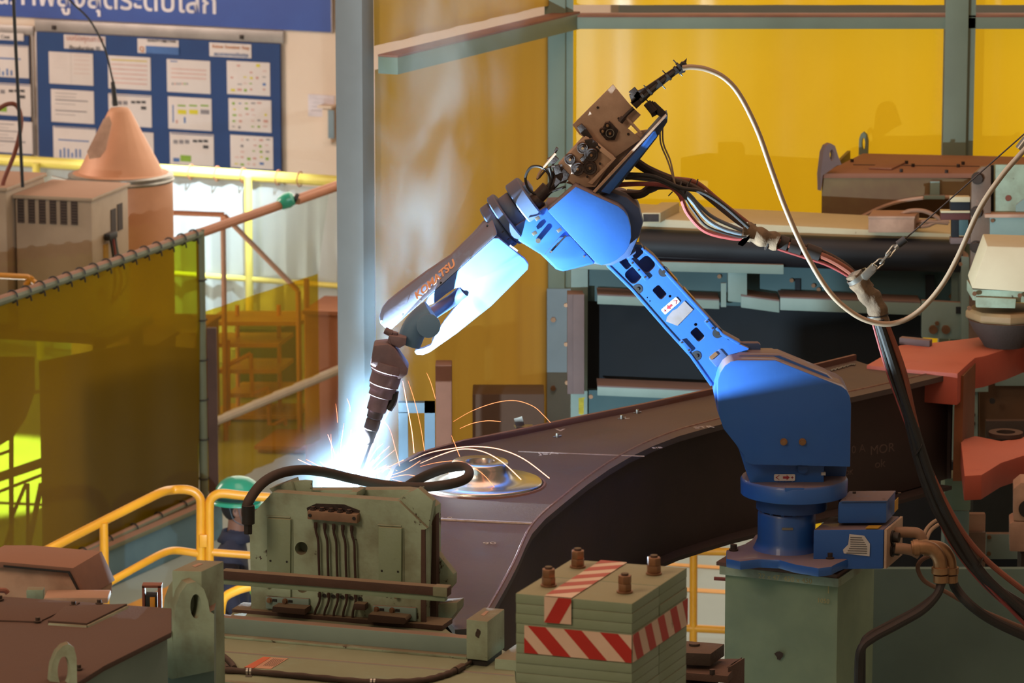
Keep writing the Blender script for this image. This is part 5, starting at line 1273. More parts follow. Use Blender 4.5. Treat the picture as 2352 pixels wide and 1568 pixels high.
# column, cabinet wall and darker mass under the boom's right end
def gbox(name, cat, lab, x0, y0, x1, y1, Y, d, m, down=False, bevel=.006, parent=None, dx=0.):
    a, b = PY(x0, y0, Y), PY(x1, y1, Y)
    z0 = 0 if down else b.z
    bm = bmesh.new(); obox(bm, (a.x, Y, z0), (b.x - a.x, 0, 0), (dx, d, 0), (0, 0, a.z - z0))
    o = obj(name, bm, m, parent, bevel=bevel)
    if parent is None: tag(o, lab, cat)
    return o
t = thing('support_column', 'grey-green jointed column under the right end of the boom', 'column', V((PY(2200, 1200, 21.6).x, 21.6, 0)))
gbox('upper_block', 0, 0, 2170, 1098, 2229, 1172, 21.5, .2, GREENP, parent=t)
gbox('lower_block', 0, 0, 2170, 1172, 2222, 1400, 21.6, .16, GREENB, parent=t)
gbox('brown_plate', 0, 0, 2222, 1180, 2262, 1270, 21.75, .05, PEACH, parent=t)
gbox('hinge_plate', 0, 0, 2224, 1222, 2262, 1340, 21.7, .04, PLT, parent=t)
gbox('bolted_rail', 0, 0, 2266, 1226, 2450, 1284, 21.8, .05, GREENB, parent=t)
for x, y in ((2272, 1233), (2271, 1271)):
    p = PY(x, y, 21.8); bm = bmesh.new(); cyl(bm, p, p + V((0, -.01, 0)), .012, seg=8); obj('bolt', bm, NUT, t)
p = PY(2240, 1330, 21.6); bm = bmesh.new(); cyl(bm, p, p + V((0, -.03, 0)), .03, seg=14); obj('pivot', bm, DKBROWN, t)
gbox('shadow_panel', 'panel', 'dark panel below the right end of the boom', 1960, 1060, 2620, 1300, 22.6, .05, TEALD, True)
gbox('rear_machine_bed', 'machine', 'very dark machine bed right of the grey-green column', 2236, 1085, 2600, 1245, 22.2, .3, mat('dark_olive_steel', '#2b2c28', .8), False)
gbox('cabinet_wall', 'cabinet', 'large flat grey-green cabinet behind the robot pedestal', 1975, 1306, 2700, 1568, 20.0, .05, mat('dull_blue_green_panel', '#5f7269', .65, var='#50625a', vs=1.2, va=.8, spot_='#6a6440', ss=3, st=.70), True)
# yellow guard rail on the far floor between stack and pedestal
t = thing('far_guard_rail', 'yellow guard rail on the floor seen between the plate stack and the pedestal', 'railing', V((PY(1593, 1440, 26).x, 26, 0)))
zz = PY(1593, 1437, 26).z
bm = bmesh.new(); cyl(bm, V((PY(1593, 1440, 26).x, 26, 0)), PY(1593, 1270, 26), .026, seg=14); obj('post', bm, YEL, t)
bm = bmesh.new(); cyl(bm, PY(1440, 1435, 26), PY(1720, 1449, 26), .026, seg=14); obj('bottom_rail', bm, YEL, t)
bm = bmesh.new(); cyl(bm, PY(1440, 1262, 26), PY(1720, 1268, 26), .026, seg=14); obj('top_rail', bm, YEL, t)
bm = bmesh.new(); cyl(bm, PY(1640, 1328, 19.3), PY(1700, 1332, 19.3), .009, seg=10); tag(obj('red_rod', bm, REDH), 'short red rod end poking out left of the pedestal', 'rod')
# dim items seen through the smoke, left of the corner post
t = thing('blue_tube_frame', 'grey-blue square tube frame standing behind the smoke', 'frame', V((PY(985, 1000, 21.5).x, 21.5, 0)))
zz = PY(975, 925, 21.5)
bm = bmesh.new(); obox(bm, (zz.x - .0, 21.5, 0), (.055, 0, 0), (0, .055, 0), (0, 0, zz.z)); obj('leg', bm, BLUTUBE, t)
bm = bmesh.new(); a = PY(915, 930, 21.5); obox(bm, (a.x, 21.5, zz.z - .055), (zz.x - a.x + .055, 0, 0), (0, .055, 0), (0, 0, .055)); obj('top_bar', bm, BLUTUBE, t)
bm = bmesh.new(); obox(bm, (a.x, 21.5, 0), (.05, 0, 0), (0, .055, 0), (0, 0, zz.z - .05)); obj('leg', bm, BLUTUBE, t)
gbox('peach_box', 'box', 'peach carton leaning behind the blue tube frame in the smoke', 1000, 838, 1038, 1040, 23.2, .15, mat('orange_brown_carton', '#7c5240', .8), True)
gbox('orange_marker', 'sign', 'small orange plate low beside the corner post', 1222, 948, 1240, 968, 25.2, .02, mat('orange_plate', '#b86a2c', .6), False)
gbox('brown_bin', 'bin', 'dark brown bin low in front of the left yellow screen', 1085, 905, 1250, 1080, 24.7, .3, mat('brown_bin_steel', '#4c3629', .8, var='#5e4230', vs=1.5), True)
gbox('white_drum', 'drum', 'pale rounded drum just right of the steel column behind the wrist', 866, 742, 884, 810, 24.3, .1, WHITEM, True, .02)

# ================================================================== PEDESTAL
t = thing('robot_pedestal', 'tall grey-green steel pedestal under the blue robot with chalked numbers', 'pedestal', V((PZ(1800, 1310, 2.53).x + .1, 19.15, 0)))
zp = 2.525
A, B_ = PZ(1645, 1298, zp), PZ(1922, 1327, zp); eu = (B_ - A); ev = V((-eu.y, eu.x, 0)).normalized() * .56
bm = bmesh.new(); obox(bm, A, eu, ev, (0, 0, .018)); obj('brown_plate', bm, mat('brown_base_plate', '#5a3c30', .7, dust=.5, dustcol='#6e4838'), t, bevel=.002)
A2, B2 = PZ(1652, 1307, zp - .02), PZ(1926, 1337, zp - .02); eu2 = (B2 - A2)
bm = bmesh.new(); obox(bm, V((A2.x, A2.y, zp - .045)), eu2, ev, (0, 0, .043)); obj('top_flange', bm, GREENW, t, bevel=.004)
A3, B3 = PZ(1665, 1318, zp - .05), PZ(1925, 1344, zp - .05); 
A3.z = B3.z = 0
bm = bmesh.new(); obox(bm, A3, (B3 - A3) , ev * .95, (0, 0, zp - .046)); obj('column', bm, GREENP, t, bevel=.008)
fu = eu2.normalized()
text('chalk_number', '22 x 47  450 x 450', PY(1742, 1327, A2.y - .13) + V((0, 0, 0)), fu, ZH, .27, YPRINT, t, depth=.001)
def onped(x, y): 
    d = ray(x, y); n = V((-fu.y, fu.x, 0)); return O0 + d * ((A3 - O0).dot(n) / d.dot(n)) - n * .002
o = onped(1880, 1383); text('chalk_number', '1050', o, fu, ZH, .055, YPRINT, t, depth=.001)
o = onped(1902, 1362); bm = bmesh.new(); obox(bm, o, (.004, 0, 0), (0, -.001, 0), (0, 0, .08)); obj('chalk_line', bm, YPRINT, t)
n_ = V((fu.y, -fu.x, 0))
bm = bmesh.new(); q = onped(1790, 1505)
prism(bm, [q + fu * (.02 * math.cos(k) * (1 + .4 * math.sin(3 * k))) + ZH * (.022 * math.sin(k)) for k in [i * .7 for i in range(9)]], n_ * .001); obj('paint_chip', bm, DKBROWN, t)
# ================================================================== PLATE STACK
zs = 3.92
c0, c1, c2, c3 = PZ(1185, 1362, zs), PZ(1452, 1386, zs), PZ(1578, 1303, zs), PZ(1312, 1284, zs)
t = thing('plate_stack', 'block of bolted grey-green steel plates with red and white striped tape', 'counterweight', V(((c0.x + c2.x) / 2, (c0.y + c2.y) / 2, 2.9)))
u = (c1 - c0); v = (c2 - c1); v0 = (c3 - c0)
f = .58 * 1.0
hp = .0335
m0, m1 = c0 + v0 * .50, c1 + v * .49
rnd = random.Random(3)
for k in range(16):
    z1 = zs - k * hp
    for (a, b, c, d) in ((c0, c1, m1 - v * .004, m0 - v0 * .004), (m0 + v0 * .004, m1 + v * .004, c2, c3)):
        j = V((rnd.uniform(-1, 1), rnd.uniform(-1, 1), 0)) * .0012
        bm = bmesh.new(); prism(bm, [V((p.x, p.y, z1 - .0007)) + j for p in (a, b, c, d)], (0, 0, -hp + .0012)); obj('plate', bm, GREENL, t, bevel=.0014)
bm = bmesh.new(); prism(bm, [V((p.x, p.y, zs - 16 * hp)) for p in (c0, c1, c2, c3)], (0, 0, -(zs - 16 * hp))); obj('base_block', bm, GREENL, t, bevel=.002)
# striped tape: bands laid on the faces, each stripe its own strip
def tape(o, a, b, n, width, slope, name='tape'):
    """o corner, a along vector, b across vector, n outward; alternating stripes"""
    L = a.length; ah = a.normalized(); W = b.length
    bm = bmesh.new(); obox(bm, o, a, b, n * .0012); base = obj(name, bm, WHT, t)
    s = width; x = -W * abs(slope) - s
    q = o + n * .0013
    def clip(x0, x1):
        # parallelogram between offsets x0..x1 at b=0 shifting by slope*W at b=W, clipped to 0..L
        pts = [(x0, 0), (x1, 0), (x1 + slope * W, W), (x0 + slope * W, W)]
        for lim, sgn in ((0, 1), (L, -1)):
            out = []
            for i in range(len(pts)):
                p, r = pts[i], pts[(i + 1) % len(pts)]
                ip, ir = sgn * (p[0] - lim) >= -1e-9, sgn * (r[0] - lim) >= -1e-9
                if ip: out.append(p)
                if ip != ir:
                    tt = (lim - p[0]) / (r[0] - p[0]); out.append((lim, p[1] + tt * (r[1] - p[1])))
            pts = out
            if len(pts) < 3: return None
        return pts
    return base, q, ah, b.normalized(), clip, s
def stripes(o, a, b, n, starts, w, slope):
    base, q, ah, bh, clip, s = tape(o, a, b, n, w, slope)
    for x in starts:
        c = clip(x, x + w)
        if c:
            bm = bmesh.new(); prism(bm, [q + ah * p[0] + bh * p[1] for p in c], n * .0006); obj('red_stripe', bm, REDT, base)
SF = Line(c0, u)            # front face
SR = Line(c1, v)            # right face
un, vn = u.normalized(), v.normalized()
nf = V((un.y, -un.x, 0)); nr = V((vn.y, -vn.x, 0))
# front horizontal band
a, b = SF(1205, 1435), SF(1454, 1457); a2 = SF(1205, 1498)
a.z = a.z
stripes(V((a.x, a.y, a2.z)) + nf * .0025, V((c1.x, c1.y, a2.z)) - V((a.x, a.y, a2.z)), V((0, 0, a.z - a2.z)), nf, [.0 - .012, .10 - .0, .225, .35], .062, -.95)
# right band
zb0, zb1 = a2.z, a.z
stripes(V((c1.x, c1.y, zb0)) + nr * .0025, V((v.x, v.y, 0)), V((0, 0, zb1 - zb0)), nr, [.04, .16, .28, .40, .52], .060, -.55)
# top band and its turned-down end
ta, tb = PZ(1251, 1369, zs), PZ(1313, 1374, zs); tc2, td = PZ(1445, 1292, zs), PZ(1380, 1288, zs)
stripes(ta + V((0, 0, .0015)), (td - ta), (tb - ta), ZH, [.015, .125, .235, .35, .46, .56], .056, .75)
e0 = SF(1251, 1427)
stripes(V((ta.x, ta.y, e0.z)) + nf * .003, (tb - ta), V((0, 0, zs - e0.z)), nf, [.0], .052, .55)
for x, y, lab in ((1260, 1345, 'left front'), (1327, 1302, 'left rear'), (1435, 1360, 'right front'), (1502, 1318, 'right rear')):
    p = PZ(x, y, zs); s_ = thing('stud_bolt', 'bronze double-nutted stud at the %s corner of the plate stack' % lab, 'bolt', p, 'stud bolts on the plate stack')
    bm = bmesh.new(); cyl(bm, p, p + ZH * .006, .027, seg=24); obj('washer', bm, NUT, s_, bevel=.001)
    bm = bmesh.new(); cyl(bm, p + ZH * .006, p + ZH * .031, .0235, seg=6, ang0=rnd.random()); obj('nut', bm, NUT, s_, bevel=.002)
    bm = bmesh.new(); cyl(bm, p + ZH * .0315, p + ZH * .058, .0232, seg=6, ang0=rnd.random()); obj('nut', bm, NUT, s_, bevel=.002)
    bm = bmesh.new(); cyl(bm, p + ZH * .05, p + ZH * .066, .0125, seg=16); obj('stud', bm, RUST, s_, bevel=.002)
# dirty base plates right of the stack
t = thing('base_plates', 'grimy brown bolted base plates in the gap right of the plate stack', 'plate', PZ(1640, 1500, 2.6))
zq = 3.0
bm = bmesh.new(); prism(bm, [PZ(x, y, zq) for x, y in ((1560, 1470), (1664, 1478), (1632, 1501), (1560, 1498))], (0, 0, -.05)); obj('upper_plate', bm, DKBROWN, t, bevel=.002)
bm = bmesh.new(); p = PZ(1595, 1482, zq); cyl(bm, p, p + ZH * .01, .022, seg=20); obj('round_cap', bm, DKBROWN, t)
zq2 = 2.93
bm = bmesh.new(); prism(bm, [PZ(x, y, zq2) for x, y in ((1560, 1512), (1650, 1512), (1704, 1512), (1672, 1552), (1560, 1543))], (0, 0, -.03)); obj('middle_plate', bm, BROWN, t, bevel=.002)
bm = bmesh.new(); prism(bm, [PZ(x, y, zq2) for x, y in ((1704, 1508), (1672, 1530), (1668, 1535), (1700, 1514))], (0, 0, -.3)); obj('edge_plate', bm, DKBROWN, t)
bm = bmesh.new(); a = PZ(1672, 1532, zq2 + .02); obox(bm, a, PZ(1704, 1512, zq2 + .02) - a, (.012, .012, 0), (0, 0, -.3)); obj('angle_leg', bm, BROWN, t, bevel=.002)
bm = bmesh.new(); prism(bm, [PZ(x, y, 2.88) for x, y in ((1480, 1550), (1650, 1558), (1620, 1600), (1480, 1600))], (0, 0, -.1)); obj('lower_plate', bm, DKBROWN, t, bevel=.002)
q_ = PZ(1600, 1535, zq2); bm = bmesh.new(); obox(bm, V((q_.x - .05, q_.y, 0)), (.1, 0, 0), (0, .1, 0), (0, 0, zq2 - .03)); obj('support_leg', bm, DKBROWN, t)
p = PZ(1636, 1548, zq2); bm = bmesh.new(); cyl(bm, p, p + ZH * .02, .012, seg=6); obj('bolt', bm, SOOT, t)
# ================================================================== FOREGROUND JIG
ZD = 3.10
t = thing('jig_bed', 'grey-green welded machine bed along the bottom of the photo with a seam and channel', 'machine bed', V((PZ(800, 1500, ZD).x, PZ(800, 1500, ZD).y, 2.4)))
d = [(430, 1404), (1060, 1452), (1200, 1462), (1240, 1640), (430, 1600)]
bm = bmesh.new(); prism(bm, [PZ(x, y, ZD) for x, y in ((430, 1412), (528, 1412), (548, 1394), (1010, 1432), (1035, 1452), (1110, 1470), (1180, 1504), (1190, 1640), (430, 1571))], (0, 0, -.03)); obj('deck_plate', bm, GREEN, t, bevel=.003)
bm = bmesh.new(); w0, w1 = PZ(490, 1495, ZD), PZ(1180, 1552, ZD); s_ = w1 - w0; pp = []
for k in range(41):
    p = w0 + s_ * (k / 40) + V((0, random.uniform(-.0015, .0015), 0)); pp.append([p + V((0, -.006, 0)), p + V((0, .006, 0)), p + V((0, .003, .004)), p + V((0, -.003, .004))])
loft(bm, pp); obj('weld_seam', bm, GREENB, t)
a, b = PZ(430, 1566, ZD), PZ(1190, 1634, ZD); bm = bmesh.new(); obox(bm, a + V((0, 0, -.03)), b - a, (0, .03, 0), (0, 0, .045)); obj('front_lip', bm, GREENW, t, bevel=.004)
bm = bmesh.new(); obox(bm, a + V((0, .01, -ZD)), b - a, (0, .5, 0), (0, 0, ZD - .03)); obj('front_plate', bm, GREEN, t)
# channel rail at the foot of the fixture
CF = Line(PZ(770, 1482, ZD), PZ(1068, 1508, ZD) - PZ(770, 1482, ZD))
a, b = CF(440, 1405), CF(1078, 1458); h_ = b.z - ZD
L_ = V((b.x - a.x, b.y - a.y, 0))
a.z = ZD
bm = bmesh.new(); obox(bm, a, L_, CF.v * .05, (0, 0, .074)); obj('channel_web', bm, GREENB, t, bevel=.004)
bm = bmesh.new(); obox(bm, a - CF.v * .035, L_, CF.v * .04, (0, 0, .010)); obj('channel_flange', bm, GREENW, t, bevel=.002)
for x, y in ((505, 1442), (682, 1456), (862, 1474), (1045, 1488)):
    p = PZ(x, y, ZD + .01); bm = bmesh.new(); cyl(bm, p, p + ZH * .004, .010, seg=14); cyl(bm, p + ZH * .004, p + ZH * .014, .0065, seg=6); obj('bolt', bm, NUT, t)
# lubrication label
bm = bmesh.new(); prism(bm, [PZ(x, y, ZD + .001) for x, y in ((605, 1508), (662, 1512), (622, 1536), (561, 1532))], (0, 0, .001)); lb = obj('warning_label', bm, mat('pale_orange_label', '#c08c70', .8), t, label='orange and pale warning label')
bm = bmesh.new(); prism(bm, [PZ(x, y, ZD + .0025) for x, y in ((605, 1508), (622, 1509), (582, 1534), (561, 1532))], (0, 0, .0006)); obj('orange_band', bm, LABO, lb)
for k in range(6):
    p = PZ(628 + k * 4.6, 1512 + k * .4, ZD + .0025); q = PZ(600 + k * 4.6, 1531 + k * .3, ZD + .0025)
    bm = bmesh.new(); obox(bm, p, (q - p) * .85, (.0016, 0, 0), (0, 0, .0005)); obj('text_line', bm, DPRINT, lb)
# corrugated conduit
t = thing('conduit_hose', 'dusty ribbed conduit clipped along the front edge of the jig bed', 'hose', PZ(800, 1540, ZD))
path = [PZ(x, y, ZD + .012) for x, y in ((470, 1537), (560, 1541), (700, 1553), (840, 1565), (960, 1563), (1020, 1550), (1050, 1537), (1058, 1532))]
bm = bmesh.new(); n_ = 220; tube(bm, spline(path, 32), .0125, seg=12, smooth=False, rs=lambda f: .0125 + .0012 * math.sin(f * 1300)); obj('conduit', bm, HOSE, t)
bm = bmesh.new(); tube(bm, [PZ(x, y, ZD + .012) for x, y in ((1054, 1534), (1078, 1522), (1090, 1510), (1089, 1500))], .0075, seg=10); obj('thin_end', bm, HOSE, t)
bm = bmesh.new(); cyl(bm, PZ(1046, 1540, ZD + .012), PZ(1062, 1531, ZD + .012), .016, seg=10); obj('end_nut', bm, DKBROWN, t)
for x, y in ((572, 1542), (857, 1566)):
    p = PZ(x, y, ZD + .012); bm = bmesh.new()
    for k in (-.006, .006): cyl(bm, p + V((k - .004, 0, 0)), p + V((k + .004, -.001, 0)), .0148, seg=16)
    obox(bm, p + V((-.012, -.035, -.011)), (.024, 0, 0), (0, .03, 0), (0, 0, .002)); obj('pipe_clip', bm, STEEL, t)
for k, (dx, dz) in enumerate(((0, 0), (-16, -10))):
    bm = bmesh.new(); tube(bm, [PZ(x + dx, y - dz * .2, ZD + .013) for x, y in ((460, 1498 - dz), (495, 1500 - dz), (515, 1508 - dz), (532, 1524 - dz * .3), (538, 1534))], .012, seg=12); obj('side_hose', bm, HOSE, t)
# ---- main fixture block
FX = Line(PY(576, 1399, 16.05), (math.cos(R(19)), -math.sin(R(19)), 0))
zb_ = ZD + .001
t = thing('fixture_block', 'upright grey-green fixture block with copper pipes in front of the welding arc', 'fixture', V((FX(770, 1415).x, FX(770, 1415).y, ZD)))
def FP_(pts, off=0.): return [FX(x, y, off) for x, y in pts]
fpts = [(573, 1187), (626, 1130), (916, 1151), (981, 1213), (975, 1216), (977, 1345), (966, 1432), (577, 1397)]
hl = [ovl(692, 1259, 14.5, 15, 0, 24, lambda x, y, Y: FX(x, y, 0)), ovl(695, 1347, 14, 14, 0, 20, lambda x, y, Y: FX(x, y, 0))]
bm = bmesh.new(); holed(bm, [FP_(fpts)] + hl, FX.v * .055); obj('front_plate', bm, GREENW, t)
def fx(name, pts, off, th, m, bevel=.003, **k):
    bm = bmesh.new(); prism(bm, FP_(pts, off), FX.v * th); return obj(name, bm, m, t, bevel=bevel, **k)
fx('second_plate', [(575, 1190), (628, 1134), (918, 1150), (983, 1212), (978, 1432), (577, 1398)], .064, .05, GREENW)
fx('chamfer_plate', [(910, 1149), (960, 1120), (995, 1150), (984, 1213), (982, 1215)], .02, .035, GREENW)
fx('rear_plate', [(640, 1126), (930, 1124), (962, 1128), (1001, 1162), (1001, 1432), (600, 1400)], .16, .06, GREENW)
fx('rear_ledge', [(985, 1212), (1001, 1180), (1003, 1440), (975, 1440)], .12, .04, RUST)
fx('rib', [(618, 1122), (668, 1104), (676, 1130), (630, 1136)], .08, .08, GREENW, .002)
fx('rib', [(656, 1108), (700, 1102), (716, 1104), (716, 1134), (658, 1134)], .10, .012, GREENW, .002)
fx('rib', [(792, 1140), (806, 1128), (820, 1130), (818, 1146)], .06, .1, GREENW, .002)
fx('rib', [(905, 1152), (935, 1130), (965, 1122), (960, 1160)], .06, .05, GREENW, .002)
fx('gusset_wedge', [(1004, 1270), (1042, 1318), (1042, 1342), (1012, 1376), (1002, 1376)], .16, .04, GREENW, .003)
fx('foot_block', [(970, 1388), (1050, 1383), (1050, 1402), (1020, 1440), (968, 1440)], .14, .08, GREENW, .003)
fx('base_bar', [(532, 1398), (1016, 1436), (1016, 1448), (532, 1408)], -.03, .12, RUST, .003)
fx('side_shadow_strip', [(967, 1216), (976, 1216), (978, 1432), (966, 1432)], -.002, .01, RUST, .001)
for (x0, y0, x1, y1) in ((613, 1190, 667, 1330), (869, 1210, 922, 1338)):
    fx('raised_pad', [(x0, y0), (x1, y0 + 3), (x1 - 1, y1 + 4), (x0, y1)], -.016, .016, GREENL, .0025)
    bm = bmesh.new(); tube(bm, FP_([(x1 + 3, y0 + 2), (x1 + 4, (y0 + y1) / 2), (x1 + 4, y1)], -.001), .005, seg=6); tube(bm, FP_([(x0 - 1, y0 - 5), (x1, y0 - 2)], -.001), .004, seg=6, smooth=False); o = obj('weld_bead', bm, GREENW, t)
    for k in (.15, .85):
        p = FX(x0 + (x1 - x0) * k, y1 - (43 if x0 < 700 else 28) + 3 * k, -.0165); bm = bmesh.new(); cyl(bm, p, p - FX.v * .001, .0045, seg=10); obj('screw_hole', bm, BLACK, t)
fx('pad_foot', [(613, 1345), (667, 1349), (667, 1372), (613, 1368)], -.012, .012, GREENW)
# distributor block and five copper pipes
fx('distributor_block', [(706, 1172), (820, 1182), (820, 1202), (706, 1192)], -.035, .035, mat('rubbed_brass_block', '#8e6e58', .5, metal=.3, var='#6c5040', vs=8), .003)
for x, y in ((712, 1183), (813, 1190)):
    p = FX(x, y, -.036); bm = bmesh.new(); cyl(bm, p, p - FX.v * .003, .007, seg=14); cyl(bm, p - FX.v * .003, p - FX.v * .0032, .004, seg=6); obj('cap_screw', bm, BLACK, t)
for k in range(5):
    x = 725 + k * 20.7; y = 1200 + k * 1.8
    p = FX(x - 6, 1170 + k * 1.6, -.02); bm = bmesh.new(); cyl(bm, p - ZH * .02, p + ZH * .012, .009, seg=8); cyl(bm, p - ZH * .004, p + ZH * .004, .013, seg=6); obj('grease_fitting', bm, SOOT, t)
    p = FX(x, y, -.018); bm = bmesh.new(); cyl(bm, p, p - ZH * .02, .0085, seg=6); cyl(bm, p - ZH * .02, p - ZH * .028, .006, seg=8); obj('pipe_union', bm, COPPER, t)
    end = [(x + 9, 1355), (x + 9, 1380), (x - 1 + k, 1405), (x - 2 + k, 1425)]
    bm = bmesh.new(); tube(bm, FP_([(x, y + 12), (x + 1, y + 22), (x + 6, y + 42), (x + 7, y + 80), (x + 9, 1340)] + end, -.018), .0052, seg=10); obj('copper_pipe', bm, COPPER, t)
    p = FX(x + 9, 1366 + k, -.018); bm = bmesh.new(); cyl(bm, p - ZH * .008, p + ZH * .008, .0075, seg=8); obj('pipe_collar', bm, COPPER, t)
    p = FX(x + 20, 1367 + 1.8 * k, -.003); bm = bmesh.new(); cyl(bm, p, p - FX.v * .004, .008, seg=10); obj('port_hole', bm, BLACK, t)
fx('grime_patch', [(704, 1166), (726, 1156), (790, 1158), (826, 1172), (824, 1184), (706, 1174)], -.002, .002, SOOT, .0)
# slotted angle brackets with rest bars
for (x0, y0, dx) in ((610, 1369, 0), (856, 1390, 0)):
    fx('slotted_bracket', [(x0, y0), (x0 + 99, y0 + 6), (x0 + 99, y0 + 36), (x0, y0 + 28)], -.014, .012, GREENB, .002)
    for k in (0, 1):
        p = FX(x0 + 9 + 36 * k, y0 + 9 + 2 * k, -.016); bm = bmesh.new(); cyl(bm, p, p - FX.v * .012, .0085, seg=12); cyl(bm, p, p - FX.v * .003, .012, seg=14); obj('cap_screw', bm, NUT, t)
        fx('slot', [(x0 + 16 + 36 * k, y0 + 6 + 2 * k), (x0 + 26 + 36 * k, y0 + 7 + 2 * k), (x0 + 26 + 36 * k, y0 + 13 + 2 * k), (x0 + 16 + 36 * k, y0 + 12 + 2 * k)], -.0155, .002, BLACK, 0)
for pts in ([(626, 1392), (700, 1398), (700, 1412), (624, 1405)], [(846, 1410), (930, 1418), (934, 1424), (928, 1434), (843, 1428)]):
    fx('rest_bar', pts, -.075, .07, RUST, .003)
fx('small_rest_block', [(812, 1385), (838, 1387), (838, 1402), (812, 1400)], -.05, .04, RUST, .003)
for x, y in ((617, 1344), (910, 1368)):
    p = FX(x, y, -.012); bm = bmesh.new(); cyl(bm, p, p - FX.v * .01, .009, seg=12); obj('cap_screw', bm, NUT, t)
    fx('slot', [(x + 6, y - 3), (x + 20, y - 2), (x + 20, y + 4), (x + 6, y + 3)], -.003, .003, BLACK, 0)
# ---- long bar with stop blocks
t = thing('guide_bar', 'long rusty guide bar crossing in front of the fixture block', 'bar', FX(770, 1345, -.3))
a, b = FX(508, 1310, -.32), FX(1028, 1350, -.32)
bd = (b - a)
bm = bmesh.new(); obox(bm, a - ZH * .035, bd, FX.v * .045, (0, 0, .035)); obj('bar', bm, RUST, t, bevel=.003)
bm = bmesh.new(); obox(bm, a - ZH * .058 + FX.v * .01, bd * .985, FX.v * .03, (0, 0, .022)); obj('under_bar', bm, GREEN, t, bevel=.002)
bm = bmesh.new(); obox(bm, b - ZH * .036 - FX.v * .002 - bd.normalized() * .06, bd.normalized() * .058, FX.v * .049, (0, 0, .038)); obj('painted_end', bm, GREENW, t, bevel=.003)
def post(name, lab, pts, z, h, tagq, m=GREENW):
    P_ = [PZ(x, y, z) for x, y in pts]
    t = thing(name, lab, 'block', V((P_[0].x, P_[0].y, z - h)))
    bm = bmesh.new(); prism(bm, P_, (0, 0, -h)); obj('block', bm, m, t, bevel=.004)
    bm = bmesh.new(); prism(bm, [PZ(x, y, z + .0005) for x, y in tagq], (0, 0, .001)); obj('paper_tag', bm, LABO if 0 else PEACH, t)
    return t, P_
t, P_ = post('end_post', 'square grey-green end post carrying the left end of the guide bar', [(395, 1310), (463, 1312), (514, 1288), (450, 1285)], 3.66, .50, [(441, 1299), (448, 1302), (466, 1295), (458, 1293)])
t, P_ = post('stop_post', 'small chipped grey-green post right of the fixture block', [(1071, 1422), (1120, 1427), (1159, 1398), (1112, 1394)], 3.28, .155, [(1104, 1412), (1112, 1414), (1123, 1404), (1116, 1403)])
bm = bmesh.new(); bmn = PZ(1100, 1495, ZD); obox(bm, V((P_[0].x + .004, P_[0].y + .01, ZD)), (P_[1] - P_[0]) * .9, (P_[2] - P_[1]) * .9, (0, 0, 3.28 - .155 - ZD)); obj('dark_foot', bm, BLACK, t)
nv = (P_[1] - P_[0]).normalized(); nq = V((nv.y, -nv.x, 0)); p = PY(1099, 1452, P_[0].y - .04)
p = P_[0].lerp(P_[1], .55) - ZH * .05
bm = bmesh.new(); prism(bm, [p + nv * (.010 * math.cos(k) * (1 + .5 * math.sin(4 * k))) + ZH * (.018 * math.sin(k)) for k in [i * .63 for i in range(10)]], nq * .0015); obj('grime_smudge', bm, DKBROWN, t)
gb = [PZ(x, y, 3.14) for x, y in ((1136, 1512), (1186, 1516), (1240, 1480), (1186, 1478))]
bm = bmesh.new(); prism(bm, gb, (0, 0, -.5)); tag(obj('side_block', bm, GREENW, bevel=.004), 'low grey-green block against the left side of the plate stack', 'block')
# ---- dusty box beam with lifting lugs, lower left
t = thing('dusty_box_beam', 'brown dust covered box beam with bolted covers at lower left', 'machine', PZ(200, 1500, 3.0))
zk_ = 3.58
bt = [(-120, 1360), (0, 1368), (394, 1396), (394, 1451), (240, 1528), (186, 1562), (60, 1640), (-120, 1640)]
bm = bmesh.new(); prism(bm, [PZ(x, y, zk_) for x, y in bt], (0, 0, -.02)); obj('top_plate', bm, BROWN, t, bevel=.004)
bm = bmesh.new(); prism(bm, [PZ(x, y, zk_ - .02) for x, y in ((-120, 1390), (380, 1410), (384, 1456), (238, 1534), (180, 1568), (40, 1660), (-120, 1660))], (0, 0, -3.56)); obj('side_walls', bm, GREENB, t)
bm = bmesh.new(); prism(bm, [PZ(x, y, zk_) for x, y in ((-100, 1386), (184, 1386), (90, 1430), (-100, 1424))], (0, 0, .006)); obj('bolted_cover', bm, BROWN, t, bevel=.002)
bm = bmesh.new(); prism(bm, [PZ(x, y, zk_) for x, y in ((150, 1398), (292, 1393), (200, 1438), (110, 1432))], (0, 0, .012)); o = obj('raised_cover', bm, BROWN, t, bevel=.002)
bm = bmesh.new(); a, b, c = PZ(112, 1434, zk_), PZ(200, 1440, zk_), PZ(292, 1395, zk_); tube(bm, [a, b], .007, seg=6, smooth=False); tube(bm, [b, c], .007, seg=6, smooth=False); obj('paint_edge', bm, GREENW, t)
for x, y in ((169, 1390), (87, 1427), (0, 1377), (181, 1536), (228, 1386)):
    p = PZ(x, y, zk_ + .004); bm = bmesh.new(); cyl(bm, p, p + ZH * .004, .014, seg=16); cyl(bm, p + ZH * .004, p + ZH * .016, .009, seg=6); obj('bolt', bm, DKBROWN, t)
lt = Line(PZ(440, 1560, 3.3), (.86, -.5, 0))
LL = PZ(440, 1450, 3.45); LF = Line(LL, (.93, -.36, 0))
lugp = [(394, 1560), (398, 1450), (404, 1390), (414, 1362), (430, 1340), (450, 1336), (468, 1352), (478, 1380), (482, 1405), (492, 1410), (492, 1540), (410, 1556)]
bm = bmesh.new(); holed(bm, [[LF(x, y) for x, y in lugp], ovl(450, 1392, 13, 28, 0, 24, lambda x, y, Y: LF(x, y))], LF.v * .0 + V((-.05, .11, 0))); obj('lifting_lug', bm, GREENW, t, label='thick rounded lifting lug with an oval hole')
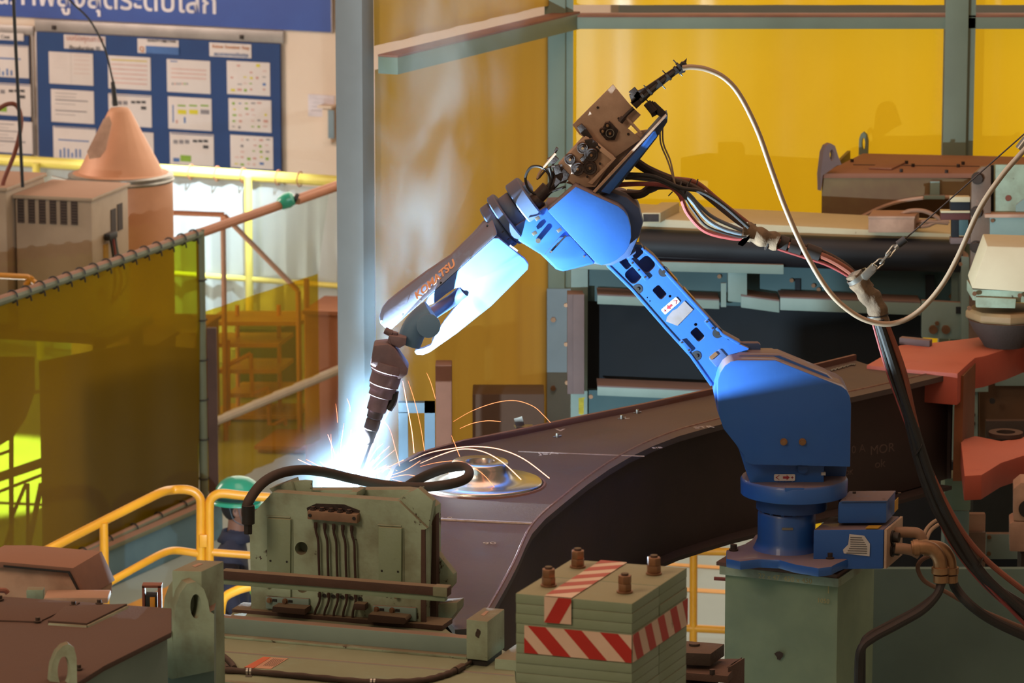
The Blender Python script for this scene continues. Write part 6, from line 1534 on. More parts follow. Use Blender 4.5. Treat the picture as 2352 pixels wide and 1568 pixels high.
bm = bmesh.new(); prism(bm, [LF(x, y, -.001) for x, y in ((381, 1462), (394, 1450), (410, 1558), (381, 1556))], (0, .1, 0)); obj('lug_weld', bm, GREENW, t, bevel=.004)
bm = bmesh.new(); prism(bm, [LF(x, y, .03) for x, y in ((240, 1530), (492, 1400), (492, 1700), (240, 1700))], (0, .1, 0)); obj('side_wall', bm, GREENB, t)
L2 = Line(PZ(148, 1568, zk_), (.93, -.36, 0))
lp = [(113, 1620), (115, 1560), (119, 1525), (130, 1498), (144, 1483), (158, 1478), (170, 1486), (176, 1510), (177, 1560), (177, 1620)]
bm = bmesh.new(); holed(bm, [[L2(x, y) for x, y in lp], ovl(147, 1541, 14.5, 34, 0, 24, lambda x, y, Y: L2(x, y))], V((-.012, .03, 0))); obj('lifting_lug', bm, GREENW, t, label='ring shaped lifting lug with worn paint')
# peach slanted control box and bits behind it
t = thing('slanted_box', 'peach dusty box with a slanted dark-edged lid at the left edge', 'box', PZ(100, 1390, 3.5))
Yl = 14.9
bm = bmesh.new(); prism(bm, [PY(x, y, Yl) for x, y in ((-60, 1305), (0, 1301), (160, 1316), (196, 1372), (196, 1395), (-60, 1395))], (.08, .22, 0)); obj('body', bm, PEACH, t, bevel=.004)
bm = bmesh.new(); prism(bm, [PY(x, y, Yl - .02) for x, y in ((-60, 1290), (8, 1290), (168, 1304), (200, 1372), (192, 1372), (160, 1312), (-60, 1300))], (.08, .26, 0)); obj('lid', bm, mat('peach_lid', '#8a6252', .8, dust=.9, dustcol='#8f6450'), t, bevel=.002)
bm = bmesh.new(); prism(bm, [PY(x, y, Yl - .022) for x, y in ((8, 1297), (160, 1311), (192, 1372), (186, 1372), (156, 1315), (8, 1301))], (0, -.004, 0)); obj('seal', bm, BLACK, t)
gbox('rest_block', 'block', 'small grey-green cube on the dusty box beam near the slanted box', 60, 1354, 100, 1378, 14.55, .05, GREENW)
gbox('flat_tray', 'box', 'flat peach tray lying right of the slanted box', 100, 1372, 248, 1386, 14.75, .12, PEACH)
t = thing('sensor_bracket', 'small orange-brown bracket holding a dark sensor beside the end post', 'bracket', PY(348, 1392, 15.4))
for (x0, y0, x1, y1, m_, nm) in ((326, 1346, 333, 1400, ORH, 'cheek'), (362, 1346, 371, 1400, ORH, 'cheek'), (326, 1344, 371, 1350, ORH, 'top_strap'), (334, 1366, 360, 1400, BLACK, 'sensor'), (344, 1372, 356, 1400, YEL, 'yellow_face')):
    gbox(nm, 0, 0, x0, y0, x1, y1, 15.4 - (.01 if nm == 'yellow_face' else 0), .05 if nm != 'yellow_face' else .01, m_, nm == 'cheek', parent=t, bevel=.001)
bm = bmesh.new(); tube(bm, [PY(x, y, 14.5) for x, y in ((-20, 1352), (0, 1355), (12, 1356), (18, 1362))], .010, seg=8); tag(obj('orange_lead', bm, ORH), 'short orange lead poking in at the left edge above the dusty beam', 'cable')
# ---- thick black hose looping over the fixture
hp_ = [(570, 1200, 15.9), (566, 1175, 15.9), (572, 1150, 15.92), (600, 1112, 16.0), (640, 1088, 16.1), (690, 1079, 16.2), (745, 1084, 16.3), (810, 1099, 16.4), (880, 1113, 16.4), (960, 1119, 16.4), (1030, 1112, 16.4), (1068, 1100, 16.45), (1077, 1084, 16.55), (1062, 1072, 16.65), (1030, 1074, 16.75), (990, 1087, 16.85), (950, 1107, 16.9), (925, 1125, 16.9), (912, 1150, 16.8)]
t = thing('hydraulic_hose', 'thick dark rubber hose looping over the top of the fixture block', 'hose', PY(570, 1200, 15.9))
bm = bmesh.new(); tube(bm, [PY(*p) for p in hp_], .0205, seg=18, n=10); obj('hose', bm, mat('thick_rubber_hose', '#2f211c', .7, var='#3a2a22', vs=6, dust=.4, dustcol='#4c352b'), t)
bm = bmesh.new(); cyl(bm, PY(570, 1202, 15.9), PY(570, 1160, 15.9), .026, seg=16); cyl(bm, PY(570, 1225, 15.9), PY(570, 1200, 15.9), .018, seg=6); obj('ferrule', bm, BLACK, t)

# ================================================================== GUARD RAILS AND WORKER
GY = 24.0
GF = Frame(PY(465, 1130, GY), 22)
t = thing('ramp_railing', 'orange-yellow pipe railing rising from the lower left to the gate posts', 'railing', V((GF(465, 1130).x, GF(465, 1130).y, 0)))
def G(pts, Ys): return [PY(x, y, Y) for (x, y), Y in zip(pts, Ys)]
rt = .027
bm = bmesh.new(); tube(bm, G([(-40, 1340), (40, 1298), (150, 1241), (250, 1190), (340, 1145), (372, 1130), (395, 1125), (425, 1124), (445, 1129), (458, 1142), (461, 1160), (461, 1220), (461, 1285)], [22.6, 22.7, 22.9, 23.1, 23.3, 23.4] + [23.5] * 7), rt, seg=14, n=5); obj('top_rail', bm, YEL, t)
bm = bmesh.new(); tube(bm, G([(190, 1366), (240, 1343), (330, 1293), (375, 1270), (405, 1264), (455, 1271)], [22.9, 23.0, 23.2, 23.35, 23.45, 23.5]), rt * .85, seg=12); obj('lower_rail', bm, YEL, t)
a = PY(238, 1200, 23.05); bm = bmesh.new(); cyl(bm, (a.x, a.y, 0), a, rt * .95, seg=14); obj('post', bm, YEL, t)
a = PY(461, 1285, 23.5); bm = bmesh.new(); cyl(bm, (a.x, a.y, 0), a, rt, seg=14); obj('post', bm, YEL, t)
t = thing('side_railing', 'orange-yellow pipe railing right of the gate post, passing in front of the worker', 'railing', V((PY(482, 1270, 23.5).x, 23.5, 0)))
bm = bmesh.new(); tube(bm, [PY(x, y, 23.5) for x, y in ((481, 1290), (481, 1220), (481, 1165), (484, 1147), (496, 1136), (515, 1133), (560, 1138), (620, 1142))], rt, seg=14, n=5); obj('top_rail', bm, YEL, t)
bm = bmesh.new(); cyl(bm, PY(486, 1268, 23.5), PY(620, 1278, 23.5), rt * .85, seg=12); obj('lower_rail', bm, YEL, t)
a = PY(481, 1290, 23.5); bm = bmesh.new(); cyl(bm, (a.x, a.y, 0), a, rt, seg=14); obj('post', bm, YEL, t)
bm = bmesh.new(); obox(bm, PY(458, 1257, 23.45), (.045, 0, 0), (0, .03, 0), (0, 0, .075)); obj('hinge', bm, YEL, t, bevel=.005)
bm = bmesh.new(); tube(bm, [PY(x, y, 22.2) for x, y in ((580, 1345), (548, 1354), (520, 1368), (510, 1385), (506, 1420), (504, 1460), (503, 1700), (503, 1990))], .026, seg=12); tag(obj('bent_rail_end', bm, YEL), 'bent orange-yellow pipe end low between the end post and the fixture', 'pipe')

# worker
WX = Frame(PY(540, 1180, 25.0), 0)
hc = PY(549, 1160, 25.0)          # centre of head at brow height
top_z = hc.z
t = thing('person', 'person in a green safety helmet and navy work jacket seen from behind, facing right', 'person', V((hc.x - .03, 25.0, 0)))
def body_skin(name, verts, edges, radii, m, root=0, sub=2):
    me = bpy.data.meshes.new(name); me.from_pydata([tuple(v) for v in verts], edges, [])
    o = bpy.data.objects.new(name, me); C.objects.link(o)
    md = o.modifiers.new('skin', 'SKIN'); md.use_smooth_shade = True
    for i, r in enumerate(radii):
        rr = r if isinstance(r, tuple) else (r, r)
        me.skin_vertices[0].data[i].radius = rr
        me.skin_vertices[0].data[i].use_root = (i == root)
    s = o.modifiers.new('sub', 'SUBSURF'); s.levels = sub; s.render_levels = sub
    dg = bpy.context.evaluated_depsgraph_get()
    m2 = bpy.data.meshes.new_from_object(o.evaluated_get(dg)); bpy.data.objects.remove(o)
    bm = bmesh.new(); bm.from_mesh(m2)
    return bm
H0 = top_z + .01                  # head centre height
X0, Y0 = hc.x, 25.0
sx = X0 - .06
hs = H0 - .30                     # shoulder height
vs = [(sx, Y0, H0 - .86), (sx, Y0, H0 - .62), (sx - .01, Y0, H0 - .42), (sx, Y0, hs), (X0 - .02, Y0, H0 - .20), (X0, Y0, H0 - .10),
      (sx, Y0 - .17, hs - .03), (sx + .02, Y0 - .24, hs - .28), (sx + .14, Y0 - .20, hs - .46),
      (sx, Y0 + .17, hs - .03), (sx + .02, Y0 + .24, hs - .28), (sx + .14, Y0 + .20, hs - .46),
      (sx, Y0 - .10, H0 - .92), (sx + .02, Y0 - .11, (H0 - .92) / 2 + .03), (sx, Y0 - .11, .09),
      (sx, Y0 + .10, H0 - .92), (sx + .02, Y0 + .11, (H0 - .92) / 2 + .03), (sx, Y0 + .11, .09)]
eg = [(0, 1), (1, 2), (2, 3), (3, 4), (4, 5), (3, 6), (6, 7), (7, 8), (3, 9), (9, 10), (10, 11), (0, 12), (12, 13), (13, 14), (0, 15), (15, 16), (16, 17)]
rd = [(.13, .15), (.125, .145), (.14, .16), (.12, .15), (.06, .06), (.06, .06), (.075, .075), (.055, .055), (.04, .04), (.075, .075), (.055, .055), (.04, .04), (.09, .09), (.065, .065), (.045, .045), (.09, .09), (.065, .065), (.045, .045)]
bm = body_skin('body', vs, eg, rd, NAVY)
obj('body', bm, NAVY, t, ang=180)
bm = bmesh.new(); loft(bm, [[V((X0 - .03 + r * 1.05 * math.cos(a), Y0 + r * math.sin(a), z)) for a in [2 * math.pi * i / 20 for i in range(20)]] for r, z in ((.105, H0 - .235), (.082, H0 - .19), (.074, H0 - .165), (.068, H0 - .168), (.074, H0 - .2))]); obj('collar', bm, NAVY, t, ang=180)
# head (facing +X), ears, nose, jaw
bm = bmesh.new(); bmesh.ops.create_uvsphere(bm, u_segments=28, v_segments=18, radius=1)
for v_ in bm.verts:
    c = v_.co; x, y, z = c.x, c.y, c.z
    fx_ = .098 + (.012 if x > 0 and z < 0 else 0); zz_ = .125
    y *= .078 * (1 - .18 * max(0, -z)); x = x * fx_ * (1 - .10 * max(0, -z)) + .012 * max(0, -z)
    if x > .07 and abs(y) < .016 and -.35 < z < .12: x += .022
    if x > .06 and abs(abs(y) - .03) < .014 and .0 < z < .2: x -= .008
    v_.co = V((X0 + .005 + x, Y0 + y, H0 - .03 + z * zz_))
obj('head', bm, SKIN, t, ang=180)
bm = bmesh.new(); tube(bm, [V((X0 - .02, Y0, H0 - .22)), V((X0 - .01, Y0, H0 - .10))], .058, seg=16, smooth=False); obj('neck', bm, SKIN, t)
for s in (-1, 1):
    bm = bmesh.new(); lathe(bm, V((X0 - .005, Y0 + s * .070, H0 - .035)), V((-.2, s, 0)), [(.008, 0), (.020, .004), (.028, .012), (.026, .018), (.014, .012), (.006, .008)], 16)
    for v_ in bm.verts: v_.co.z = H0 - .035 + (v_.co.z - H0 + .035) * 1.25
    obj('ear', bm, SKIN, t, ang=180)
for s in (-1, 1):
    bm = bmesh.new(); bmesh.ops.create_uvsphere(bm, u_segments=10, v_segments=8, radius=.011, matrix=Matrix.Translation(V((X0 + .088, Y0 + s * .03, H0 - .02)))); obj('eye', bm, LABW, t)
bm = bmesh.new(); cbox(bm, (X0 + .098, Y0, H0 - .095), .012, .045, .008); obj('mouth', bm, mat('lips', '#7a4038', .6), t, bevel=.003)
bm = bmesh.new(); bmesh.ops.create_uvsphere(bm, u_segments=20, v_segments=12, radius=1)
for v_ in bm.verts: v_.co = V((X0 - .018 + v_.co.x * .095, Y0 + v_.co.y * .082, H0 - .015 + v_.co.z * .098))
bmesh.ops.delete(bm, geom=[v_ for v_ in bm.verts if v_.co.x > X0 + .005 and v_.co.z < H0 + .03], context='VERTS'); obj('hair', bm, HAIR, t, ang=180)
# helmet
zh = H0 + .022
bm = bmesh.new(); prof = [(.146, 0), (.150, .012), (.147, .045), (.134, .085), (.108, .120), (.070, .143), (.030, .152), (.001, .154)]
rings = [[V((X0 + r * 1.0 * math.cos(a) - .005, Y0 + r * .86 * math.sin(a), zh + h)) for a in [2 * math.pi * i / 40 for i in range(40)]] for r, h in prof]
inn = [[V((X0 + (r - .006) * math.cos(a) - .005, Y0 + (r - .006) * .86 * math.sin(a), zh + h - .004)) for a in [2 * math.pi * i / 40 for i in range(40)]] for r, h in reversed(prof[:-1])]
loft(bm, rings + [[V((X0 - .005 + .0005 * math.cos(a), Y0 + .0005 * math.sin(a), zh + .148)) for a in [2 * math.pi * i / 40 for i in range(40)]]] + inn); he = obj('helmet', bm, HELM, t, ang=60)
bm = bmesh.new(); br = lambda k, z: [V((X0 - .005 + (.150 + k * (1 if math.cos(a) < .3 else 2.0)) * math.cos(a), Y0 + (.130 + k) * math.sin(a), zh + z - (.012 if math.cos(a) > .3 else .0))) for a in [2 * math.pi * i / 40 for i in range(40)]]
loft(bm, [br(0, .006), br(.014, -.012), br(.014, -.017), br(-.012, -.004)]); obj('helmet_brim', bm, HELM, t, ang=60)
bm = bmesh.new(); prf = [(.1475, .012), (.150, .016), (.150, .030), (.1475, .034)]
loft(bm, [[V((X0 - .005 + (r + .002) * math.cos(a), Y0 + (r + .002) * .86 * math.sin(a), zh + h)) for a in [2 * math.pi * i / 40 for i in range(40)]] for r, h in prf]); obj('helmet_band', bm, mat('helmet_dark_band', '#1c5c68', .4), t, ang=60)
bm = bmesh.new(); tube(bm, [V((X0 + .0, Y0 - .088, zh)), V((X0 + .01, Y0 - .090, H0 - .05)), V((X0 + .035, Y0 - .078, H0 - .115)), V((X0 + .055, Y0 - .05, H0 - .145))], .0025, seg=6); tube(bm, [V((X0 - .06, Y0 - .08, zh)), V((X0 - .03, Y0 - .088, H0 - .08)), V((X0 + .03, Y0 - .078, H0 - .12))], .0025, seg=6); obj('chin_strap', bm, GREYH, t)
for s in (-1, 1):                                    # hands, resting forward
    hb = V((sx + .16, Y0 + s * .20, hs - .49))
    vv = [hb + V((-.04, 0, .05)), hb + V((.01, 0, 0)), hb + V((.05, 0, -.03))]; ee = [(0, 1), (1, 2)]; rr_ = [.024, .026, .022]
    for k in range(4):
        i = len(vv); yk = (k - 1.5) * .018; vv += [hb + V((.07, yk, -.045)), hb + V((.095 - .004 * abs(k - 1.4), yk, -.068)), hb + V((.10, yk, -.09))]; ee += [(2, i), (i, i + 1), (i + 1, i + 2)]; rr_ += [.009, .008, .007]
    i = len(vv); vv += [hb + V((.02, -s * .032, -.012)), hb + V((.05, -s * .045, -.03))]; ee += [(1, i), (i, i + 1)]; rr_ += [.010, .008]
    obj('hand', body_skin('hand', vv, ee, rr_, SKIN), SKIN, t, ang=180)
for s in (-1, 1):
    bm = bmesh.new(); prism(bm, [V((sx - .09, Y0 + s * .11 - .045, 0)), V((sx + .17, Y0 + s * .11 - .045, 0)), V((sx + .20, Y0 + s * .11, 0)), V((sx + .17, Y0 + s * .11 + .045, 0)), V((sx - .09, Y0 + s * .11 + .045, 0))], (0, 0, .085)); obj('shoe', bm, BLACK, t, bevel=.02)

# ================================================================== CABLES
def cable(name, lab, pts, r, m, cat='cable', Y=None, **k):
    bm = bmesh.new(); tube(bm, [PY(p[0], p[1], p[2] if len(p) > 2 else Y) for p in pts], r, seg=k.get('seg', 10), n=8)
    o = obj(name, bm, m); return tag(o, lab, cat, k.get('group'))
cable('wire_conduit', 'long pale conduit arching from the wire feeder down in a U to the right edge', [(1568, 156), (1590, 154), (1625, 160), (1665, 180), (1700, 220), (1740, 300), (1772, 390), (1805, 480), (1850, 580), (1905, 670), (1960, 720), (2010, 741), (2060, 741), (2110, 715), (2160, 660), (2200, 590), (2250, 480), (2300, 405), (2352, 345), (2420, 270)], .0125, WHH, 'hose', Y=18.6, seg=14)
t = thing('cable_bundle', 'bundle of red, black and grey robot hoses sagging from the elbow to the hanging shackle', 'cable', PY(1750, 560, 19.1))
def strand(name, pts, r, m, Y=19.1):
    bm = bmesh.new(); tube(bm, [PY(p[0], p[1], (p[2] if len(p) > 2 else Y)) for p in pts], r, seg=10, n=7); return obj(name, bm, m, t)
strand('hose', [(1420, 424), (1480, 422), (1530, 426), (1560, 446), (1580, 490), (1620, 530), (1680, 546), (1715, 547)], .0115, REDH, 19.05)
strand('hose', [(1455, 365), (1490, 390), (1530, 410), (1570, 420), (1610, 440), (1660, 480), (1710, 520)], .015, HOSE)
strand('hose', [(1470, 378), (1520, 408), (1560, 412), (1600, 420), (1650, 460), (1720, 515)], .0125, ORH, 19.15)
strand('hose', [(1420, 404), (1470, 410), (1530, 418), (1580, 452), (1620, 500), (1660, 525), (1712, 540)], .010, GREYH)
strand('hose', [(1440, 438), (1490, 440), (1530, 425), (1575, 440), (1605, 470), (1640, 500), (1712, 532)], .009, GREYH, 19.2)
strand('hose', [(1440, 400), (1500, 405), (1560, 430), (1610, 440), (1660, 470), (1720, 522)], .010, BLACK, 19.0)
strand('hose', [(1435, 410), (1500, 412), (1560, 440), (1590, 480), (1625, 520), (1690, 542), (1715, 543)], .006, BLACK, 19.0)
strand('hose', [(1445, 360), (1480, 385), (1510, 400), (1540, 412)], .022, SOOT)
strand('hose', [(1420, 446), (1470, 446), (1500, 428), (1540, 425)], .020, SOOT, 19.12)
for k, (dy, m_, r) in enumerate(((0, ORH, .016), (9, BLACK, .019), (-7, HOSE, .015), (16, REDH, .008), (4, GREYH, .012))):
    strand('hose', [(1712, 530 + dy * .5), (1780, 552 + dy), (1840, 572 + dy), (1900, 592 + dy), (1950, 622 + dy * .8), (1975, 650 + dy * .3)], r, m_, 19.05 + .02 * (k % 3))
for (x0, y0, x1, y1) in ((1790, 552, 1808, 558), (1812, 560, 1840, 568), (1850, 570, 1882, 582)):
    bm = bmesh.new(); cyl(bm, PY(x0, y0 + 4, 19.07), PY(x1, y1 + 4, 19.07), .037, seg=16); obj('sleeve', bm, BLACK, t)
def wrap(pts, r, Y, seed):
    rd_ = random.Random(seed); ph = [rd_.uniform(0, 6) for _ in range(4)]
    bm = bmesh.new(); tube(bm, [PY(x, y, Y) for x, y in pts], r, seg=18, n=8)
    for v_ in bm.verts:
        v_.co += V((math.sin(v_.co.z * 90 + ph[0]), math.sin(v_.co.x * 70 + ph[1]), math.sin(v_.co.x * 110 + v_.co.y * 60 + ph[2]))) * .0045
    return obj('cloth_wrap', bm, TAPE, t, ang=60)
wrap([(1708, 528), (1735, 538), (1760, 548), (1785, 556)], .042, 19.05, 1)
bm = bmesh.new(); loft(bm, [[PY(x, y, 19.0) for x, y in q] for q in (((1705, 548), (1722, 540), (1722, 548), (1706, 556)), ((1696, 556), (1712, 560), (1706, 566), (1694, 562)))]); obj('loose_cloth_end', bm, TAPE, t, bevel=.002)
for x, y in ((1728, 535), (1764, 552), (1576, 432), (1560, 430)):
    c = PY(x, y, 19.06); bm = bmesh.new(); cyl(bm, c - V((.003, 0, 0)), c + V((.003, 0, -.002)), .046 if x > 1700 else .03, seg=18); obj('cable_tie', bm, BLACK, t)
for x, y, dx, dy in ((1580, 425, 8, -14), (1545, 440, -10, 10), (1600, 425, 3, -14)):
    bm = bmesh.new(); cyl(bm, PY(x, y, 19.02), PY(x + dx, y + dy, 19.02), .003, seg=5); obj('tie_tail', bm, BLACK, t)
t = thing('hanging_bundle', 'wrapped hose bundle hanging from the shackle down past the robot to the lower right', 'cable', PY(2030, 760, 18.4))
wrap([(1970, 645), (1985, 665), (2005, 690), (2018, 720), (2020, 742)], .046, 18.9, 5)
wrap([(1960, 630), (1975, 650), (1990, 668)], .040, 18.95, 8)
drop = [((2020, 735), (2060, 860), (2100, 980), (2140, 1100), (2190, 1210), (2260, 1320), (2360, 1410)), 
        ((2030, 735), (2065, 820), (2090, 930), (2110, 1020), (2125, 1100), (2165, 1190), (2230, 1300), (2360, 1440)),
        ((2012, 740), (2045, 860), (2080, 960), (2105, 1060), (2140, 1160), (2200, 1260), (2270, 1350), (2360, 1425)),
        ((2035, 740), (2075, 850), (2100, 960), (2125, 1050), (2160, 1130), (2210, 1220), (2270, 1290), (2370, 1370)),
        ((2025, 740), (2062, 860), (2092, 980), (2112, 1060), (2145, 1150), (2195, 1250), (2262, 1330), (2370, 1400)),
        ((2006, 744), (2040, 860), (2085, 985), (2115, 1080), (2138, 1150), (2185, 1250), (2260, 1345), (2370, 1440))]
for k, (p, m_, r) in enumerate(zip(drop, (BLACK, REDH, GREYH, ORH, BLACK, REDH), (.022, .009, .012, .014, .020, .007))):
    strand('hose', p, r, m_ if k != 2 else BLACK, 18.85 + .018 * (k % 3))
for x, y in ((2110, 1028), (2250, 1290)):
    c = PY(x, y, 18.86); bm = bmesh.new(); cyl(bm, c - V((.002, 0, -.002)), c + V((.002, 0, 0)), .04, seg=16); obj('cable_tie', bm, BLACK, t)
c = PY(2016, 722, 18.9); bm = bmesh.new(); cyl(bm, c, c + V((.001, 0, -.006)), .051, seg=18); obj('cable_tie', bm, BLACK, t)
# shackle, chain and steel rope
t = thing('shackle_hanger', 'steel pipe clamp, shackle and links holding up the hose bundle', 'shackle', PY(2000, 620, 18.8))
a, b = PY(1962, 652, 18.9), PY(1984, 634, 18.9); bm = bmesh.new(); lathe(bm, PY(1972, 638, 18.92), V((.62, 0, -.8)), [(.052, -.016), (.056, -.016), (.056, .016), (.052, .016), (.052, -.016)], 24); obj('pipe_clamp', bm, STEEL, t)
bm = bmesh.new(); prism(bm, [PY(x, y, 18.84) for x, y in ((1980, 630), (2004, 606), (2016, 612), (2012, 624), (1992, 644), (1984, 642))], (0, .03, 0)); obj('clamp_lug', bm, STEEL, t, bevel=.003)
bm = bmesh.new(); cyl(bm, PY(2006, 616, 18.83), PY(2006, 616, 18.88), .012, seg=12); obj('clamp_bolt', bm, STEEL, t)
def link(x0, y0, x1, y1, w, r, Y, flat=True):
    a, b = PY(x0, y0, Y), PY(x1, y1, Y); d = (b - a).normalized(); n = V((-d.z, 0, d.x)) if flat else V((0, 1, 0))
    L = (b - a).length
    loop = [a + n * w, a + n * w + d * (L * .5), b + n * w, b + d * w, b - n * w, a - n * w + d * (L * .5), a - n * w, a - d * w]
    bm = bmesh.new(); tube(bm, spline(loop, 5, True) + [spline(loop, 5, True)[0]], r, seg=7, smooth=False); obj('link', bm, STEEL, t)
link(2010, 612, 2024, 600, .014, .0045, 18.84); link(2024, 602, 2042, 582, .008, .005, 18.84, False); link(2040, 586, 2054, 568, .010, .005, 18.84)
bm = bmesh.new(); cyl(bm, PY(2056, 570, 18.84), PY(2066, 560, 18.84), .011, seg=12); obj('ferrule', bm, STEEL, t)
bm = bmesh.new(); cyl(bm, PY(2062, 562, 18.84), PY(2080, 549, 18.84), .018, seg=16); obj('rubber_stop', bm, BLACK, t)
bm = bmesh.new(); cyl(bm, PY(2074, 553, 18.84), PY(2420, 248, 18.84), .0035, seg=8); obj('steel_rope', bm, SOOT, t)
bm = bmesh.new(); cyl(bm, PY(2340, 342, 18.62), PY(2358, 318, 18.62), .019, seg=14); tag(obj('conduit_fitting', bm, STEEL), 'small metal sleeve on the pale conduit at the right edge', 'pipe fitting')
# cables from the elbow fittings
cable('base_cable', 'pair of thick black cables dropping from the elbow fittings behind the pedestal corner', [(2162, 1320, 18.85), (2155, 1360, 18.8), (2120, 1400, 18.75), (2060, 1435, 18.7), (2005, 1465, 18.65), (1978, 1490, 18.62), (1972, 1540, 18.62), (1972, 1640, 18.62)], .021, BLACK)
cable('base_cable', 'second thick black cable just above its twin from the same elbow fitting', [(2168, 1330, 18.9), (2150, 1365, 18.86), (2105, 1400, 18.82), (2045, 1432, 18.78), (1998, 1458, 18.7), (1982, 1482, 18.68), (1980, 1540, 18.66), (1980, 1640, 18.66)], .017, BLACK)
cable('rear_cable', 'black cable running from behind the fittings to the lower right corner', [(2186, 1320, 18.95), (2195, 1350, 18.95), (2230, 1390, 18.9), (2290, 1430, 18.9), (2400, 1480, 18.9)], .024, BLACK)
cable('brown_loop_hose', 'dusty brown hose looping below the elbow fittings', [(2145, 1272, 19.1), (2118, 1285, 19.1), (2108, 1305, 19.1), (2125, 1335, 19.1), (2175, 1360, 19.1), (2240, 1395, 19.1), (2370, 1450, 19.1)], .011, mat('brown_loop', '#6a4a3a', .7))
cable('thin_tan_hose', 'thin tan hose curving up from the plug housing behind the base', [(2120, 1240, 19.0), (2128, 1215, 19.05), (2150, 1195, 19.1), (2180, 1188, 19.2)], .009, WHH)
cable('thin_tan_hose', 'lower thin tan hose just beneath its twin behind the base', [(2128, 1240, 19.0), (2138, 1218, 19.05), (2160, 1202, 19.1), (2185, 1198, 19.2)], .009, WHH)

# ================================================================== ARC, SPARKS, SMOKE
bm = bmesh.new(); bmesh.ops.create_icosphere(bm, subdivisions=3, radius=.014, matrix=Matrix.Translation(ARC)); tag(obj('welding_arc', bm, emis('arc_glow', (.65, .85, 1.0), 250.)), 'blinding blue-white welding arc at the torch tip', 'arc')
SPK = emis('spark_orange', (1.0, .26, .10), 3.2)
SPKH = emis('spark_hot', (1.0, .42, .25), 4.0)
long_ = [([(1041, 968), (1085, 943), (1140, 924), (1185, 920), (1225, 933), (1250, 955), (1264, 970)], 0),
         ([(1056, 984), (1085, 972), (1120, 966), (1150, 968)], 0),
         ([(1037, 1000), (1047, 1025), (1056, 1048)], 0),
         ([(940, 1059), (985, 1040), (1035, 1030), (1090, 1025), (1150, 1032), (1205, 1055), (1262, 1098)], 1),
         ([(965, 1064), (1010, 1045), (1060, 1031), (1110, 1037), (1155, 1062), (1197, 1101)], 1),
         ([(965, 1071), (1010, 1061), (1060, 1060), (1105, 1085), (1135, 1118), (1150, 1142)], 0),
         ([(1022, 1126), (1045, 1160), (1063, 1188)], 1),
         ([(925, 875), (935, 930), (946, 990), (951, 1040)], 1), ([(937, 874), (952, 920), (966, 980), (975, 1035)], 0),
         ([(980, 856), (990, 880), (1000, 915)], 0), ([(876, 960), (895, 985), (908, 1030), (918, 1070)], 0),
         ([(838, 932), (825, 970), (812, 1030), (800, 1085)], 1), ([(760, 996), (762, 1040), (766, 1080)], 0), ([(790, 972), (786, 1000), (781, 1040), (780, 1085)], 0),
         ([(735, 1060), (750, 1075), (762, 1092)], 0), ([(797, 915), (803, 930), (804, 945)], 0), ([(771, 927), (774, 950), (775, 970)], 0),
         ([(905, 923), (885, 960), (860, 1010), (835, 1070)], 0), ([(880, 1018), (862, 1035), (842, 1070)], 0), ([(908, 1032), (880, 1055), (850, 1085)], 0),
         ([(735, 1125), (745, 1108), (758, 1112), (764, 1130)], 1), ([(715, 1123), (735, 1130), (755, 1136)], 0), ([(880, 1105), (905, 1095), (935, 1090), (958, 1094)], 0),
         ([(885, 1095), (930, 1080), (965, 1058)], 0), ([(878, 1085), (890, 1076), (912, 1080)], 0), ([(900, 1100), (935, 1108), (960, 1100)], 0),
         ([(1028, 1084), (1042, 1094), (1050, 1100)], 1)]
rs_ = random.Random(11)
for k in range(22):
    a_ = R(rs_.uniform(25, 150)); L = rs_.uniform(60, 190) * (1.0 if 55 < math.degrees(a_) < 130 else .75)
    s0 = rs_.uniform(.1, .5); x0, y0 = 803 + rs_.uniform(-10, 10), 1118
    g = rs_.uniform(0, 26)
    pts = []
    for q in range(5):
        f = s0 + (1 - s0) * q / 4; pts.append((x0 + math.cos(a_) * L * f, y0 - math.sin(a_) * L * f + g * f * f))
    long_.append((pts, int(rs_.random() < .5)))
SPL = {0: 'highest long spark arching far right above the machined boss', 1: 'short flat spark just under the highest long one', 2: 'short steep spark crossing above the collar of the boss',
       3: 'longest spark arching over the collar and down to the right', 4: 'second long spark ending in front of the collar', 5: 'spark dropping down across the face of the boss', 6: 'steep spark falling below the boss onto the boom',
       7: 'long nearly vertical spark right of the torch clamp', 8: 'thinner vertical spark just right of its brighter neighbour', 9: 'faint separate spark high right of the torch'}
place = ['arching over the machined boss', 'short and flat above the boom', 'crossing the long arcs above the boss']
for k, (pts, hot) in enumerate(long_):
    n_ = len(pts); Y0_ = 18.55 + rs_.uniform(-.12, .12); dY = rs_.uniform(-.12, .25)
    if max(p[0] for p in pts) > 1000: Y0_, dY = 18.35, rs_.uniform(-.2, .1)
    P_ = [PY(x, y, Y0_ + dY * i / n_) for i, (x, y) in enumerate(pts)]
    r0 = .0021 if (hot and k < 27) else .0012
    bm = bmesh.new(); tube(bm, P_, r0, seg=6, n=6, rs=lambda f: r0 * (.35 + .65 * min(1, 4 * f)))
    o = obj('spark', bm, SPKH if hot else SPK); tag(o, SPL.get(k, 'glowing orange welding spark flying from the arc'), 'spark', 'welding sparks')

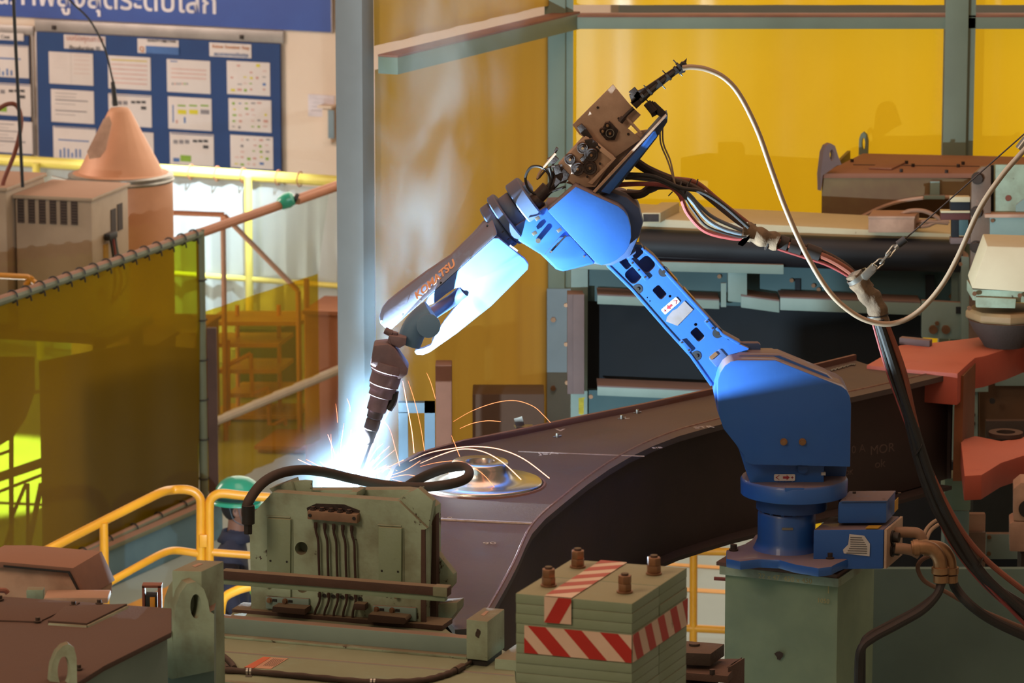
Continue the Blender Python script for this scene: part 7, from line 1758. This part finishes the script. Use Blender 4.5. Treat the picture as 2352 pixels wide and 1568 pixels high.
# smoke: a leaning, widening plume of vapour, the arc's blue light tinted into its colour
m = bpy.data.materials.new('weld_smoke'); m.use_nodes = True
nt = m.node_tree; N = nt.nodes; L = nt.links; N.clear()
out = N.new('ShaderNodeOutputMaterial'); pv = N.new('ShaderNodeVolumeScatter'); pv.inputs['Color'].default_value = (.50, .76, 1, 1); pv.inputs['Anisotropy'].default_value = .15
L.new(pv.outputs[0], out.inputs['Volume'])
tc = N.new('ShaderNodeTexCoord'); sp = N.new('ShaderNodeSeparateXYZ'); L.new(tc.outputs['Object'], sp.inputs[0])
def M_(op, a, b=None, c=None):
    n = N.new('ShaderNodeMath'); n.operation = op
    for i, q in enumerate((a, b, c)):
        if q is None: continue
        if isinstance(q, (int, float)): n.inputs[i].default_value = q
        else: L.new(q, n.inputs[i])
    return n.outputs[0]
def MR(f, a, b, c=0., d=1.):
    r = N.new('ShaderNodeMapRange'); r.interpolation_type = 'SMOOTHSTEP'; L.new(f, r.inputs['Value'])
    for nm, q in (('From Min', a), ('From Max', b), ('To Min', c), ('To Max', d)): r.inputs[nm].default_value = q
    return r.outputs['Result']
SLX, SLY, SQ = .36, .95, -.075
dx = M_('SUBTRACT', sp.outputs['X'], M_('MULTIPLY', sp.outputs['Z'], M_('ADD', M_('MULTIPLY', sp.outputs['Z'], SQ), SLX))); dy = M_('SUBTRACT', sp.outputs['Y'], M_('MULTIPLY', sp.outputs['Z'], SLY))
rr = M_('SQRT', M_('ADD', M_('MULTIPLY', dx, dx), M_('MULTIPLY', dy, dy)))
rad = M_('ADD', M_('MULTIPLY', sp.outputs['Z'], .17), .14)
fall = MR(M_('DIVIDE', rr, rad), 1.0, .15)
nz = N.new('ShaderNodeTexNoise'); nz.inputs['Scale'].default_value = 4.2; nz.inputs['Detail'].default_value = 3; nz.inputs['Distortion'].default_value = .6
mp = N.new('ShaderNodeMapping'); mp.inputs['Scale'].default_value = (1, 1, .45); L.new(tc.outputs['Object'], mp.inputs[0]); L.new(mp.outputs[0], nz.inputs['Vector'])
wisp = MR(nz.outputs['Fac'], .40, .68)
zz_ = MR(sp.outputs['Z'], 2.9, 1.2, .35, 1.)
plume = M_('MULTIPLY', M_('MULTIPLY', fall, wisp), M_('MULTIPLY', zz_, M_('ADD', M_('MULTIPLY', sp.outputs['Z'], 1.15), .09)))
vl = N.new('ShaderNodeVectorMath'); vl.operation = 'LENGTH'; L.new(tc.outputs['Object'], vl.inputs[0])
halo = MR(vl.outputs['Value'], .42, .0, 0., .035)  # extra vapour added around the arc to spread its glow
L.new(M_('ADD', plume, halo), pv.inputs['Density'])
bm = bmesh.new(); secs = []
for z in (-.12, .1, .3, .6, 1., 1.6, 2.2, 3.0):
    r_ = max(.16 + .17 * z, .42 * math.sqrt(max(.05, 1 - (z / .45) ** 2)) if z < .42 else 0)
    secs.append([ARC + V((SLX * z + SQ * z * z + r_ * math.cos(2 * math.pi * i / 24), SLY * z + r_ * math.sin(2 * math.pi * i / 24), z)) for i in range(24)])
loft(bm, secs); o = obj('smoke_plume', bm, m, org=ARC); tag(o, 'blue-tinted welding smoke rising from the arc past the robot wrist', 'smoke', None, 'stuff')
